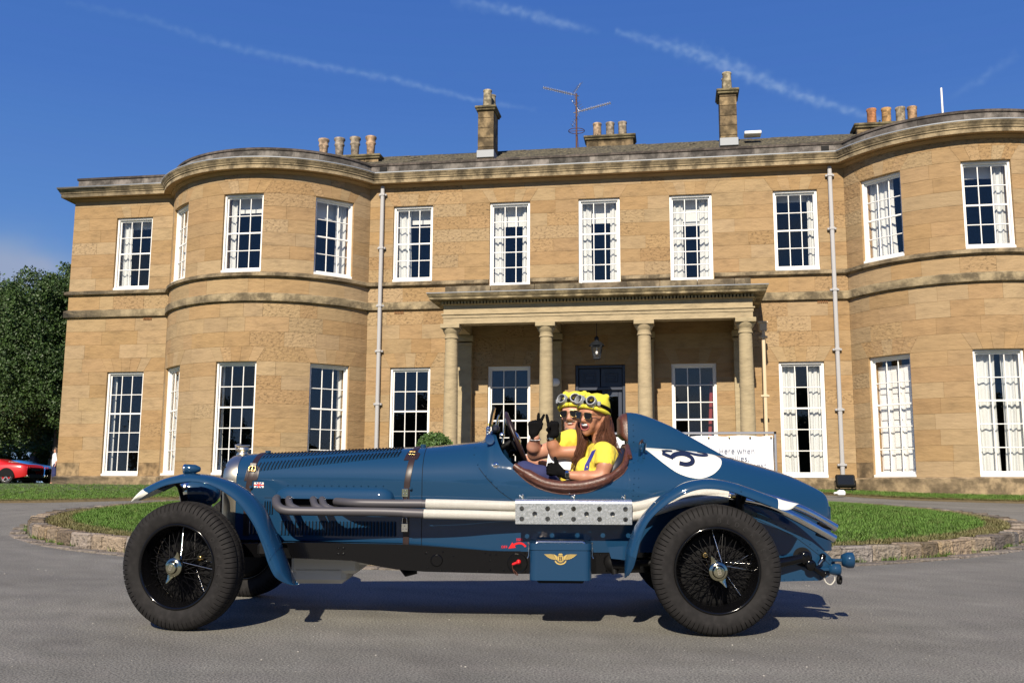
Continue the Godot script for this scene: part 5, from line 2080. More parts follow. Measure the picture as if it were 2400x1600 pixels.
# a ribbon of given half width along points on the near flank, stood off from it
func ribbon(mb: MB, pts: Array, half, off: float, fn: Callable) -> void:
	var P := []
	var m := pts.size()
	for i in m:
		var a: Vector2 = pts[maxi(i - 1, 0)]
		var b: Vector2 = pts[mini(i + 1, m - 1)]
		var nn := (b - a).orthogonal().normalized()
		var h: float = half[i] if half is Array else half
		var row := PackedVector3Array()
		for k in [-1.0, 0.0, 1.0]:
			var q: Vector2 = pts[i] + nn * k * h
			row.append(fn.call(q.x, q.y, off))
		P.append(row)
	mb.grid(P, false, false, facing(P, V(0, 0, 1)))

func curve2(pts: Array, per := 6) -> Array:
	var o := []
	for p in spline(pts.map(func(q): return V(q.x, q.y, 0)), per):
		o.append(Vector2(p.x, p.y))
	return o

# outline (as x columns) laid on the flank
func patch(mb: MB, outline_: Array, off: float, fn: Callable, cols := 60, rows := 8) -> void:
	var x0 := 1e9
	var x1 := -1e9
	for p in outline_:
		x0 = minf(x0, p.x)
		x1 = maxf(x1, p.x)
	var P := []
	for i in cols + 1:
		var x := lerpf(x0 + 0.0006, x1 - 0.0006, 0.5 - 0.5 * cos(PI * i / cols))
		var lo := 1e9
		var hi := -1e9
		for k in outline_.size():
			var a: Vector2 = outline_[k]
			var b: Vector2 = outline_[(k + 1) % outline_.size()]
			if (a.x - x) * (b.x - x) <= 0.0 and absf(a.x - b.x) > 1e-9:
				var y := lerpf(a.y, b.y, (x - a.x) / (b.x - a.x))
				lo = minf(lo, y)
				hi = maxf(hi, y)
		var row := PackedVector3Array()
		for j in rows + 1:
			row.append(fn.call(x, lerpf(lo, hi, float(j) / rows), off))
		P.append(row)
	mb.grid(P, false, false, facing(P, V(0, 0, 1), cols / 2))

var car: Node3D

func part(called: String, mb, m: Material, parent: Node = null, at := Transform3D()) -> MeshInstance3D:
	return obj(called, mb, m, car if parent == null else parent, at)

func resample(pts: Array, n: int) -> Array:
	var s := spline(pts.map(func(q): return V(q[0], q[1], 0)), 8)
	var l := [0.0]
	for i in range(1, s.size()):
		l.append(l[i - 1] + s[i].distance_to(s[i - 1]))
	var out := []
	var k := 0
	for i in n:
		var want: float = l[l.size() - 1] * i / (n - 1)
		while k < l.size() - 2 and l[k + 1] < want:
			k += 1
		var p: Vector3 = s[k].lerp(s[k + 1], (want - l[k]) / maxf(l[k + 1] - l[k], 1e-6))
		out.append(Vector2(p.x, p.y))
	return out

func fender_rows(C: Array, E: Array, t0: float, t1: float, zc: float, half: float, round0: float, round1: float) -> Array:
	var P := []
	for i in C.size():
		var t := float(i) / (C.size() - 1)
		if t < t0 - 1e-6 or t > t1 + 1e-6:
			continue
		var w := half
		if round0 > 0.0:
			w *= sqrt(clampf(t / round0, 0.02, 1.0))
		if round1 > 0.0:
			w *= sqrt(clampf((1.0 - t) / round1, 0.02, 1.0))
		var row := PackedVector3Array()
		for k in 13:
			var a := PI * k / 12
			var q: Vector2 = E[i].lerp(C[i], pow(sin(a), 0.8))
			row.append(V(q.x, q.y, zc + w * cos(a)))
		P.append(row)
	return P

func fender(Cp: Array, Ep: Array, zc: float, tip_first: bool, called := "mudguard") -> void:
	var half := 0.125 if tip_first else 0.10
	var n := 72
	var C := resample(Cp, n)
	var E := resample(Ep, n)
	var cutp := 0.085 if tip_first else 0.905
	var k := roundf(cutp * (n - 1)) / (n - 1)
	var mb := MB.new()
	mb.grid(fender_rows(C, E, k if tip_first else 0.0, 1.0 if tip_first else k, zc, half, 0.09 if tip_first else 0.10, 0.10 if tip_first else 0.07))
	var o := part(called, mb, M.blue_paint)
	mb = MB.new()
	mb.grid(fender_rows(C, E, 0.0 if tip_first else k, k if tip_first else 1.0, zc, half, 0.09 if tip_first else 0.10, 0.10 if tip_first else 0.07))
	tag(part("mudguard_tip", mb, M.cream_paint, o), "cream painted tip")
	# rolled bead along both edges
	mb = MB.new()
	var rows := fender_rows(C, E, 0.0, 1.0, zc, half, 0.09 if tip_first else 0.10, 0.10 if tip_first else 0.07)
	for e in [0, 12]:
		var path := []
		for i in range(6 if tip_first else 1, rows.size() - (1 if tip_first else 7)):
			path.append(rows[i][e])
		mb.tube(path, 0.0045, 6)
	part("edge_bead", mb, M.blue_paint, o)
	mb = MB.new()
	var at := [0.78, 0.83] if tip_first else [0.17, 0.13, 0.74]
	for t in at:
		var i := int(t * (n - 1))
		for j in [1, 3, 6]:
			mb.ball(rows[i][j], V(0.006, 0.006, 0.006), 6)
	part("rivets", mb, M.blue_paint, o).set_meta("kind", "stuff")
	if zc > 0:
		mb = MB.new()
		var i0 := int((0.76 if tip_first else 0.10) * (n - 1))
		var band := []
		for i in range(i0, i0 + 7):
			var row := PackedVector3Array()
			for j in 13:
				row.append(rows[i][j] + (rows[i][j] - V(C[i].x * 0.5 + E[i].x * 0.5, C[i].y * 0.5 + E[i].y * 0.5 - 0.03, zc)).normalized() * 0.004)
			band.append(row)
		mb.grid(band)
		part("reinforcing_band", mb, M.blue_paint, o)

func build_wheel(at: Transform3D, near: bool, front: bool) -> Node3D:
	var w := Node3D.new()
	w.name = "wheel" if not car.has_node("wheel") else "wheel_%03d" % car.get_meta("wheels", 1)
	car.set_meta("wheels", car.get_meta("wheels", 0) + 1)
	car.add_child(w)
	w.transform = at
	# tyre with moulded blocks round the shoulders
	var prof := [[0.258, 0.066, 0], [0.263, 0.082, 0], [0.285, 0.092, 0], [0.315, 0.098, 0], [0.338, 0.0975, 0], [0.352, 0.094, 1], [0.366, 0.089, 1], [0.379, 0.081, 1], [0.388, 0.072, 1], [0.394, 0.060, 1], [0.3975, 0.046, 1], [0.3985, 0.036, 0.3], [0.392, 0.032, 0], [0.392, 0.028, 0], [0.3995, 0.024, 0.2], [0.40, 0.0, 0.2]]
	var full := prof.duplicate()
	for i in range(prof.size() - 2, -1, -1):
		full.append([prof[i][0], -prof[i][1], prof[i][2]])
	var lugs := 76
	var P := []
	for q in full:
		var row := PackedVector3Array()
		for k in lugs:
			for e in [[0.0, 0], [0.045, 1], [0.115, 1], [0.16, 0], [0.21, 0], [0.95, 0]]:
				var a: float = TAU * (k + e[0] + (0.5 if q[1] < 0 else 0.0)) / lugs
				var dr: float = 0.010 * q[2] * e[1]
				var n2 := Vector2(q[0] - 0.30, q[1] * 1.4).normalized()
				var r: float = q[0] - n2.x * dr
				row.append(V(cos(a) * r, sin(a) * r, q[1] - n2.y * dr))
		P.append(row)
	var mb := MB.new()
	mb.grid(P, true)
	obj("tyre", mb, M.rubber, w)
	if near:
		var word := "BLOCKLEY"
		for k in 8:
			var a := deg_to_rad(84.0 - 10.5 * k) - (0.5 if front else 0.0)
			letters(word[k], 0.030, M.rubber_dark, w, Transform3D(Basis(Vector3.BACK, a - PI / 2), V(cos(a) * 0.305, sin(a) * 0.305, 0.0965)), 0.003, "Droid Sans", false, "tyre_lettering")
	var ba := Basis(Vector3.RIGHT, PI / 2)
	mb = MB.new()
	mb.lathe([Vector2(0.250, 0.060), Vector2(0.262, 0.072), Vector2(0.268, 0.084), Vector2(0.264, 0.091), Vector2(0.254, 0.090), Vector2(0.247, 0.078), Vector2(0.242, 0.05), Vector2(0.226, 0.028), Vector2(0.222, -0.02), Vector2(0.236, -0.045), Vector2(0.246, -0.08), Vector2(0.264, -0.09), Vector2(0.266, -0.07)], Vector3(), ba, 64)
	obj("rim", mb, M.black_paint, w)
	# laced wire spokes
	var kinds := [[0.048, 0.088, 0.228, 0.018, 30, 0.78], [0.048, 0.088, 0.228, 0.018, 0, -0.78], [0.062, -0.045, 0.232, -0.012, 20, 0.55], [0.062, -0.045, 0.232, -0.012, 20, -0.55]]
	kinds[0][4] = 18
	kinds[1][4] = 18
	for s in kinds:
		mb = MB.new()
		var a1: float = s[5]
		mb.tube([V(s[0], 0, s[1]), V(cos(a1) * s[2], sin(a1) * s[2], s[3])], 0.0026, 5)
		mb.ball(V(cos(a1) * (s[2] - 0.006), sin(a1) * (s[2] - 0.006), s[3] + 0.001), V(0.0042, 0.0042, 0.0042), 6)
		var msh := mb.mesh()
		for k in s[4]:
			obj("spoke", msh, M.spoke_black if (k * 7 + 3) % 17 else M.chrome, w, Transform3D(Basis(Vector3.BACK, TAU * k / s[4] + (0.1 if a1 > 0 else 0.0)), Vector3()))
	mb = MB.new()
	mb.lathe([Vector2(0, -0.08), Vector2(0.075, -0.08), Vector2(0.075, -0.04), Vector2(0.052, -0.03), Vector2(0.05, 0.08), Vector2(0.056, 0.085), Vector2(0.056, 0.098), Vector2(0.04, 0.10), Vector2(0, 0.10)], Vector3(), ba, 24)
	obj("hub", mb, M.black_paint, w)
	mb = MB.new()
	mb.lathe([Vector2(0.0, -0.14), Vector2(0.215, -0.14), Vector2(0.247, -0.09), Vector2(0.247, -0.082), Vector2(0.212, -0.052), Vector2(0.06, -0.055)], Vector3(), ba, 40)
	obj("brake_drum", mb, M.black_matt, w)
	if not near:
		return w
	mb = MB.new()
	mb.lathe([Vector2(0.05, 0.09), Vector2(0.058, 0.10), Vector2(0.060, 0.112), Vector2(0.056, 0.122), Vector2(0.045, 0.128), Vector2(0.038, 0.129), Vector2(0.036, 0.146), Vector2(0.030, 0.150), Vector2(0.0, 0.151)], Vector3(), ba, 40)
	var turn := deg_to_rad(112.0 if not front else 70.0)
	for e in [0.0, PI]:
		var d := V(cos(turn + e), sin(turn + e), 0)
		var s := V(-sin(turn + e), cos(turn + e), 0)
		var Q := []
		for q in [[0.040, 0.040, 0.110], [0.060, 0.026, 0.112], [0.078, 0.015, 0.118], [0.094, 0.010, 0.126], [0.103, 0.005, 0.130]]:
			Q.append(PackedVector3Array([d * q[0] - s * q[1] + V(0, 0, q[2] - 0.007), d * q[0] - s * q[1] * 0.6 + V(0, 0, q[2] + 0.005), d * q[0] + s * q[1] * 0.6 + V(0, 0, q[2] + 0.005), d * q[0] + s * q[1] + V(0, 0, q[2] - 0.007)]))
		mb.grid(Q, true)
	var sp := obj("knock_off_spinner", mb, M.spinner_metal, w)
	letters("B", 0.034, M.nickel, w, Transform3D(Basis(Vector3.BACK, -0.35 if front else 0.12), V(0, 0, 0.1512)), 0.003, "Droid Sans", true, "spinner_emblem")
	mb = MB.new()
	var g := V(-0.055, 0.088, -0.03) if not front else V(0.115, 0.048, -0.02)
	mb.lathe([Vector2(0.0, 0.0), Vector2(0.019, 0.0), Vector2(0.019, 0.03), Vector2(0.014, 0.036), Vector2(0, 0.036)], g, ba, 16)
	obj("brake_cap", mb, M.brass, w)
	return w

func louvre(p0: Vector3, p1: Vector3, nrm: Vector3, wide: float, parent: Node) -> void:
	var mb := MB.new()
	var up := (p1 - p0).normalized()
	var out := (nrm - up * nrm.dot(up)).normalized()
	var across := up.cross(out).normalized()
	if across.x > 0:
		across = -across
	var l := p0.distance_to(p1)
	var P := []
	for i in 9:
		var t := i / 8.0
		var k := sqrt(clampf(minf(t, 1.0 - t) / 0.14, 0.05, 1.0))
		var row := PackedVector3Array()
		for j in 6:
			var a := PI * 0.5 * j / 5.0
			row.append(p0 + up * l * t + across * (wide * (1.0 - sin(a)) * 0.9 - wide * 0.35) * 1.0 + out * (0.010 * k * sin(a)))
		P.append(row)
	mb.grid(P, false, false, facing(P, out, 4))
	obj("louvre", mb, M.blue_paint, parent)
	mb = MB.new()
	mb.box((p0 + p1) * 0.5 - across * wide * 0.40 + out * 0.003, V(wide * 0.42, l * 0.9, 0.008), 0.001, Basis(across, up, across.cross(up)))
	obj("louvre_slot", mb, M.black_matt, parent)

func rivet_row(pts: Array, gap: float, r: float, m: Material, parent: Node, off := 0.001) -> void:
	var mb := MB.new()
	for i in pts.size() - 1:
		var a: Vector2 = pts[i]
		var b: Vector2 = pts[i + 1]
		var n := maxi(1, int(a.distance_to(b) / gap))
		for k in n:
			var q := a.lerp(b, float(k) / n)
			mb.ball(side(q.x, q.y, off), V(r, r, r), 6)
	part("rivets", mb, m, parent).set_meta("kind", "stuff")

func build_racing_car() -> void:
	car = thing("racing_car", "vintage dark blue open racing car with wire wheels and white wrapped exhaust pipes", "racing car", car_xf)
	var mb := MB.new()
	# bonnet, scuttle, flanks, tail
	var P := []
	for x in steps(-3.165, -1.882, 0.08):
		P.append(section(x))
	mb.grid(P)
	var bonnet := part("bonnet", mb, M.blue_paint)
	mb = MB.new()
	P = []
	for x in steps(-1.878, -1.55, 0.06) + steps(-1.53, -1.402, 0.016):
		P.append(section(x))
	mb.grid(P)
	var scuttle := part("scuttle", mb, M.blue_paint)
	for s in [1.0, -1.0]:
		mb = MB.new()
		P = []
		var xs := []
		for q in RIM_IN:
			xs.append(q[0])
		for i in xs.size() - 1:
			for k in 3:
				var x := lerpf(xs[i], xs[i + 1], k / 3.0)
				var row := PackedVector3Array()
				var y1 := ease_table(RIM_IN, x) - 0.012
				for j in 15:
					row.append(side(x, lerpf(ease_table(T_B, x), y1, j / 14.0), 0.0, s))
				P.append(row)
		var last := PackedVector3Array()
		for j in 15:
			last.append(side(-0.502, lerpf(0.474, 1.14, j / 14.0), 0.0, s))
		P.append(last)
		mb.grid(P, false, false, facing(P, V(0, 0, s)))
		part("cockpit_flank", mb, M.blue_paint)
	mb = MB.new()
	P = []
	for x in steps(-0.502, 0.80, 0.06) + [0.83, 0.86, 0.88, 0.893, 0.9, 0.906]:
		P.append(section(x))
	mb.grid(P)
	var tailp := part("tail", mb, M.blue_paint)
	mb = MB.new()
	mb.box(V(0.905, 0.60, 0), V(0.012, 0.30, 0.055), 0.005)
	part("tail_edge", mb, M.blue_paint)
	# headrest fairing
	var H := [[-0.483, 1.396], [-0.424, 1.394], [-0.362, 1.378], [-0.278, 1.348], [-0.169, 1.301], [-0.071, 1.248], [0.053, 1.178], [0.199, 1.096], [0.30, 1.045]]
	mb = MB.new()
	P = []
	for x in steps(-0.483, 0.28, 0.035):
		var h := ease_table(H, x)
		var hw := lerpf(0.17, 0.03, pow((x + 0.483) / 0.763, 1.3))
		var row := PackedVector3Array()
		row.append(V(x, 1.0, -0.08 + hw * 1.15))
		for i in 17:
			var a := PI * i / 16
			row.append(V(x, 1.06 + (h - 1.06) * pow(sin(a), 0.75), -0.08 + hw * signf(cos(a)) * pow(absf(cos(a)), 0.75)))
		row.append(V(x, 1.0, -0.08 - hw * 1.15))
		P.append(row)
	mb.grid(P)
	var fan := []
	for p in P[0]:
		fan.append(p)
	mb.face(fan, V(-1, 0, 0))
	var fairing := part("headrest_fairing", mb, M.blue_paint)
	mb = MB.new()
	for y in steps(1.19, 1.385, 0.04):
		mb.ball(V(-0.445, y, -0.08 + 0.17 * pow(maxf(1.0 - pow((y - 1.06) / 0.336, 2.6), 0.0), 0.4)), V(0.005, 0.005, 0.005), 6)
	part("rivets", mb, M.blue_paint, fairing).set_meta("kind", "stuff")
	mb = MB.new()
	P = []
	for y in steps(1.195, 1.385, 0.02):
		var e := minf(1.0, sqrt(maxf(0.0, minf(y - 1.19, 1.392 - y) / 0.04)))
		var hw := 0.17 * pow(maxf(1.0 - pow(clampf((y - 1.06) / 0.345, 0, 1), 2.6), 0.02), 0.4)
		var row := PackedVector3Array()
		for i in 13:
			var a := PI * i / 12
			row.append(V(-0.485 - 0.062 * e * pow(sin(a), 0.5), y, -0.08 + hw * cos(a)))
		P.append(row)
	mb.grid(P)
	part("headrest", mb, M.leather)
	# cockpit lining, floor, bulkheads
	mb = MB.new()
	mb.box(V(-1.15, 0.46, 0), V(1.45, 0.03, 0.72))
	mb.box(V(-0.49, 0.73, 0), V(0.02, 0.50, 0.72))
	mb.box(V(-1.8, 0.75, 0), V(0.02, 0.5, 0.64))
	mb.box(V(-1.42, 0.98, 0), V(0.02, 0.30, 0.56))
	for s in [-1, 1]:
		mb.box(V(-0.93, 0.64, s * 0.40), V(0.8, 0.38, 0.012))
	part("cockpit_lining", mb, M.black_matt)
	# radiator shell, stone guard, filler cap
	mb = MB.new()
	P = []
	for q in [[-3.162, 1.012], [-3.175, 1.015], [-3.21, 1.0], [-3.245, 0.965], [-3.262, 0.92], [-3.268, 0.86], [-3.25, 0.84]]:
		var row := PackedVector3Array()
		for p in section(-3.17):
			row.append(V(q[0], 0.8 + (p.y - 0.8) * q[1], p.z * q[1]))
		P.append(row)
	mb.grid(P)
	var shell := part("radiator_shell", mb, M.nickel)
	mb = MB.new()
	mb.box(V(-3.255, 0.76, 0), V(0.01, 0.5, 0.44))
	for i in 12:
		mb.box(V(-3.275, 0.76, -0.19 + i * 0.035), V(0.03, 0.5, 0.008))
	part("stone_guard", mb, M.black_matt, shell)
	mb = MB.new()
	mb.lathe([Vector2(0.05, 1.05), Vector2(0.044, 1.095), Vector2(0.036, 1.10), Vector2(0.036, 1.112), Vector2(0.046, 1.115), Vector2(0.046, 1.135), Vector2(0.03, 1.142), Vector2(0, 1.143)], V(-3.205, 0, 0), Basis(), 20)
	mb.box(V(-3.205, 1.15, 0), V(0.10, 0.014, 0.02), 0.005, Basis(Vector3.UP, 0.5))
	mb.tube([V(-3.24, 1.12, 0.04), V(-3.255, 1.155, 0.02), V(-3.22, 1.165, 0)], 0.006, 6)
	part("filler_cap", mb, M.nickel, shell)
	# louvres: two converging rows on the bonnet top, a long row low on the flank, a short group
	for i in 41:
		var t := i / 40.0
		var x := lerpf(-3.026, -2.069, t)
		var y0 := lerpf(0.978, 1.080, t)
		var y1 := lerpf(1.040, 1.117, t)
		louvre(side(x, y0, 0.001), side(x + 0.016, y1, 0.001), side_n(x, (y0 + y1) * 0.5), 0.015, bonnet)
	for i in 41:
		var t := i / 40.0
		var x := lerpf(-3.015, -2.065, t)
		var top := ease_table(T_T, x)
		var y0 := top - lerpf(0.036, 0.018, t)
		var z1 := 0.055
		louvre(side(x, y0, 0.001), V(x + 0.012, top - 0.0015, z1), side_n(x, y0 + 0.006), 0.015, bonnet)
	for i in 34:
		var x := lerpf(-2.842, -2.062, i / 33.0)
		louvre(side(x, 0.553, 0.001), side(x, 0.655, 0.001), V(0, 0, 1), 0.016, bonnet)
	for i in 4:
		var x := -2.962 + i * 0.0175
		louvre(side(x, 0.69, 0.001), side(x, 0.785, 0.001), V(0, 0, 1), 0.014, bonnet)
	for i in 3:
		var x := -3.06 + i * 0.024
		louvre(side(x, 0.553, 0.001), side(x, 0.655, 0.001), V(0, 0, 1), 0.016, bonnet)
	# exhaust cowl and the dark opening under it
	mb = MB.new()
	P = []
	for x in steps(-2.893, -2.062, 0.0165):
		var xc := -2.4775
		var dd := clampf((absf(x - xc) - 0.30) / 0.1155, 0.0, 1.0)
		var up := sqrt(maxf(1.0 - dd * dd, 0.0))
		var row := PackedVector3Array()
		for j in 9:
			var t := j / 8.0
			var y := 0.803 + 0.078 * up * (1.0 - t)
			row.append(V(x, y, bz(x, y) + 0.085 * up * sqrt(t) * (1.0 - 0.25 * t) + 0.001))
		P.append(row)
	mb.grid(P, false, false, facing(P, V(0, 0.3, 1), 20))
	var cowl := part("exhaust_cowl", mb, M.blue_paint, bonnet)
	mb = MB.new()
	for i in 14:
		mb.ball(side(-2.80 + i * 0.0505, 0.889, 0.002), V(0.005, 0.005, 0.004), 6)
	part("cowl_rivets", mb, M.blue_paint, bonnet).set_meta("kind", "stuff")
	mb = MB.new()
	patch(mb, [Vector2(-2.89, 0.805), Vector2(-2.885, 0.765), Vector2(-2.85, 0.735), Vector2(-2.79, 0.715), Vector2(-2.73, 0.70), Vector2(-2.1, 0.70), Vector2(-2.07, 0.74), Vector2(-2.065, 0.805)], 0.002, side)
	part("exhaust_opening", mb, M.black_matt, bonnet)
	# seams
	mb = MB.new()
	var seam := []
	for p in section(-1.88, 0.0005):
		seam.append(p)
	mb.tube(seam, 0.0022, 5, false)
	part("panel_seam", mb, M.black_matt)
	mb = MB.new()
	seam = []
	for x in steps(-2.96, -2.88, 0.02):
		seam.append(side(x, 0.803, 0.0))
	mb.tube(seam, 0.0016, 5, false)
	part("panel_seam", mb, M.black_matt)
	var rl := [Vector2(-1.540, 1.145), Vector2(-1.537, 1.097), Vector2(-1.508, 1.032), Vector2(-1.452, 0.961), Vector2(-1.377, 0.885), Vector2(-1.295, 0.817)]
	rivet_row(rl, 0.048, 0.0052, M.blue_paint, scuttle)
	mb = MB.new()
	seam = []
	for q in curve2([Vector2(-1.50, 1.012), Vector2(-1.44, 0.94), Vector2(-1.36, 0.862), Vector2(-1.27, 0.80)]):
		seam.append(side(q.x, q.y, 0.0005))
	mb.tube(seam, 0.0018, 5, false)
	part("panel_seam", mb, M.black_matt, scuttle)
	rivet_row([Vector2(-0.47, 1.05), Vector2(-0.475, 0.95), Vector2(-0.49, 0.80)], 0.036, 0.0045, M.blue_paint, tailp)
	rivet_row([Vector2(-0.44, 1.12), Vector2(-0.445, 0.95), Vector2(-0.455, 0.78)], 0.05, 0.0045, M.blue_paint, tailp)
	rivet_row([Vector2(-1.37, 0.792), Vector2(-0.52, 0.79)], 0.11, 0.004, M.blue_paint, tailp)
	mb = MB.new()
	mb.lathe([Vector2(0, 0.012), Vector2(0.006, 0.012), Vector2(0.008, 0.008), Vector2(0.018, 0.006), Vector2(0.02, 0.0)], side(-1.385, 1.03), Basis(Vector3.RIGHT, PI / 2), 16)
	part("bonnet_plug", mb, M.chrome)
	# flag transfer
	mb = MB.new()
	mb.col = Color(0.8, 0.8, 0.8)
	var fx := -3.036
	var fy := 0.870
	var flag := [Vector2(fx, fy), Vector2(fx + 0.068, fy), Vector2(fx + 0.068, fy + 0.036), Vector2(fx, fy + 0.036)]
	patch(mb, flag, 0.0015, side, 8, 4)
	var fl := part("flag_transfer", mb, M.cream_paint, bonnet)
	mb = MB.new()
	for q in [[Vector2(0.012, 0.0335), Vector2(0.026, 0.0245)], [Vector2(0.042, 0.0245), Vector2(0.056, 0.0335)], [Vector2(0.012, 0.0025), Vector2(0.026, 0.0115)], [Vector2(0.042, 0.0115), Vector2(0.056, 0.0025)]]:
		ribbon(mb, [q[0] + Vector2(fx, fy), q[1] + Vector2(fx, fy)], 0.0035, 0.0025, side)
	obj("flag_blue", mb, M.blue_webbing, bonnet)
	mb = MB.new()
	ribbon(mb, [Vector2(fx, fy + 0.018), Vector2(fx + 0.034, fy + 0.018), Vector2(fx + 0.068, fy + 0.018)], 0.0036, 0.0035, side)
	ribbon(mb, [Vector2(fx + 0.034, fy), Vector2(fx + 0.034, fy + 0.036)], 0.0036, 0.0035, side)
	obj("flag_cross", mb, M.red_plastic, bonnet)
	# bonnet straps with pads, buckles and clips
	for q in [[-3.085, 0.03, 0.55, 0.97], [-1.985, 0.025, 0.48, 1.075]]:
		mb = MB.new()
		P = []
		for e in [-0.021, -0.019, 0.019, 0.021]:
			var o := 0.006 if absf(e) < 0.02 else 0.0
			var row := PackedVector3Array()
			var sec := section(q[0] + e, o + 0.001, q[2])
			for k in sec.size():
				var p := sec[k]
				p.x += 0.05 * clampf((p.y - 0.80) / 0.34, 0.0, 1.0) if q[0] < -2.5 else 0.035 * clampf((p.y - 0.88) / 0.25, 0.0, 1.0)
				row.append(p)
			P.append(row)
		mb.grid(P)
		var strap := part("leather_strap", mb, M.strap_leather)
		mb = MB.new()
		var yb: float = q[3]
		var xo: float = q[0] + (0.028 if q[0] < -2.5 else 0.02)
		var pad := [Vector2(xo - 0.05, yb - 0.055), Vector2(xo + 0.045, yb - 0.05), Vector2(xo + 0.055, yb + 0.03), Vector2(xo + 0.03, yb + 0.045), Vector2(xo - 0.03, yb + 0.042)]
		if q[0] > -2.5:
			pad = [Vector2(xo - 0.05, yb - 0.02), Vector2(xo + 0.045, yb - 0.012), Vector2(xo + 0.055, yb + 0.025), Vector2(xo + 0.03, yb + 0.038), Vector2(xo - 0.035, yb + 0.034)]
		patch(mb, pad, 0.004, side, 12, 4)
		part("strap_pad", mb, M.strap_leather, strap)
		mb = MB.new()
		var c := side(xo + 0.003, yb + (0.02 if q[0] < -2.5 else 0.018), 0.016)
		var nn := side_n(xo, yb)
		var upv := V(0.06, 1, 0) - nn * nn.dot(V(0.06, 1, 0))
		upv = upv.normalized()
		var rt := upv.cross(nn).normalized()
		var loopp := []
		for k in [[-1, -1], [1, -1], [1, 1], [-1, 1], [-1, -1]]:
			loopp.append(c + rt * k[0] * 0.022 + upv * k[1] * 0.015)
		for k in 4:
			mb.tube([loopp[k], loopp[k + 1]], 0.0026, 6)
		mb.tube([c + upv * 0.02, c - upv * 0.018], 0.003, 6)
		part("buckle", mb, M.brass, strap)
		mb = MB.new()
		mb.box(side(xo + 0.004, yb + (0.045 if q[0] < -2.5 else 0.035), 0.010), V(0.046, 0.03, 0.008), 0.003, Basis(rt, upv, nn))
		part("strap_keeper", mb, M.strap_leather, strap)
		mb = MB.new()
		mb.tube([side(q[0] + 0.03, 0.875, 0.0), side(q[0] + 0.03, 0.875, 0.02)], 0.009, 8)
		mb.tube([V(q[0] + 0.07, ease_table(T_T, q[0]) - 0.01, 0.03), V(q[0] + 0.07, ease_table(T_T, q[0]) + 0.02, 0.03)], 0.02, 10)
		part("strap_stud", mb, M.blue_paint, strap)
		if q[0] > -2.5:
			for e in [[0.845, 0.81, 1.0], [0.615, 0.645, -1.0]]:
				mb = MB.new()
				mb.box(side(q[0] - 0.008, e[0], 0.012), V(0.044, 0.055, 0.006), 0.002)
				var yy: float = e[0] - 0.03 * e[2]
				mb.tube([side(q[0] - 0.024, yy, 0.014), side(q[0] - 0.022, yy - 0.035 * e[2], 0.016), side(q[0] + 0.006, yy - 0.035 * e[2], 0.016), side(q[0] + 0.008, yy, 0.014)], 0.0035, 6)
				for k in 3:
					mb.ball(side(q[0] - 0.018 + k * 0.010, e[0] + (0.012 if k == 1 else -0.008), 0.016), V(0.004, 0.004, 0.004), 6)
				part("strap_clip", mb, M.chrome, strap)
	# chassis rails, tray, sump, cross parts
	var rail := PackedVector2Array([Vector2(-3.36, 0.50), Vector2(-2.76, 0.520), Vector2(-2.04, 0.513), Vector2(-1.9, 0.508), Vector2(-1.4, 0.473), Vector2(-0.58, 0.475), Vector2(0.05, 0.48), Vector2(0.05, 0.36), Vector2(-0.75, 0.330), Vector2(-1.31, 0.328), Vector2(-1.85, 0.337), Vector2(-2.04, 0.350), Vector2(-2.17, 0.372), Vector2(-2.33, 0.404), Vector2(-2.69, 0.417), Vector2(-3.36, 0.43)])
	for s in [1, -1]:
		mb = MB.new()
		mb.plate(rail, V(0, 0, s * 0.40), -0.03, 0.03)
		var r := part("chassis_rail", mb, M.black_paint)
		mb = MB.new()
		if s == 1:
			for q in [[-2.52, 0.505], [-2.485, 0.505], [-2.52, 0.468], [-2.485, 0.468]]:
				mb.ball(V(q[0] + 0.1, q[1] - 0.02, 0.431), V(0.008, 0.008, 0.006), 8)
			for q in [[-1.84, 0.455], [-1.73, 0.465], [-1.66, 0.44], [-1.66, 0.345], [-1.74, 0.345], [-1.83, 0.365], [-1.42, 0.45], [-1.42, 0.41], [-1.42, 0.35], [-1.38, 0.45], [-1.33, 0.35], [-0.85, 0.455], [-0.66, 0.35], [-0.70, 0.455], [-1.19, 0.46], [-1.19, 0.34], [-1.45, 0.46], [-1.5, 0.345], [-1.6, 0.345]]:
				mb.ball(V(q[0], q[1], 0.431), V(0.006, 0.006, 0.005), 7)
			part("rail_bolts", mb, M.black_paint, r).set_meta("kind", "stuff")
			mb = MB.new()
			mb.lathe([Vector2(0.062, 0), Vector2(0.066, 0.004), Vector2(0.06, 0.006), Vector2(0.055, 0.001), Vector2(0, 0.001)], V(-1.24, 0.395, 0.43), Basis(Vector3.RIGHT, PI / 2), 28)
			mb.lathe([Vector2(0.034, 0), Vector2(0.04, 0.003), Vector2(0.034, 0.004)], V(-1.77, 0.41, 0.43), Basis(Vector3.RIGHT, PI / 2), 24)
			part("cover_plate", mb, M.black_paint, r)
			mb = MB.new()
			mb.box(V(-1.252, 0.398, 0.452), V(0.05, 0.016, 0.02), 0.006, Basis(Vector3.BACK, 0.35))
			mb.lathe([Vector2(0.016, 0), Vector2(0.014, 0.03), Vector2(0, 0.032)], V(-1.232, 0.405, 0.432), Basis(Vector3.RIGHT, PI / 2), 12)
			part("battery_switch", mb, M.red_plastic, r)
			mb = MB.new()
			mb.tube(spline([V(-1.272, 0.39, 0.452), V(-1.27, 0.365, 0.452), V(-1.258, 0.335, 0.452), V(-1.238, 0.322, 0.45), V(-1.246, 0.338, 0.45), V(-1.268, 0.36, 0.45)]), 0.003, 5)
			part("switch_lanyard", mb, M.leather, r)
	mb = MB.new()
	mb.box(V(-1.55, 0.43, 0), V(2.9, 0.03, 0.74))
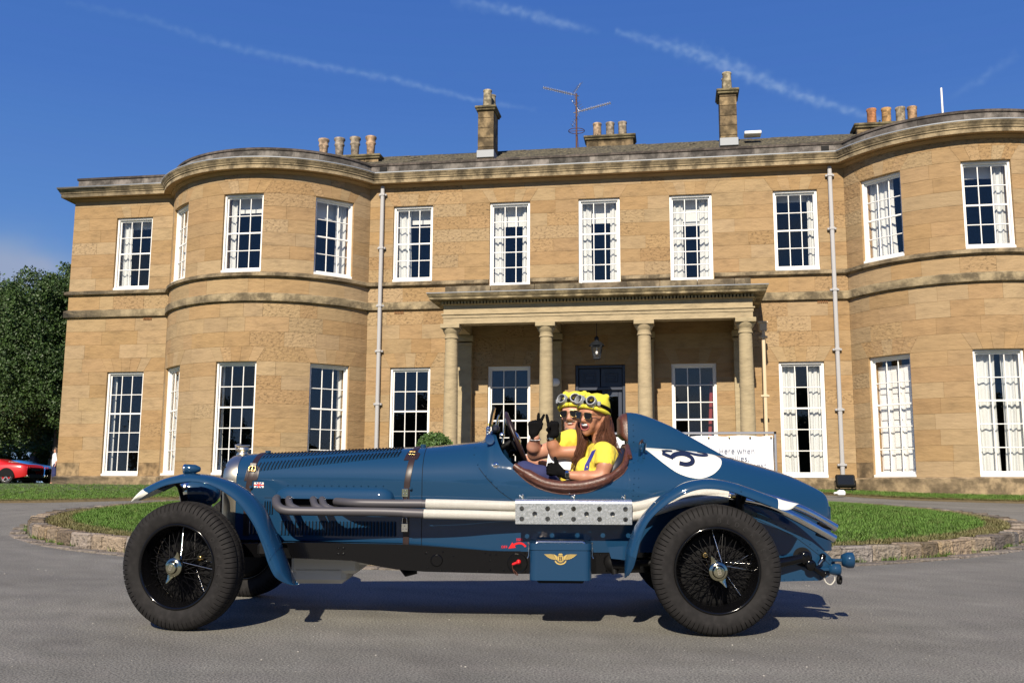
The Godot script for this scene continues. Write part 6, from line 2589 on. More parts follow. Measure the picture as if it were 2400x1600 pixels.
	mb.box(V(-2.6, 0.48, 0), V(1.1, 0.12, 0.5))
	mb.tube([V(-3.35, 0.40, -0.6), V(-3.35, 0.36, -0.3), V(-3.35, 0.36, 0.3), V(-3.35, 0.40, 0.6)], 0.03, 10)
	mb.tube([V(0, 0.40, -0.6), V(0, 0.40, 0.6)], 0.045, 12)
	mb.ball(V(0, 0.40, 0), V(0.15, 0.15, 0.15), 16)
	mb.tube([V(-2.2, 0.42, 0), V(-0.1, 0.41, 0)], 0.04, 10)
	for s in [-1, 1]:
		mb.tube(spline([V(-3.62, 0.46, s * 0.36), V(-3.35, 0.42, s * 0.36), V(-2.85, 0.47, s * 0.36)]), 0.022, 8)
		mb.tube([V(-3.15, 0.52, s * 0.42), V(-3.12, 0.46, s * 0.5), V(-3.28, 0.42, s * 0.56)], 0.022, 8)
		mb.box(V(-2.88, 0.48, s * 0.47), V(0.12, 0.09, 0.09), 0.02)
		mb.lathe([Vector2(0, -0.04), Vector2(0.055, -0.04), Vector2(0.055, 0.04), Vector2(0, 0.04)], V(-0.62, 0.405, s * 0.47), Basis(Vector3.RIGHT, PI / 2), 18)
		mb.tube([V(-0.62, 0.405, s * 0.49), V(-0.61, 0.34, s * 0.5)], 0.022, 8)
		mb.tube([V(-0.62, 0.40, s * 0.5), V(-0.45, 0.40, s * 0.52)], 0.032, 10)
		mb.tube([V(-0.50, 0.41, s * 0.5), V(0.0, 0.42, s * 0.5)], 0.02, 8)
	mb.box(V(-1.98, 0.315, 0.1), V(0.09, 0.05, 0.12), 0.01)
	mb.tube([V(-2.06, 0.35, 0.15), V(-2.0, 0.29, 0.2), V(-1.93, 0.31, 0.2)], 0.018, 8)
	part("running_gear", mb, M.black_matt)
	mb = MB.new()
	mb.box(V(-2.56, 0.35, 0.0), V(0.46, 0.12, 0.40), 0.02)
	mb.box(V(-2.60, 0.285, 0.0), V(0.37, 0.13, 0.40), 0.03)
	mb.box(V(-2.40, 0.37, 0.0), V(0.30, 0.05, 0.36), 0.015)
	var sump := part("sump", mb, M.cast_aluminium)
	mb = MB.new()
	mb.box(V(-0.96, 0.31, 0.45), V(0.30, 0.05, 0.2), 0.01)
	part("battery_tray", mb, M.black_matt)
	# wheels
	build_wheel(Transform3D(Basis(Vector3.UP, deg_to_rad(-12.0)), V(-3.35, 0.40, 0.70)), true, true)
	build_wheel(Transform3D(Basis(Vector3.BACK, 0.06), V(0, 0.40, 0.70)), true, false)
	build_wheel(Transform3D(Basis(Vector3.UP, PI + deg_to_rad(-12.0)), V(-3.35, 0.40, -0.70)), false, true)
	build_wheel(Transform3D(Basis(Vector3.UP, PI), V(0, 0.40, -0.70)), false, false)
	# mudguards
	var fC := [[-3.705, 0.798], [-3.624, 0.875], [-3.496, 0.941], [-3.403, 0.968], [-3.337, 0.979], [-3.219, 0.971], [-3.135, 0.953], [-3.04, 0.919], [-2.959, 0.87], [-2.887, 0.805], [-2.834, 0.737], [-2.789, 0.646], [-2.754, 0.569], [-2.714, 0.479], [-2.634, 0.28]]
	var fE := [[-3.652, 0.803], [-3.588, 0.835], [-3.445, 0.905], [-3.311, 0.929], [-3.262, 0.931], [-3.173, 0.917], [-3.08, 0.877], [-2.987, 0.812], [-2.916, 0.732], [-2.858, 0.643], [-2.809, 0.533], [-2.773, 0.433], [-2.728, 0.35], [-2.666, 0.303], [-2.61, 0.284]]
	var rC := [[-0.565, 0.345], [-0.559, 0.485], [-0.532, 0.572], [-0.504, 0.647], [-0.45, 0.731], [-0.348, 0.837], [-0.25, 0.903], [-0.184, 0.934], [-0.103, 0.953], [-0.036, 0.959], [0.051, 0.951], [0.139, 0.931], [0.228, 0.901], [0.355, 0.855], [0.431, 0.827], [0.527, 0.805]]
	var rE := [[-0.555, 0.345], [-0.518, 0.414], [-0.504, 0.466], [-0.473, 0.585], [-0.438, 0.671], [-0.385, 0.74], [-0.297, 0.813], [-0.21, 0.863], [-0.124, 0.895], [-0.037, 0.902], [0.071, 0.889], [0.187, 0.852], [0.325, 0.799], [0.413, 0.772], [0.478, 0.782], [0.505, 0.800]]
	for s in [1, -1]:
		fender(fC, fE, s * 0.70, true)
		fender(rC, rE, s * 0.70, false)
	# stays
	mb = MB.new()
	for s in [-1, 1]:
		mb.tube([V(-2.86, 0.50, s * 0.45), V(-2.76, 0.47, s * 0.66)], 0.014, 8)
		mb.tube([V(-3.35, 0.50, s * 0.48), V(-3.46, 0.88, s * 0.52), V(-3.45, 0.93, s * 0.66)], 0.016, 8)
		mb.tube([V(0.20, 0.70, s * 0.40), V(0.21, 0.86, s * 0.62)], 0.018, 8)
		mb.tube([V(0.14, 0.66, s * 0.42), V(0.16, 0.80, s * 0.50)], 0.03, 8)
		mb.box(V(0.19, 0.80, s * 0.52), V(0.05, 0.12, 0.08), 0.012)
	part("mudguard_stays", mb, M.black_matt)
	for s in [-1, 1]:
		mb = MB.new()
		mb.plate(PackedVector2Array([Vector2(-0.66, 0.52), Vector2(-0.545, 0.53), Vector2(-0.55, 0.44), Vector2(-0.64, 0.45)]), V(0, 0, s * 0.60), -0.004, 0.004)
		part("mudguard_bracket", mb, M.blue_paint)
	# lamps
	for s in [1, -1]:
		mb = MB.new()
		mb.lathe([Vector2(0, -0.115), Vector2(0.03, -0.11), Vector2(0.07, -0.085), Vector2(0.10, -0.03), Vector2(0.112, 0.04), Vector2(0.115, 0.08)], V(-3.34, 0.845, s * 0.40), Basis(Vector3.BACK, PI / 2), 28)
		var hl := part("headlamp", mb, M.blue_paint)
		mb = MB.new()
		mb.lathe([Vector2(0.114, 0.07), Vector2(0.122, 0.085), Vector2(0.122, 0.115), Vector2(0.11, 0.125), Vector2(0.10, 0.12)], V(-3.34, 0.845, s * 0.40), Basis(Vector3.BACK, PI / 2), 28)
		mb.tube([V(-3.28, 0.76, s * 0.42), V(-3.27, 0.64, s * 0.42)], 0.008, 6)
		part("lamp_rim", mb, M.chrome, hl)
		mb = MB.new()
		mb.lathe([Vector2(0.108, 0.115), Vector2(0.07, 0.135), Vector2(0, 0.145)], V(-3.34, 0.845, s * 0.40), Basis(Vector3.BACK, PI / 2), 28)
		part("lamp_glass", mb, M.dark_window, hl)
		mb = MB.new()
		mb.tube([V(-3.33, 0.74, s * 0.40), V(-3.32, 0.55, s * 0.38)], 0.016, 8)
		part("lamp_post", mb, M.blue_paint, hl)
		mb = MB.new()
		mb.lathe([Vector2(0, -0.066), Vector2(0.014, -0.06), Vector2(0.028, -0.03), Vector2(0.031, 0.01), Vector2(0.031, 0.038)], V(-3.326, 1.004, s * 0.70), Basis(Vector3.BACK, PI / 2), 18)
		mb.box(V(-3.32, 0.975, s * 0.70), V(0.05, 0.02, 0.03), 0.006)
		var sl := part("side_lamp", mb, M.blue_paint)
		mb = MB.new()
		mb.lathe([Vector2(0.03, 0.03), Vector2(0.033, 0.036), Vector2(0.03, 0.044), Vector2(0, 0.05)], V(-3.326, 1.004, s * 0.70), Basis(Vector3.BACK, PI / 2), 18)
		part("lamp_rim", mb, M.chrome, sl)
		for q in [[0.90, 0.43, 0.052], [0.815, 0.37, 0.038]]:
			mb = MB.new()
			mb.lathe([Vector2(0, -0.04), Vector2(q[2] * 0.7, -0.035), Vector2(q[2], 0.0), Vector2(q[2], 0.03), Vector2(q[2] * 0.9, 0.036), Vector2(0, 0.036)], V(q[0], q[1], s * 0.42), Basis(Vector3.BACK, -PI / 2), 20)
			mb.box(V(q[0] - 0.06, q[1], s * 0.42), V(0.08, 0.02, 0.02), 0.004)
			part("rear_lamp", mb, M.blue_paint)
	# exhaust: two primary pipes, lagged middle, polished tailpipes
	var zu := 0.515
	var zl := 0.535
	mb = MB.new()
	mb.tube(spline([V(-2.45, 0.785, 0.38), V(-2.40, 0.785, 0.44), V(-2.32, 0.784, 0.495), V(-2.2, 0.783, zu), V(-1.85, 0.781, zu), V(-1.82, 0.781, zu)]), 0.0275, 14)
	mb.tube([V(-1.98, 0.782, zu), V(-1.86, 0.782, zu)], 0.0295, 14)
	var ex := part("exhaust_manifold", mb, M.pipe_grey)
	mb = MB.new()
	mb.tube(spline([V(-2.86, 0.80, 0.34), V(-2.845, 0.79, 0.42), V(-2.81, 0.758, 0.50), V(-2.75, 0.735, 0.53), V(-2.6, 0.731, zl), V(-2.1, 0.729, zl), V(-1.82, 0.718, zl)]), 0.029, 14)
	mb.tube([V(-1.98, 0.724, zl), V(-1.85, 0.72, zl)], 0.0312, 14)
	for x in [-2.75, -2.585, -2.525]:
		mb.tube(spline([V(x - 0.03, 0.80, 0.34), V(x - 0.01, 0.79, 0.42), V(x + 0.025, 0.76, 0.50), V(x + 0.09, 0.735, 0.53)]), 0.024, 12)
	part("exhaust_manifold", mb, M.pipe_grey)
	mb = MB.new()
	mb.tube(spline([V(-1.835, 0.782, zu), V(-1.5, 0.776, zu), V(-1.25, 0.770, zu), V(-0.8, 0.768, zu), V(-0.5, 0.768, zu), V(-0.33, 0.803, 0.495), V(-0.174, 0.828, 0.482), V(-0.077, 0.848, 0.475), V(0.013, 0.858, 0.468), V(0.13, 0.847, 0.46)], 8), 0.0315, 18)
	part("lagged_pipe", mb, M.pipe_wrap)
	mb = MB.new()
	mb.tube(spline([V(-1.845, 0.718, zl), V(-1.5, 0.712, zl), V(-1.25, 0.707, zl), V(-0.8, 0.706, zl), V(-0.5, 0.709, zl), V(-0.34, 0.748, 0.51), V(-0.195, 0.790, 0.495), V(-0.103, 0.806, 0.485), V(-0.012, 0.818, 0.48), V(0.126, 0.826, 0.475)], 8), 0.0308, 18)
	part("lagged_pipe", mb, M.pipe_wrap)
	for q in [[V(0.12, 0.848, 0.46), V(0.33, 0.840, 0.44), V(0.606, 0.757, 0.42), V(0.842, 0.632, 0.38), 0.0272], [V(0.12, 0.826, 0.475), V(0.33, 0.795, 0.475), V(0.53, 0.720, 0.49), V(0.812, 0.568, 0.45), 0.0272]]:
		mb = MB.new()
		var path := spline([q[0], q[1], q[2], q[3]], 8)
		mb.tube(path, q[4], 18, false)
		var tp := part("tailpipe", mb, M.chrome)
		mb = MB.new()
		mb.tube([path[path.size() - 1] + (path[0] - path[path.size() - 1]).normalized() * 0.004, path[path.size() - 1] + (path[0] - path[path.size() - 1]).normalized() * 0.12], q[4] * 0.86, 14)
		part("pipe_bore", mb, M.black_matt, tp)
	mb = MB.new()
	mb.tube([V(0.14, 0.835, 0.45), V(0.2, 0.80, 0.44)], 0.02, 8)
	mb.box(V(0.16, 0.838, 0.50), V(0.05, 0.03, 0.08), 0.01)
	part("pipe_clamp", mb, M.brass, ex)
	build_shield()
	build_tool_box()
	build_rear_parts()
	build_cockpit_trim()
	# painted number disc on the tail deck
	mb = MB.new()
	var disc := []
	for q in [[-0.378, 1.142], [-0.367, 1.147], [-0.267, 1.1405], [-0.171, 1.1335], [-0.026, 1.1205], [0.094, 1.1025], [0.122, 1.087], [0.136, 1.067], [0.121, 1.031], [0.084, 0.995], [0.036, 0.967], [-0.033, 0.949], [-0.109, 0.956], [-0.189, 0.986], [-0.26, 1.036], [-0.316, 1.084]]:
		disc.append(Vector2(q[0], q[1]))
	disc.append(disc[0])
	disc = curve2(disc, 5)
	patch(mb, disc, 0.0015, deck, 70, 14)
	var rd := part("number_disc", mb, M.cream_paint, tailp)
	mb = MB.new()
	ribbon(mb, [Vector2(-0.190, 1.1225), Vector2(-0.225, 1.1245), Vector2(-0.262, 1.1215)], [0.0055, 0.0072, 0.0085], 0.0035, deck)
	ribbon(mb, [Vector2(-0.266, 1.110), Vector2(-0.24, 1.097), Vector2(-0.198, 1.078)], 0.0125, 0.0032, deck)
	ribbon(mb, curve2([Vector2(-0.204, 1.085), Vector2(-0.185, 1.098), Vector2(-0.15, 1.106), Vector2(-0.11, 1.103), Vector2(-0.076, 1.084), Vector2(-0.070, 1.060), Vector2(-0.088, 1.043), Vector2(-0.12, 1.037), Vector2(-0.15, 1.042), Vector2(-0.165, 1.047)], 5), 0.0145, 0.0034, deck)
	obj("number_five", mb, M.navy_ink, tailp)
	mb = MB.new()
	ribbon(mb, curve2([Vector2(-0.155, 1.1315), Vector2(-0.10, 1.120), Vector2(-0.045, 1.103), Vector2(0.0, 1.096), Vector2(0.035, 1.0955), Vector2(0.052, 1.100), Vector2(0.046, 1.107), Vector2(0.02, 1.112), Vector2(-0.01, 1.1165)], 6), [0.002, 0.0028, 0.0036, 0.0045, 0.0052, 0.0058, 0.0062, 0.0068, 0.0072, 0.0076, 0.0080, 0.0084, 0.0086, 0.0086, 0.0086, 0.0086, 0.0086, 0.0086, 0.0086, 0.0086, 0.0086, 0.0086, 0.0086, 0.0084, 0.0082, 0.0080, 0.0078, 0.0074, 0.0070, 0.0066, 0.0062, 0.0060, 0.0058, 0.0056, 0.0054, 0.0052, 0.0050, 0.0048, 0.0046, 0.0044, 0.0042, 0.004, 0.0036, 0.0032, 0.003, 0.0026, 0.0022, 0.002, 0.002], 0.0034, deck)
	obj("number_nought", mb, M.navy_ink, tailp)
	# red markings by the battery switch
	mb = MB.new()
	ribbon(mb, curve2([Vector2(-1.186, 0.503), Vector2(-1.205, 0.521), Vector2(-1.23, 0.526), Vector2(-1.255, 0.519), Vector2(-1.274, 0.506)], 5), 0.0065, 0.0015, side)
	ribbon(mb, [Vector2(-1.262, 0.514), Vector2(-1.30, 0.490)], [0.021, 0.001], 0.0016, side)
	part("red_arrow", mb, M.red_plastic)
	letters("IGN", 0.0165, M.red_plastic, car, Transform3D(Basis(), V(-1.226, 0.548, bz(-1.226, 0.55) + 0.0015)), 0.002, "Droid Sans", true)
	letters("OFF", 0.0165, M.red_plastic, car, Transform3D(Basis(), V(-1.326, 0.499, bz(-1.326, 0.5) + 0.0015)), 0.002, "Droid Sans", true)
	# grab handle on the tail deck
	mb = MB.new()
	mb.tube(spline([V(-0.425, 1.095, bz(-0.425, 1.095)), V(-0.424, 1.15, 0.33), V(-0.418, 1.183, 0.325), V(-0.405, 1.194, 0.33), V(-0.392, 1.178, 0.345), V(-0.395, 1.11, bz(-0.395, 1.11) + 0.02), V(-0.398, 1.075, bz(-0.398, 1.075))]), 0.0085, 10)
	part("grab_handle", mb, M.blue_paint)
	mb = MB.new()
	mb.tube(spline([V(-0.425, 1.166, 0.327), V(-0.418, 1.184, 0.325), V(-0.405, 1.195, 0.33), V(-0.393, 1.182, 0.343)]), 0.0102, 10)
	part("handle_grip", mb, M.strap_leather)

# the tail deck for painted marks: clamps heights to just below the crest
func deck(x: float, y: float, off := 0.0) -> Vector3:
	var t := ease_table(T_T, x)
	var yy := minf(y, t - 0.0012)
	return side(x, yy, off)

func build_shield() -> void:
	var x0 := -1.25
	var x1 := -0.505
	var y0 := 0.662
	var y1 := 0.792
	var z := 0.600
	var mb := MB.new()
	var cw := (x1 - x0) / 9.0
	for i in 9:
		var ca := x0 + cw * i
		var hs := [[y0 + (y1 - y0) * 0.25, y0, (y0 + y1) * 0.5], [y0 + (y1 - y0) * 0.75, (y0 + y1) * 0.5, y1]] if i % 2 == 0 else [[(y0 + y1) * 0.5, y0, y1]]
		for h in hs:
			var ce := Vector2(ca + cw * 0.5, h[0])
			for k in 24:
				var q := []
				for a in [TAU * k / 24, TAU * (k + 1) / 24]:
					var d := Vector2(cos(a), sin(a))
					var t := minf((cw * 0.5) / maxf(absf(d.x), 1e-5), ((h[2] - ce.y) if d.y > 0 else (ce.y - h[1])) / maxf(absf(d.y), 1e-5))
					q.append(ce + d * 0.0155)
					q.append(ce + d * t)
				mb.face([V(q[0].x, q[0].y, z), V(q[1].x, q[1].y, z), V(q[3].x, q[3].y, z), V(q[2].x, q[2].y, z)], V(0, 0, 1))
				mb.face([V(q[0].x, q[0].y, z), V(q[2].x, q[2].y, z), V(q[2].x, q[2].y, z - 0.003), V(q[0].x, q[0].y, z - 0.003)], V(q[0].x - ce.x, q[0].y - ce.y, 0) * -1.0)
				# the corner between two rays that meet different edges
				var m := Vector2(cos(TAU * (k + 0.5) / 24), sin(TAU * (k + 0.5) / 24))
				var corner := Vector2(ca + (cw if m.x > 0 else 0.0), h[2] if m.y > 0 else h[1])
				if absf(q[1].x - q[3].x) > 1e-5 and absf(q[1].y - q[3].y) > 1e-5:
					mb.face([V(q[1].x, q[1].y, z), V(corner.x, corner.y, z), V(q[3].x, q[3].y, z)], V(0, 0, 1))
	var P := []
	for x in [x0, x1]:
		var row := PackedVector3Array()
		for k in 9:
			var a := PI * 0.5 * k / 8.0
			row.append(V(x, y1 + 0.025 * sin(a), z - 0.025 + 0.025 * cos(a)))
		row.append(V(x, y1 + 0.026, z - 0.08))
		P.append(row)
	mb.grid(P, false, false, facing(P, V(0, 1, 1)))
	var sh := part("heat_shield", mb, M.aluminium)
	for x in [-1.203, -0.87, -0.545]:
		mb = MB.new()
		mb.tube([V(x, y1 + 0.026, z - 0.055), V(x, y1 + 0.05, z - 0.055)], 0.006, 8)
		mb.ball(V(x, y1 + 0.052, z - 0.055), V(0.007, 0.007, 0.007), 8)
		mb.tube(spline([V(x - 0.004, y1 + 0.035, z - 0.05), V(x - 0.02, y1 + 0.05, z - 0.045), V(x - 0.022, y1 + 0.03, z - 0.045)]), 0.002, 5)
		obj("shield_pin", mb, M.chrome, sh)

func rounded(x0: float, x1: float, z0: float, z1: float, r: float) -> PackedVector2Array:
	var o := PackedVector2Array()
	for q in [[x1 - r, z1 - r, 0.0], [x0 + r, z1 - r, PI / 2], [x0 + r, z0 + r, PI], [x1 - r, z0 + r, PI * 1.5]]:
		for k in 7:
			var a: float = q[2] + PI / 2 * k / 6.0
			o.append(Vector2(q[0] + cos(a) * r, q[1] + sin(a) * r))
	return o

func build_tool_box() -> void:
	var flat := Basis(V(1, 0, 0), V(0, 0, 1), V(0, -1, 0))
	var x0 := -1.156
	var x1 := -0.767
	var mb := MB.new()
	mb.plate(rounded(x0, x1, 0.45, 0.66, 0.045), V(0, 0.502, 0), 0.0, 0.14, flat)
	mb.plate(rounded(x0 - 0.002, x1 + 0.002, 0.448, 0.662, 0.046), V(0, 0.362, 0), 0.0, 0.045, flat)
	var tb := part("tool_box", mb, M.blue_paint)
	mb = MB.new()
	mb.plate(rounded(x0 - 0.004, x1 + 0.004, 0.446, 0.664, 0.047), V(0, 0.547, 0), 0.0, 0.042, flat)
	part("box_lid", mb, M.blue_paint, tb)
	mb = MB.new()
	for k in 4:
		var z := 0.50 + k * 0.042
		mb.tube([V(x0 + 0.04, 0.545, z), V(x0 + 0.055, 0.552, z), V(x1 - 0.055, 0.552, z), V(x1 - 0.04, 0.545, z)], 0.0075, 8)
	part("lid_ribs", mb, M.chrome, tb)
	mb = MB.new()
	for x in [x0 - 0.008, x1 + 0.008]:
		mb.box(V(x, 0.50, 0.56), V(0.012, 0.03, 0.03), 0.003)
		mb.tube([V(x, 0.54, 0.57), V(x, 0.46, 0.575), V(x + signf(x + 0.96) * 0.008, 0.445, 0.58)], 0.004, 6)
		mb.tube([V(x, 0.535, 0.56), V(x, 0.545, 0.56)], 0.008, 8)
	part("latch", mb, M.chrome, tb)
	# winged badge in gold
	var cx := -0.962
	var cy := 0.451
	var zf := 0.662
	var flatf := func(x, y, off): return V(x, y, zf + off)
	mb = MB.new()
	for s in [-1, 1]:
		var wing := PackedVector2Array()
		for q in [[0.018, 0.008], [0.026, 0.021], [0.040, 0.028], [0.060, 0.030], [0.104, 0.029], [0.097, 0.023], [0.094, 0.022], [0.089, 0.016], [0.085, 0.015], [0.079, 0.009], [0.075, 0.0085], [0.067, 0.003], [0.063, 0.0025], [0.055, -0.002], [0.050, -0.002], [0.040, -0.0055], [0.030, -0.006], [0.020, -0.004]]:
			wing.append(Vector2(cx + s * q[0], cy + q[1]))
		mb.plate(wing, V(0, 0, zf), 0.0003, 0.0012)
	var ring := PackedVector2Array()
	for k in 32:
		ring.append(Vector2(cx + cos(TAU * k / 32) * 0.0235, cy + 0.002 + sin(TAU * k / 32) * 0.0235))
	mb.plate(ring, V(0, 0, zf), 0.0003, 0.0022)
	ribbon(mb, curve2([Vector2(cx - 0.034, cy - 0.012), Vector2(cx - 0.022, cy - 0.026), Vector2(cx, cy - 0.032), Vector2(cx + 0.022, cy - 0.026), Vector2(cx + 0.034, cy - 0.012)], 5), 0.0042, 0.0012, flatf)
	var hat := PackedVector2Array([Vector2(cx - 0.016, cy + 0.026), Vector2(cx - 0.008, cy + 0.034), Vector2(cx + 0.008, cy + 0.034), Vector2(cx + 0.016, cy + 0.026)])
	mb.plate(hat, V(0, 0, zf), 0.0003, 0.0012)
	var badge := part("winged_badge", mb, M.gold_leaf, tb)
	mb = MB.new()
	for s in [-1, 1]:
		for k in 7:
			var t := k / 6.0
			var a := Vector2(lerpf(0.034, 0.046, t), lerpf(-0.002, 0.0275, t))
			var b := Vector2(lerpf(0.046, 0.101, t), lerpf(-0.0045, 0.0265, t))
			ribbon(mb, [Vector2(cx + s * a.x, cy + a.y), Vector2(cx + s * b.x, cy + b.y)], 0.0006, 0.0019, flatf)
		ribbon(mb, curve2([Vector2(cx + s * 0.046, cy + 0.026), Vector2(cx + s * 0.036, cy + 0.012), Vector2(cx + s * 0.030, cy - 0.006)], 4), 0.0010, 0.0020, flatf)
	ribbon(mb, curve2(range(17).map(func(k): return Vector2(cx + cos(TAU * k / 16) * 0.0205, cy + 0.002 + sin(TAU * k / 16) * 0.0205)), 2), 0.0008, 0.0028, flatf)
	obj("badge_lines", mb, M.navy_ink, tb)
	letters("B", 0.026, M.navy_ink, tb, Transform3D(Basis(), V(cx, cy + 0.002, zf + 0.0030)), 0.0012, "Droid Serif", true, "badge_letter")

func build_rear_parts() -> void:
	var mb: MB
	var pl := PackedVector2Array()
	for q in [[-0.05, 0.285], [0.468, 0.285], [0.734, 0.294], [0.79, 0.325], [0.83, 0.38], [0.83, 0.418], [0.775, 0.472], [0.68, 0.546], [0.586, 0.616], [0.463, 0.670], [0.34, 0.724], [0.266, 0.747], [0.169, 0.772], [0.0, 0.785], [-0.2, 0.74], [-0.35, 0.62], [-0.42, 0.48], [-0.2, 0.36]]:
		pl.append(Vector2(q[0], q[1]))
	for s in [1, -1]:
		mb = MB.new()
		mb.plate(pl, V(0, 0, s * 0.37), -0.012, 0.012)
		var p := part("rear_side_panel", mb, M.blue_paint)
		if s < 0:
			continue
		mb = MB.new()
		var edge := [Vector2(0.83, 0.418), Vector2(0.775, 0.472), Vector2(0.68, 0.546), Vector2(0.586, 0.616), Vector2(0.463, 0.670), Vector2(0.34, 0.724), Vector2(0.266, 0.747), Vector2(0.169, 0.772)]
		for i in edge.size() - 1:
			for k in 2:
				var q: Vector2 = edge[i].lerp(edge[i + 1], k * 0.5)
				mb.ball(V(q.x - 0.008, q.y - 0.018, 0.383), V(0.0045, 0.0045, 0.004), 6)
		for x in [0.5, 0.56, 0.62, 0.69]:
			mb.ball(V(x, 0.30, 0.383), V(0.005, 0.005, 0.004), 6)
		part("rivets", mb, M.blue_paint, p).set_meta("kind", "stuff")
		mb = MB.new()
		var path := []
		for q in edge:
			path.append(V(q.x - 0.022, q.y - 0.034, 0.3825))
		mb.tube(path, 0.0016, 5, false)
		mb.lathe([Vector2(0, 0.0015), Vector2(0.062, 0.0015), Vector2(0.062, 0.0)], V(0.62, 0.445, 0.383), Basis(Vector3.RIGHT, PI / 2), 24)
		part("panel_seam", mb, M.black_matt, p)
	mb = MB.new()
	mb.tube(spline([V(0.05, 0.38, 0.47), V(0.30, 0.39, 0.46), V(0.48, 0.415, 0.44), V(0.60, 0.44, 0.43)]), [0.05, 0.05, 0.048, 0.046, 0.044, 0.042, 0.04, 0.038, 0.036, 0.034, 0.033, 0.032, 0.031, 0.03, 0.03, 0.03, 0.03, 0.03, 0.03], 12)
	mb.lathe([Vector2(0, -0.03), Vector2(0.04, -0.03), Vector2(0.042, 0.025), Vector2(0.028, 0.032), Vector2(0.0, 0.034)], V(0.625, 0.445, 0.42), Basis(Vector3.RIGHT, PI / 2), 18)
	mb.lathe([Vector2(0, -0.03), Vector2(0.034, -0.03), Vector2(0.036, 0.025), Vector2(0.022, 0.03), Vector2(0.0, 0.032)], V(0.655, 0.40, 0.425), Basis(Vector3.RIGHT, PI / 2), 18)
	mb.tube([V(0.62, 0.46, 0.43), V(0.66, 0.40, 0.435), V(0.735, 0.345, 0.43)], 0.02, 8)
	mb.box(V(0.735, 0.345, 0.43), V(0.05, 0.035, 0.04), 0.008, Basis(Vector3.BACK, -0.7))
	mb.tube([V(0.715, 0.405, 0.42), V(0.745, 0.448, 0.41)], 0.010, 8)
	mb.lathe([Vector2(0, -0.01), Vector2(0.018, -0.01), Vector2(0.018, 0.02), Vector2(0, 0.022)], V(0.748, 0.452, 0.39), Basis(Vector3.RIGHT, PI / 2), 14)
	var damper := part("damper_linkage", mb, M.black_paint)
	mb = MB.new()
	mb.tube([V(0.712, 0.402, 0.43), V(0.738, 0.436, 0.43)], 0.007, 8)
	part("link_pin", mb, M.chrome, damper)
	mb = MB.new()
	mb.tube(spline([V(0.74, 0.33, 0.43), V(0.755, 0.29, 0.43), V(0.785, 0.275, 0.43), V(0.81, 0.30, 0.43), V(0.812, 0.325, 0.43)]), 0.005, 6)
	part("drain_hose", mb, M.pipe_wrap, damper)
	mb = MB.new()
	mb.lathe([Vector2(0.018, -0.008), Vector2(0.030, -0.008), Vector2(0.030, 0.008), Vector2(0.018, 0.008)], V(0.845, 0.305, 0.42), Basis(Vector3.UP, 0.9) * Basis(Vector3.RIGHT, PI / 2), 18)
	mb.tube([V(0.845, 0.32, 0.42), V(0.84, 0.38, 0.42)], 0.006, 6)
	part("towing_ring", mb, M.black_matt)

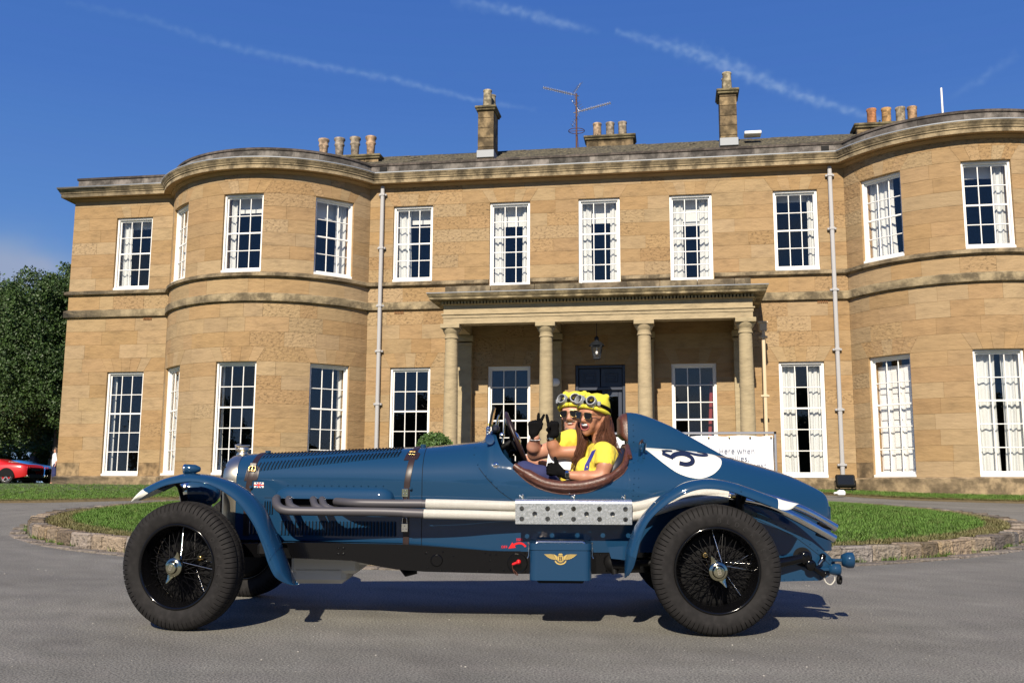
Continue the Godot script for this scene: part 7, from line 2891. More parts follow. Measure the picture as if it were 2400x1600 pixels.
func build_cockpit_trim() -> void:
	var mb: MB
	for s in [1.0, -1.0]:
		# rolled leather coaming with a flat apron below it
		mb = MB.new()
		var path := []
		var rad := PackedFloat32Array()
		var xs := steps(-1.262, -0.53, 0.03)
		for x in xs:
			var y := ease_table(RIM_IN, x)
			path.append(side(x, y - 0.018, 0.012, s))
			var thick := 0.034 if x > -1.185 and x < -0.645 else 0.021
			rad.append(thick)
		for q in [[-0.515, 1.08, 0.020], [-0.500, 1.12, 0.019], [-0.496, 1.146, 0.018]]:
			path.append(side(q[0], q[1], 0.010, s))
			rad.append(q[2])
		mb.tube(path, rad, 14)
		var co := part("leather_coaming", mb, M.leather)
		mb = MB.new()
		var P := []
		for x in steps(-1.262, -0.515, 0.025):
			var yi := ease_table(RIM_IN, x) - 0.03
			var yo := minf(ease_table(RIM_OUT, x), yi - 0.004)
			var row := PackedVector3Array()
			for j in 9:
				var t := j / 8.0
				row.append(side(x, lerpf(yi, yo, t), 0.004 + 0.015 * sin(minf(t * 1.15 + 0.1, 1.0) * PI), s))
			P.append(row)
		mb.grid(P, false, false, facing(P, V(0, 0, s)))
		part("coaming_apron", mb, M.leather, co)
		if s > 0:
			mb = MB.new()
			for q in [[-1.175, 0.945], [-0.90, 0.852], [-0.655, 0.925], [-0.635, 0.93], [-0.52, 1.03], [-1.255, 1.018]]:
				mb.ball(side(q[0], q[1], 0.018), V(0.0055, 0.0055, 0.0055), 8)
			part("coaming_studs", mb, M.chrome, co).set_meta("kind", "stuff")
	mb = MB.new()
	var path2 := []
	for i in 17:
		var z := lerpf(0.36, -0.36, i / 16.0)
		path2.append(V(-0.497, 1.148 - 0.06 * pow(absf(z) / 0.36, 3.0), z))
	mb.tube(path2, 0.018, 10)
	part("leather_coaming", mb, M.leather)
	# seats
	for s in [1, -1]:
		mb = MB.new()
		mb.tube(spline([V(-0.98, 0.875, s * 0.385), V(-0.80, 0.905, s * 0.385), V(-0.66, 0.95, s * 0.375), V(-0.575, 1.04, s * 0.335), V(-0.545, 1.095, s * 0.22), V(-0.545, 1.095, s * 0.08)], 6), 0.048, 12)
		mb.box(V(-0.56, 0.84, s * 0.21), V(0.12, 0.5, 0.36), 0.05, Basis(Vector3.BACK, -0.16))
		mb.box(V(-0.80, 0.56, s * 0.21), V(0.52, 0.16, 0.38), 0.05)
		part("seat", mb, M.navy_vinyl)
	# steering wheel
	var c := V(-1.267, 1.207, -0.20)
	var ax := V(0.924, 0.383, 0)
	var u1 := V(-0.383, 0.924, 0)
	var u2 := V(0, 0, 1)
	mb = MB.new()
	var ring2 := []
	for i in 41:
		var a := TAU * i / 40
		ring2.append(c + u1 * cos(a) * 0.198 + u2 * sin(a) * 0.198)
	mb.tube(ring2, 0.0145, 12, false)
	var sw := part("steering_wheel", mb, M.strap_leather)
	mb = MB.new()
	for i in 4:
		var a := TAU * i / 4 + PI / 4
		var d := u1 * cos(a) + u2 * sin(a)
		mb.tube([c - ax * 0.02, c + d * 0.08 - ax * 0.02, c + d * 0.19], [0.03, 0.02, 0.012], 8)
	mb.tube([c - ax * 0.01, c - ax * 0.5 + V(0, -0.1, 0)], 0.022, 10)
	part("spokes", mb, M.black_matt, sw)
	mb = MB.new()
	mb.lathe([Vector2(0.05, -0.02), Vector2(0.05, 0.012), Vector2(0.03, 0.025), Vector2(0, 0.03)], c, Basis(u2, ax, u2.cross(ax)), 18)
	part("boss", mb, M.chrome, sw)
	# dash, aero screen, mirrors
	mb = MB.new()
	mb.box(V(-1.40, 1.08, 0), V(0.02, 0.16, 0.6), 0.005)
	part("dashboard", mb, M.black_matt)
	mb = MB.new()
	mb.tube([V(-1.44, 1.255, 0.25), V(-1.437, 1.305, 0.25), V(-1.425, 1.36, 0.25)], 0.006, 8)
	mb.lathe([Vector2(0, -0.02), Vector2(0.016, -0.02), Vector2(0.016, 0.02), Vector2(0, 0.022)], V(-1.446, 1.272, 0.25), Basis(Vector3.RIGHT, PI / 2), 14)
	mb.tube([V(-1.40, 1.30, 0.12), V(-1.386, 1.35, 0.12), V(-1.378, 1.37, 0.12)], 0.007, 8)
	mb.tube([V(-1.396, 1.27, 0.05), V(-1.38, 1.335, 0.05)], 0.004, 6)
	mb.tube([V(-1.452, 1.262, 0.27), V(-1.45, 1.20, 0.30), V(-1.446, 1.19, 0.32)], 0.008, 8)
	for y in [1.255, 1.235, 1.215]:
		mb.ball(V(-1.449, y, 0.285), V(0.012, 0.011, 0.012), 8)
	var fit := part("screen_fittings", mb, M.chrome)
	mb = MB.new()
	mb.box(V(-1.422, 1.355, 0.13), V(0.006, 0.14, 0.26), 0.002, Basis(Vector3.BACK, -0.18))
	part("aero_screen", mb, M.clear_glass, fit)
	mb = MB.new()
	mb.box(V(-1.424, 1.355, 0.262), V(0.016, 0.145, 0.006), 0.002, Basis(Vector3.BACK, -0.18))
	mb.box(V(-1.376, 1.365, 0.10), V(0.010, 0.10, 0.006), 0.002, Basis(Vector3.BACK, -0.40))
	part("screen_edge", mb, M.dark_window, fit)
	mb = MB.new()
	mb.box(V(-1.427, 1.297, 0.20), V(0.05, 0.012, 0.04), 0.003, Basis(Vector3.BACK, -0.3))
	mb.box(V(-1.405, 1.285, 0.18), V(0.012, 0.035, 0.03), 0.003)
	mb.box(V(-1.462, 1.245, 0.16), V(0.006, 0.05, 0.02), 0.002)
	part("yellow_tape", mb, M.yellow_tape, fit)
	mb = MB.new()
	mb.box(V(-1.40, 1.275, 0.14), V(0.05, 0.05, 0.2), 0.015)
	part("screen_mount", mb, M.navy_vinyl, fit)
	mb = MB.new()
	var mb_ax := V(0.55, 0.12, 0.83).normalized()
	mb.lathe([Vector2(0.0, -0.008), Vector2(0.028, -0.007), Vector2(0.035, 0.0), Vector2(0.034, 0.003), Vector2(0, 0.003)], V(-1.432, 1.20, 0.335), Basis(V(0, 1, 0).cross(mb_ax).normalized(), mb_ax, V(0, 1, 0).cross(mb_ax).normalized().cross(mb_ax)), 20)
	part("mirror", mb, M.mirror_glass)
	mb = MB.new()
	mb.tube([V(-1.375, 1.17, -0.30), V(-1.362, 1.26, -0.30), V(-1.357, 1.35, -0.30), V(-1.34, 1.352, -0.30)], 0.006, 8)
	mb.ball(V(-1.375, 1.235, -0.30), V(0.02, 0.02, 0.02), 10)
	mb.lathe([Vector2(0, -0.012), Vector2(0.03, -0.01), Vector2(0.046, 0.0), Vector2(0.046, 0.014), Vector2(0, 0.014)], V(-1.342, 1.352, -0.30), Basis(Vector3.BACK, -PI / 2), 18)
	part("mirror", mb, M.chrome)

# ---------------------------------------------------------------- the two people in the car
func hand(bl: Blob, wrist: Vector3, c: Vector3, f: Vector3, n: Vector3, s: Vector3, curls: Array, thumb: Array) -> void:
	bl.bone(wrist, c - f * 0.035, 0.029, 0.027)
	for j in 4:
		var base := c + f * (0.038 - 0.004 * absf(j - 1.2)) + s * (0.029 - 0.0195 * j)
		bl.bone(c - f * 0.035 + s * (0.016 - 0.011 * j), base, 0.0165, 0.0125)
		var l: float = [0.074, 0.082, 0.076, 0.060][j]
		var ang := 0.0
		var p := base
		for k in 3:
			ang += curls[j][k]
			var d := f * cos(ang) + n * sin(ang)
			if curls[j].size() > 3:
				d = (d + s * curls[j][3]).normalized()
			var q: Vector3 = p + d * l * [0.46, 0.30, 0.24][k]
			bl.bone(p, q, 0.0108 - 0.0006 * k, 0.0102 - 0.0006 * k)
			p = q
	var tb := c - f * 0.020 + s * 0.026
	bl.bone(c - f * 0.035 + s * 0.01, tb, 0.02, 0.0155)
	bl.bone(tb, tb + thumb[0] * 0.036, 0.0140, 0.0125)
	bl.bone(tb + thumb[0] * 0.036, tb + thumb[0] * 0.036 + thumb[1] * 0.030, 0.0122, 0.0105)

func blob_part(called: String, bl: Blob, m: Material, parent: Node, xf: Transform3D, cell: float, k: float) -> MeshInstance3D:
	var mb := MB.new()
	mb.xf = xf
	bl.into(mb, cell, k)
	return obj(called, mb, m, parent)

# skull, jaw, cheeks, nose, ears in the head's own frame: y up, z the way the face looks
func head_bones(bl: Blob, hx: Transform3D, sc: float, man: bool) -> void:
	var q := [[[0, 0.035, -0.035], [0, 0.03, -0.02], 0.084, 0.082], [[0, 0.05, 0.02], [0, 0.035, 0.035], 0.062, 0.055], [[0, -0.01, 0.035], [0, -0.07, 0.05], 0.056, 0.034], [[-0.03, -0.012, 0.052], [-0.026, -0.05, 0.05], 0.030, 0.026], [[0.03, -0.012, 0.052], [0.026, -0.05, 0.05], 0.030, 0.026], [[0, -0.095, 0.060], [0, -0.10, 0.062], 0.020, 0.018],
		[[-0.045, -0.05, 0.0], [0, -0.09, 0.045], 0.026, 0.02], [[0.045, -0.05, 0.0], [0, -0.09, 0.045], 0.026, 0.02], [[0, 0.028, 0.086], [0, -0.02, 0.108], 0.008, 0.0125], [[-0.012, -0.026, 0.094], [0.012, -0.026, 0.094], 0.009, 0.009], [[-0.08, 0.012, -0.012], [-0.08, -0.018, -0.008], 0.014, 0.011], [[0.08, 0.012, -0.012], [0.08, -0.018, -0.008], 0.014, 0.011], [[-0.04, 0.032, 0.075], [0.04, 0.032, 0.075], 0.014, 0.014]]
	for b in q:
		bl.bone(hx * (V(b[0][0], b[0][1], b[0][2]) * sc), hx * (V(b[1][0], b[1][1], b[1][2]) * sc), b[2] * sc, b[3] * sc)
	if man:
		bl.bone(hx * (V(-0.03, -0.09, 0.05) * sc), hx * (V(0.03, -0.09, 0.05) * sc), 0.022 * sc, 0.022 * sc)

func frame_of(c: Vector3, fwd: Vector3, up: Vector3) -> Transform3D:
	var z := fwd.normalized()
	var x := up.cross(z).normalized()
	return Transform3D(Basis(x, z.cross(x).normalized(), z), c)

func headwear(parent: Node3D, hx: Transform3D, sc: float, xf: Transform3D, woman: bool) -> void:
	var bl := Blob.new()
	var P := func(x, y, z): return hx * (V(x, y, z) * sc)
	bl.bone(P.call(0, 0.072, -0.040), P.call(0, 0.046, -0.008), 0.086 * sc, 0.100 * sc, true)
	bl.bone(P.call(0, 0.070, -0.055), P.call(0, 0.0, -0.062), 0.082 * sc, 0.090 * sc, true)
	bl.bone(P.call(-0.045, 0.118, -0.02), P.call(-0.060, 0.142, -0.022), 0.034 * sc, 0.020 * sc)
	bl.bone(P.call(0.045, 0.116, -0.05), P.call(0.062, 0.140, -0.055), 0.034 * sc, 0.020 * sc)
	bl.bone(P.call(0, 0.085, -0.04), P.call(0, 0.088, -0.045), 0.072 * sc, 0.066 * sc)
	var hat := blob_part("knitted_hat", bl, M.yellow_knit, parent, xf, 0.006, 170.0)
	var mb := MB.new()
	mb.xf = xf
	var ring := []
	for i in 33:
		var a := TAU * i / 32
		var zz := cos(a)
		ring.append(P.call(sin(a) * 0.097, 0.040 + 0.030 * zz, -0.012 + zz * 0.106))
	mb.tube(ring, 0.014 * sc, 8, false)
	obj("hat_brim", mb, M.yellow_knit, hat)
	mb = MB.new()
	mb.xf = xf
	ring = []
	for i in 33:
		var a := TAU * i / 32
		ring.append(P.call(sin(a) * 0.103, 0.066 + 0.034 * cos(a), -0.02 + cos(a) * 0.112))
	mb.tube(ring, 0.011 * sc, 6, false)
	var strap := obj("goggle_strap", mb, M.black_knit, parent)
	for s in [-1.0, 1.0]:
		mb = MB.new()
		mb.xf = xf
		var ax := (hx.basis * V(s * 0.22, 0.42, 0.88)).normalized()
		var xx := ax.cross(hx.basis.y).normalized()
		mb.lathe([Vector2(0.030, -0.022), Vector2(0.041, -0.02), Vector2(0.041, 0.005), Vector2(0.038, 0.008), Vector2(0.038, 0.024), Vector2(0.035, 0.028), Vector2(0.030, 0.027), Vector2(0.029, -0.01)].map(func(v): return v * sc * 0.86), P.call(s * 0.043, 0.104, 0.088), Basis(xx, ax, xx.cross(ax)), 28)
		var side_dir := hx.basis * V(s, -0.1, -0.3)
		mb.box(P.call(s * 0.087, 0.094, 0.066), V(0.02, 0.03, 0.024) * sc, 0.006, hx.basis)
		for k in 5:
			var a := TAU * k / 5.0 + 0.5
			mb.ball(P.call(s * 0.043, 0.104, 0.088) + (xx * cos(a) + xx.cross(ax) * sin(a)) * 0.0415 * sc - ax * 0.006, V(0.004, 0.004, 0.004), 6)
		obj("goggle_eyepiece", mb, M.goggle_grey, strap)
		mb = MB.new()
		mb.xf = xf
		# sunglasses: a dark lens in a gold rim, with its arm
		var lc: Vector3 = P.call(s * 0.035, 0.010, 0.108)
		var lb := hx.basis * Basis(Vector3.UP, s * 0.22)
		var pts := PackedVector2Array()
		var shape := [[-0.026, 0.018], [-0.016, 0.0215], [0.018, 0.021], [0.0265, 0.014], [0.0265, -0.004], [0.016, -0.020], [-0.012, -0.0215], [-0.023, -0.010]]
		for q in shape:
			pts.append(Vector2(q[0] * s, q[1]) * sc)
		mb.plate(pts, lc, -0.002, 0.002, lb)
		obj("sunglass_lens", mb, M.dark_lens, parent)
		mb = MB.new()
		mb.xf = xf
		ring = []
		for k in shape.size() + 1:
			var q := pts[k % shape.size()]
			ring.append(lc + lb * V(q.x, q.y, 0.001))
		mb.tube(ring, 0.0022, 5, false)
		mb.tube([lc + lb * V(s * 0.026 * sc, 0.012, 0), P.call(s * 0.080, 0.018, 0.045), P.call(s * 0.084, 0.016, -0.01)], 0.0022, 5)
		mb.tube([lc + lb * V(-s * 0.022 * sc, 0.010, 0), P.call(0, 0.020, 0.113)], 0.002, 5)
		obj("sunglass_frame", mb, M.brass, parent)

func build_people() -> void:
	# ---- passenger, near side
	var base := V(-0.72, 0.64, 0.21)
	var at := car_xf * Transform3D(Basis(), base)
	var xf := Transform3D(Basis(), -base)
	var w := thing("person", "laughing long haired person in yellow shirt, yellow hat and sunglasses on the near seat", "person", at)
	var hx := frame_of(V(-0.737, 1.352, 0.205), V(-0.58, 0.0, 0.81), V(0.10, 1, 0.02))
	var sc := 1.05
	var body := Blob.new()
	head_bones(body, hx, sc, false)
	body.bone(V(-0.70, 1.28, 0.19), V(-0.675, 1.15, 0.20), 0.050, 0.055)
	body.bone(V(-0.66, 1.125, 0.33), V(-0.72, 1.125, 0.07), 0.055, 0.052)
	body.chain([V(-0.63, 0.70, 0.29), V(-0.645, 0.92, 0.29), V(-0.66, 1.08, 0.28)], [0.105, 0.095, 0.09])
	body.chain([V(-0.66, 0.70, 0.12), V(-0.69, 0.92, 0.12), V(-0.705, 1.08, 0.12)], [0.105, 0.095, 0.085])
	body.chain([V(-0.655, 1.11, 0.365), V(-0.665, 1.03, 0.40), V(-0.685, 0.955, 0.415)], [0.054, 0.050, 0.042])
	body.chain([V(-0.685, 0.955, 0.415), V(-0.80, 0.955, 0.415), V(-0.925, 0.968, 0.40)], [0.043, 0.040, 0.027])
	body.chain([V(-0.735, 1.12, 0.05), V(-0.87, 1.115, 0.03), V(-0.985, 1.112, 0.04)], [0.052, 0.048, 0.043])
	body.chain([V(-0.985, 1.112, 0.04), V(-1.005, 1.16, 0.06), V(-1.022, 1.224, 0.085)], [0.044, 0.040, 0.026])
	for s in [0, 1]:
		body.chain([V(-0.70, 0.64, 0.12 + s * 0.17), V(-1.12, 0.72, 0.13 + s * 0.15), V(-1.50, 0.52, 0.14 + s * 0.13)], [0.095, 0.065, 0.045])
	blob_part("body", body, M.skin_tanned, w, xf, 0.0095, 130.0)
	var hands := Blob.new()
	hand(hands, V(-0.925, 0.968, 0.40), V(-0.995, 1.000, 0.395), V(-0.93, 0.30, 0.0).normalized(), V(0.0, -0.25, -1).normalized(), V(0.28, 0.95, 0.0), [[1.1, 1.2, 0.8], [1.2, 1.3, 0.8], [1.25, 1.3, 0.8], [1.3, 1.3, 0.8]], [V(-0.45, 0.85, 0.1).normalized(), V(-0.25, 0.95, 0.1).normalized()])
	blob_part("glove", hands, M.black_knit, w, xf, 0.0045, 330.0)
	hands = Blob.new()
	hand(hands, V(-1.020, 1.224, 0.085), V(-1.000, 1.272, 0.10), V(-0.20, 0.97, 0.1).normalized(), V(0.15, 0.1, -1).normalized(), V(-0.95, -0.22, 0), [[0.05, 0.05, 0.05, 0.0], [1.2, 1.3, 0.8], [1.3, 1.3, 0.8], [1.35, 1.3, 0.8]], [V(-0.5, 0.6, 0.55).normalized(), V(0.3, 0.7, 0.6).normalized()])
	blob_part("glove", hands, M.black_knit, w, xf, 0.0045, 330.0)
	var shirt := Blob.new()
	shirt.chain([V(-0.63, 0.66, 0.29), V(-0.645, 0.92, 0.29), V(-0.665, 1.075, 0.285)], [0.128, 0.118, 0.108])
	shirt.chain([V(-0.66, 0.66, 0.12), V(-0.69, 0.92, 0.12), V(-0.71, 1.075, 0.12)], [0.128, 0.118, 0.105])
	shirt.bone(V(-0.77, 1.005, 0.265), V(-0.775, 0.995, 0.265), 0.082, 0.080)
	shirt.bone(V(-0.785, 1.01, 0.135), V(-0.79, 1.0, 0.135), 0.080, 0.078)
	shirt.bone(V(-0.74, 0.80, 0.21), V(-0.80, 0.72, 0.21), 0.13, 0.12)
	shirt.bone(V(-0.675, 1.125, 0.33), V(-0.725, 1.125, 0.07), 0.064, 0.060)
	shirt.bone(V(-0.655, 1.115, 0.36), V(-0.672, 1.025, 0.40), 0.064, 0.061, true)
	shirt.bone(V(-0.735, 1.122, 0.05), V(-0.82, 1.117, 0.035), 0.068, 0.070, true)
	blob_part("shirt", shirt, M.yellow_cotton, w, xf, 0.0105, 130.0)
	var tr := Blob.new()
	for s in [0, 1]:
		tr.chain([V(-0.68, 0.62, 0.11 + s * 0.19), V(-1.12, 0.72, 0.125 + s * 0.16), V(-1.50, 0.50, 0.135 + s * 0.14)], [0.125, 0.085, 0.062])
	blob_part("trousers", tr, M.navy_cloth, w, xf, 0.015, 100.0)
	# braces over the near shoulder
	var mb := MB.new()
	mb.xf = xf
	var rows := []
	for q in [[-0.625, 1.172, 0.02], [-0.66, 1.178, 0.02], [-0.70, 1.165, 0.017], [-0.735, 1.13, 0.015], [-0.752, 1.09, 0.017], [-0.778, 1.04, 0.019], [-0.785, 0.99, 0.021], [-0.778, 0.93, 0.022], [-0.775, 0.86, 0.022]]:
		var row := PackedVector3Array()
		for k in [-1.0, 0.0, 1.0]:
			var p := V(q[0] + k * q[2] * 0.86, q[1] + k * q[2] * 0.4, 0.62)
			if q[1] > 1.15:
				p = V(q[0], 1.35, 0.318 + k * q[2])
				row.append(shirt.hit(p, V(0, -1, 0), 130.0) + V(0, 0.005, 0))
			else:
				row.append(shirt.hit(p, V(0, 0, -1), 130.0) + V(0, 0, 0.004))
		rows.append(row)
	mb.grid(rows)
	var br := obj("braces", mb, M.blue_webbing, w)
	mb = MB.new()
	mb.xf = xf
	mb.box(rows[6][1] + V(0, 0, 0.004), V(0.042, 0.02, 0.006), 0.002, Basis(Vector3.BACK, 0.5))
	obj("brace_clip", mb, M.chrome, br)
	headwear(w, hx, sc, xf, true)
	# open laughing mouth
	var P := func(x, y, z): return hx * (V(x, y, z) * sc)
	mb = MB.new()
	mb.xf = xf
	mb.ball(P.call(0, -0.058, 0.079), V(0.030, 0.023, 0.014), 16, hx.basis)
	var mouth := obj("mouth", mb, M.mouth_dark, w)
	mb = MB.new()
	mb.xf = xf
	rows = []
	for i in 9:
		var x := lerpf(-0.0235, 0.0235, i / 8.0)
		var z := 0.0945 - 14.0 * x * x
		rows.append(PackedVector3Array([P.call(x, -0.0425 - 4.0 * x * x * -1.0, z), P.call(x * 0.94, -0.0545 + 9.0 * x * x, z)]))
	mb.grid(rows, false, false, facing(rows, hx.basis.z))
	obj("teeth", mb, M.teeth, mouth)
	mb = MB.new()
	mb.xf = xf
	var ring := []
	for i in 25:
		var a := TAU * i / 24
		ring.append(P.call(cos(a) * 0.031, -0.058 + sin(a) * 0.024, 0.0905 - 0.010 * cos(a) * cos(a) - 0.003 * (1.0 if sin(a) < 0 else 0.0)))
	mb.tube(ring, 0.0042, 7, false)
	obj("lips", mb, M.lips, mouth)
	# long hair: a mass down the back and over the far shoulder, with loose strands
	var hair := Blob.new()
	hair.chain([P.call(0.0, 0.03, -0.065), P.call(0.03, -0.06, -0.085), V(-0.64, 1.20, 0.24), V(-0.605, 1.10, 0.25)], [0.085, 0.075, 0.062, 0.030])
	hair.chain([P.call(0.074, 0.02, -0.035), P.call(0.078, -0.06, -0.035), V(-0.675, 1.21, 0.275), V(-0.665, 1.13, 0.30)], [0.036, 0.040, 0.036, 0.016])
	hair.chain([P.call(-0.076, 0.02, -0.02), P.call(-0.082, -0.07, 0.0), V(-0.80, 1.19, 0.175), V(-0.83, 1.10, 0.19), V(-0.845, 1.03, 0.205)], [0.032, 0.036, 0.036, 0.030, 0.010])
	var hm := blob_part("hair", hair, M.hair_brown, w, xf, 0.007, 160.0)
	mb = MB.new()
	mb.xf = xf
	for i in 300:
		var k := rng.randi() % 3
		var a0: Vector3 = [P.call(rng.randf_range(-0.05, 0.07), 0.0, -0.10 + rng.randf_range(-0.03, 0.05)), P.call(0.098 + rng.randf_range(-0.01, 0.012), 0.01, rng.randf_range(-0.07, 0.0)), P.call(-0.09, 0.0, rng.randf_range(-0.05, 0.02))][k]
		var m0: Vector3 = [V(-0.625 + rng.randf_range(-0.05, 0.04), 1.22, 0.27 + rng.randf_range(-0.05, 0.05)), V(-0.675 + rng.randf_range(-0.05, 0.05), 1.21, 0.315 + rng.randf_range(-0.02, 0.012)), V(-0.80 + rng.randf_range(-0.03, 0.03), 1.19, 0.20 + rng.randf_range(-0.02, 0.025))][k]
		var e0: Vector3 = [V(-0.585 + rng.randf_range(-0.05, 0.05), 1.09 + rng.randf_range(-0.04, 0.04), 0.30 + rng.randf_range(-0.05, 0.06)), V(-0.68 + rng.randf_range(-0.06, 0.06), 1.13 + rng.randf_range(-0.03, 0.03), 0.345 + rng.randf_range(-0.02, 0.01)), V(-0.845 + rng.randf_range(-0.04, 0.03), 1.03 + rng.randf_range(-0.04, 0.04), 0.25 + rng.randf_range(-0.03, 0.02))][k]
		mb.tube(spline([a0, (a0 + m0) * 0.5 + V(rng.randf_range(-0.01, 0.01), 0, rng.randf_range(-0.008, 0.01)), m0, e0], 4), 0.0013, 4, false)
	obj("hair_strands", mb, M.hair_brown, hm).set_meta("kind", "stuff")
	mb = MB.new()
	mb.xf = xf
	mb.lathe([Vector2(0.030, -0.011), Vector2(0.033, -0.010), Vector2(0.033, 0.010), Vector2(0.030, 0.011)], V(-0.914, 0.967, 0.401), Basis(Vector3.BACK, PI / 2), 18)
	mb.box(V(-0.914, 0.969, 0.436), V(0.034, 0.036, 0.010), 0.004)
	var watch := obj("wristwatch", mb, M.chrome, w)
	mb = MB.new()
	mb.xf = xf
	mb.box(V(-0.914, 0.969, 0.4425), V(0.022, 0.024, 0.002), 0.0005)
	obj("watch_dial", mb, M.dark_window, watch)
	mb = MB.new()
	mb.xf = xf
	mb.lathe([Vector2(0.029, -0.010), Vector2(0.032, -0.009), Vector2(0.032, 0.009), Vector2(0.029, 0.010)], V(-1.018, 1.207, 0.08), Basis(Vector3.BACK, 0.25), 16)
	obj("bracelet", mb, M.chrome, w)
	# ---- driver, far side
	base = V(-0.80, 0.64, -0.20)
	at = car_xf * Transform3D(Basis(), base)
	xf = Transform3D(Basis(), -base)
	var d := thing("person", "smiling grey bearded driver in yellow shirt and yellow hat on the far seat", "person", at)
	hx = frame_of(V(-0.850, 1.378, -0.19), V(-0.34, -0.03, 0.94), V(-0.05, 1, 0.03))
	sc = 1.10
	body = Blob.new()
	head_bones(body, hx, sc, true)
	body.bone(V(-0.835, 1.30, -0.20), V(-0.82, 1.19, -0.20), 0.060, 0.066)
	body.bone(V(-0.86, 1.17, -0.03), V(-0.84, 1.16, -0.37), 0.066, 0.066)
	body.chain([V(-0.74, 0.66, -0.11), V(-0.80, 0.92, -0.11), V(-0.83, 1.10, -0.11)], [0.125, 0.12, 0.115])
	body.chain([V(-0.74, 0.66, -0.30), V(-0.80, 0.92, -0.30), V(-0.83, 1.10, -0.30)], [0.125, 0.12, 0.115])
	body.chain([V(-0.875, 1.18, -0.02), V(-1.01, 1.135, -0.06), V(-1.135, 1.100, -0.10)], [0.066, 0.056, 0.046])
	body.chain([V(-1.135, 1.100, -0.10), V(-1.14, 1.15, -0.04), V(-1.128, 1.215, 0.02)], [0.049, 0.046, 0.031])
	body.chain([V(-0.84, 1.16, -0.38), V(-0.98, 0.98, -0.44), V(-1.20, 1.06, -0.36)], [0.066, 0.052, 0.032])
	for s in [0, 1]:
		body.chain([V(-0.76, 0.64, -0.30 + s * 0.19), V(-1.20, 0.78, -0.30 + s * 0.18), V(-1.55, 0.52, -0.30 + s * 0.16)], [0.10, 0.07, 0.05])
	blob_part("body", body, M.skin_fair, d, xf, 0.0095, 130.0)
	hands = Blob.new()
	hand(hands, V(-1.130, 1.213, 0.02), V(-1.140, 1.277, 0.03), V(0.06, 0.99, 0.05).normalized(), V(0, 0.05, -1).normalized(), V(0.99, -0.06, 0), [[0.02, 0.02, 0.02, 0.0], [1.2, 1.3, 0.8], [1.25, 1.3, 0.8], [1.3, 1.3, 0.8]], [V(0.62, 0.75, 0.1).normalized(), V(0.36, 0.92, 0.1).normalized()])
	# the index stands up, the thumb reaches out towards the other hand
	hands.bone(V(-1.105, 1.295, 0.03), V(-1.068, 1.372, 0.035), 0.0118, 0.0098)
	blob_part("glove", hands, M.black_knit, d, xf, 0.0045, 330.0)
	hands = Blob.new()
	hand(hands, V(-1.20, 1.06, -0.36), V(-1.25, 1.09, -0.34), V(-0.6, 0.7, 0.3).normalized(), V(-0.7, -0.6, 0.3).normalized(), V(0.3, -0.1, 0.95), [[0.9, 1.0, 0.6], [0.9, 1.0, 0.6], [0.9, 1.0, 0.6], [0.9, 1.0, 0.6]], [V(-0.6, 0.3, 0.7).normalized(), V(-0.7, 0.3, 0.5).normalized()])
	blob_part("glove", hands, M.black_knit, d, xf, 0.0045, 330.0)
	shirt = Blob.new()
	shirt.chain([V(-0.74, 0.62, -0.11), V(-0.81, 0.92, -0.11), V(-0.84, 1.11, -0.12)], [0.15, 0.145, 0.13])
	shirt.chain([V(-0.74, 0.62, -0.30), V(-0.81, 0.92, -0.30), V(-0.84, 1.11, -0.29)], [0.15, 0.145, 0.13])
	shirt.bone(V(-0.865, 1.18, -0.03), V(-0.845, 1.17, -0.37), 0.080, 0.080)
	shirt.bone(V(-0.875, 1.19, -0.02), V(-1.005, 1.140, -0.055), 0.086, 0.088, true)
	shirt.bone(V(-0.84, 1.16, -0.38), V(-0.91, 1.06, -0.41), 0.085, 0.082, true)
	blob_part("shirt", shirt, M.yellow_cotton, d, xf, 0.0115, 120.0)
	tr = Blob.new()
	for s in [0, 1]:
		tr.chain([V(-0.74, 0.62, -0.30 + s * 0.19), V(-1.20, 0.78, -0.30 + s * 0.18), V(-1.55, 0.50, -0.30 + s * 0.16)], [0.135, 0.095, 0.07])
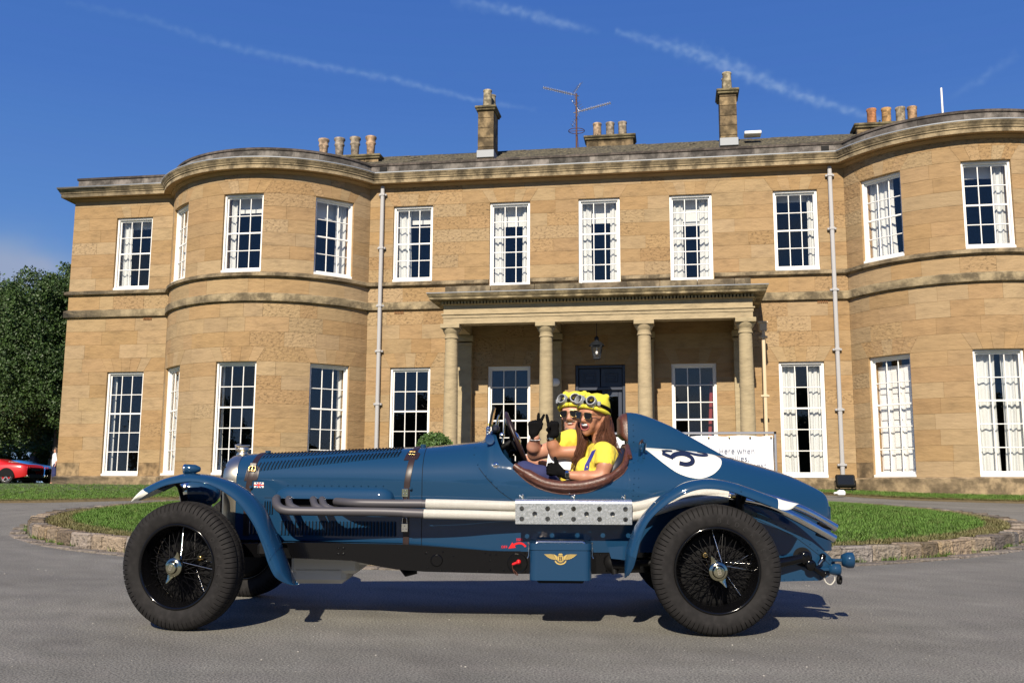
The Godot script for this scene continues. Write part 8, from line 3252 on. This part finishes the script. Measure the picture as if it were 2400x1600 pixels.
	# a knee in navy cloth shows above the cockpit side
	tr.chain([V(-1.25, 0.86, 0.16), V(-1.20, 0.985, 0.20), V(-1.08, 0.965, 0.22), V(-0.98, 0.90, 0.22)], [0.05, 0.066, 0.056, 0.04])
	blob_part("trousers", tr, M.navy_cloth, d, xf, 0.015, 100.0)
	headwear(d, hx, sc, xf, false)
	P = func(x, y, z): return hx * (V(x, y, z) * sc)
	var beard := Blob.new()
	beard.chain([P.call(-0.045, -0.06, 0.040), P.call(-0.02, -0.096, 0.066), P.call(0.02, -0.096, 0.066), P.call(0.045, -0.06, 0.040)], [0.018, 0.020, 0.020, 0.018])
	beard.chain([P.call(-0.026, -0.040, 0.080), P.call(0, -0.034, 0.094), P.call(0.026, -0.040, 0.080)], [0.0085, 0.010, 0.0085])
	blob_part("beard", beard, M.hair_grey, d, xf, 0.005, 260.0)
	mb = MB.new()
	mb.xf = xf
	mb.ball(P.call(0, -0.055, 0.084), V(0.024, 0.008, 0.012), 14, hx.basis)
	mouth = obj("mouth", mb, M.lips, d)
	mb = MB.new()
	mb.xf = xf
	mb.ball(P.call(0, -0.053, 0.090), V(0.019, 0.0042, 0.009), 12, hx.basis)
	obj("teeth", mb, M.teeth, mouth)
	mb = MB.new()
	mb.xf = xf
	for i in 22:
		var a := TAU * i / 22
		mb.ball(V(-1.130, 1.203, 0.008) + V(cos(a) * 0.036, -0.2 * sin(a) * 0.036, sin(a) * 0.036), V(0.006, 0.006, 0.006), 6)
	obj("bead_bracelet", mb, M.alloy, d)
	# the white card between them
	mb = MB.new()
	var pts := PackedVector2Array([Vector2(-0.085, 0.058), Vector2(-0.065, 0.062), Vector2(-0.058, 0.040), Vector2(-0.03, 0.022), Vector2(0.085, 0.005), Vector2(0.083, -0.075), Vector2(-0.085, -0.075)])
	mb.plate(pts, V(0, 0, 0), -0.0015, 0.0015)
	tag(obj("white_card", mb, M.card_white, null, car_xf * Transform3D(Basis(Vector3.BACK, -0.15) * Basis(Vector3.RIGHT, -0.2), V(-0.955, 1.075, 0.02))), "plain white card with a holed corner held between the two people", "card")
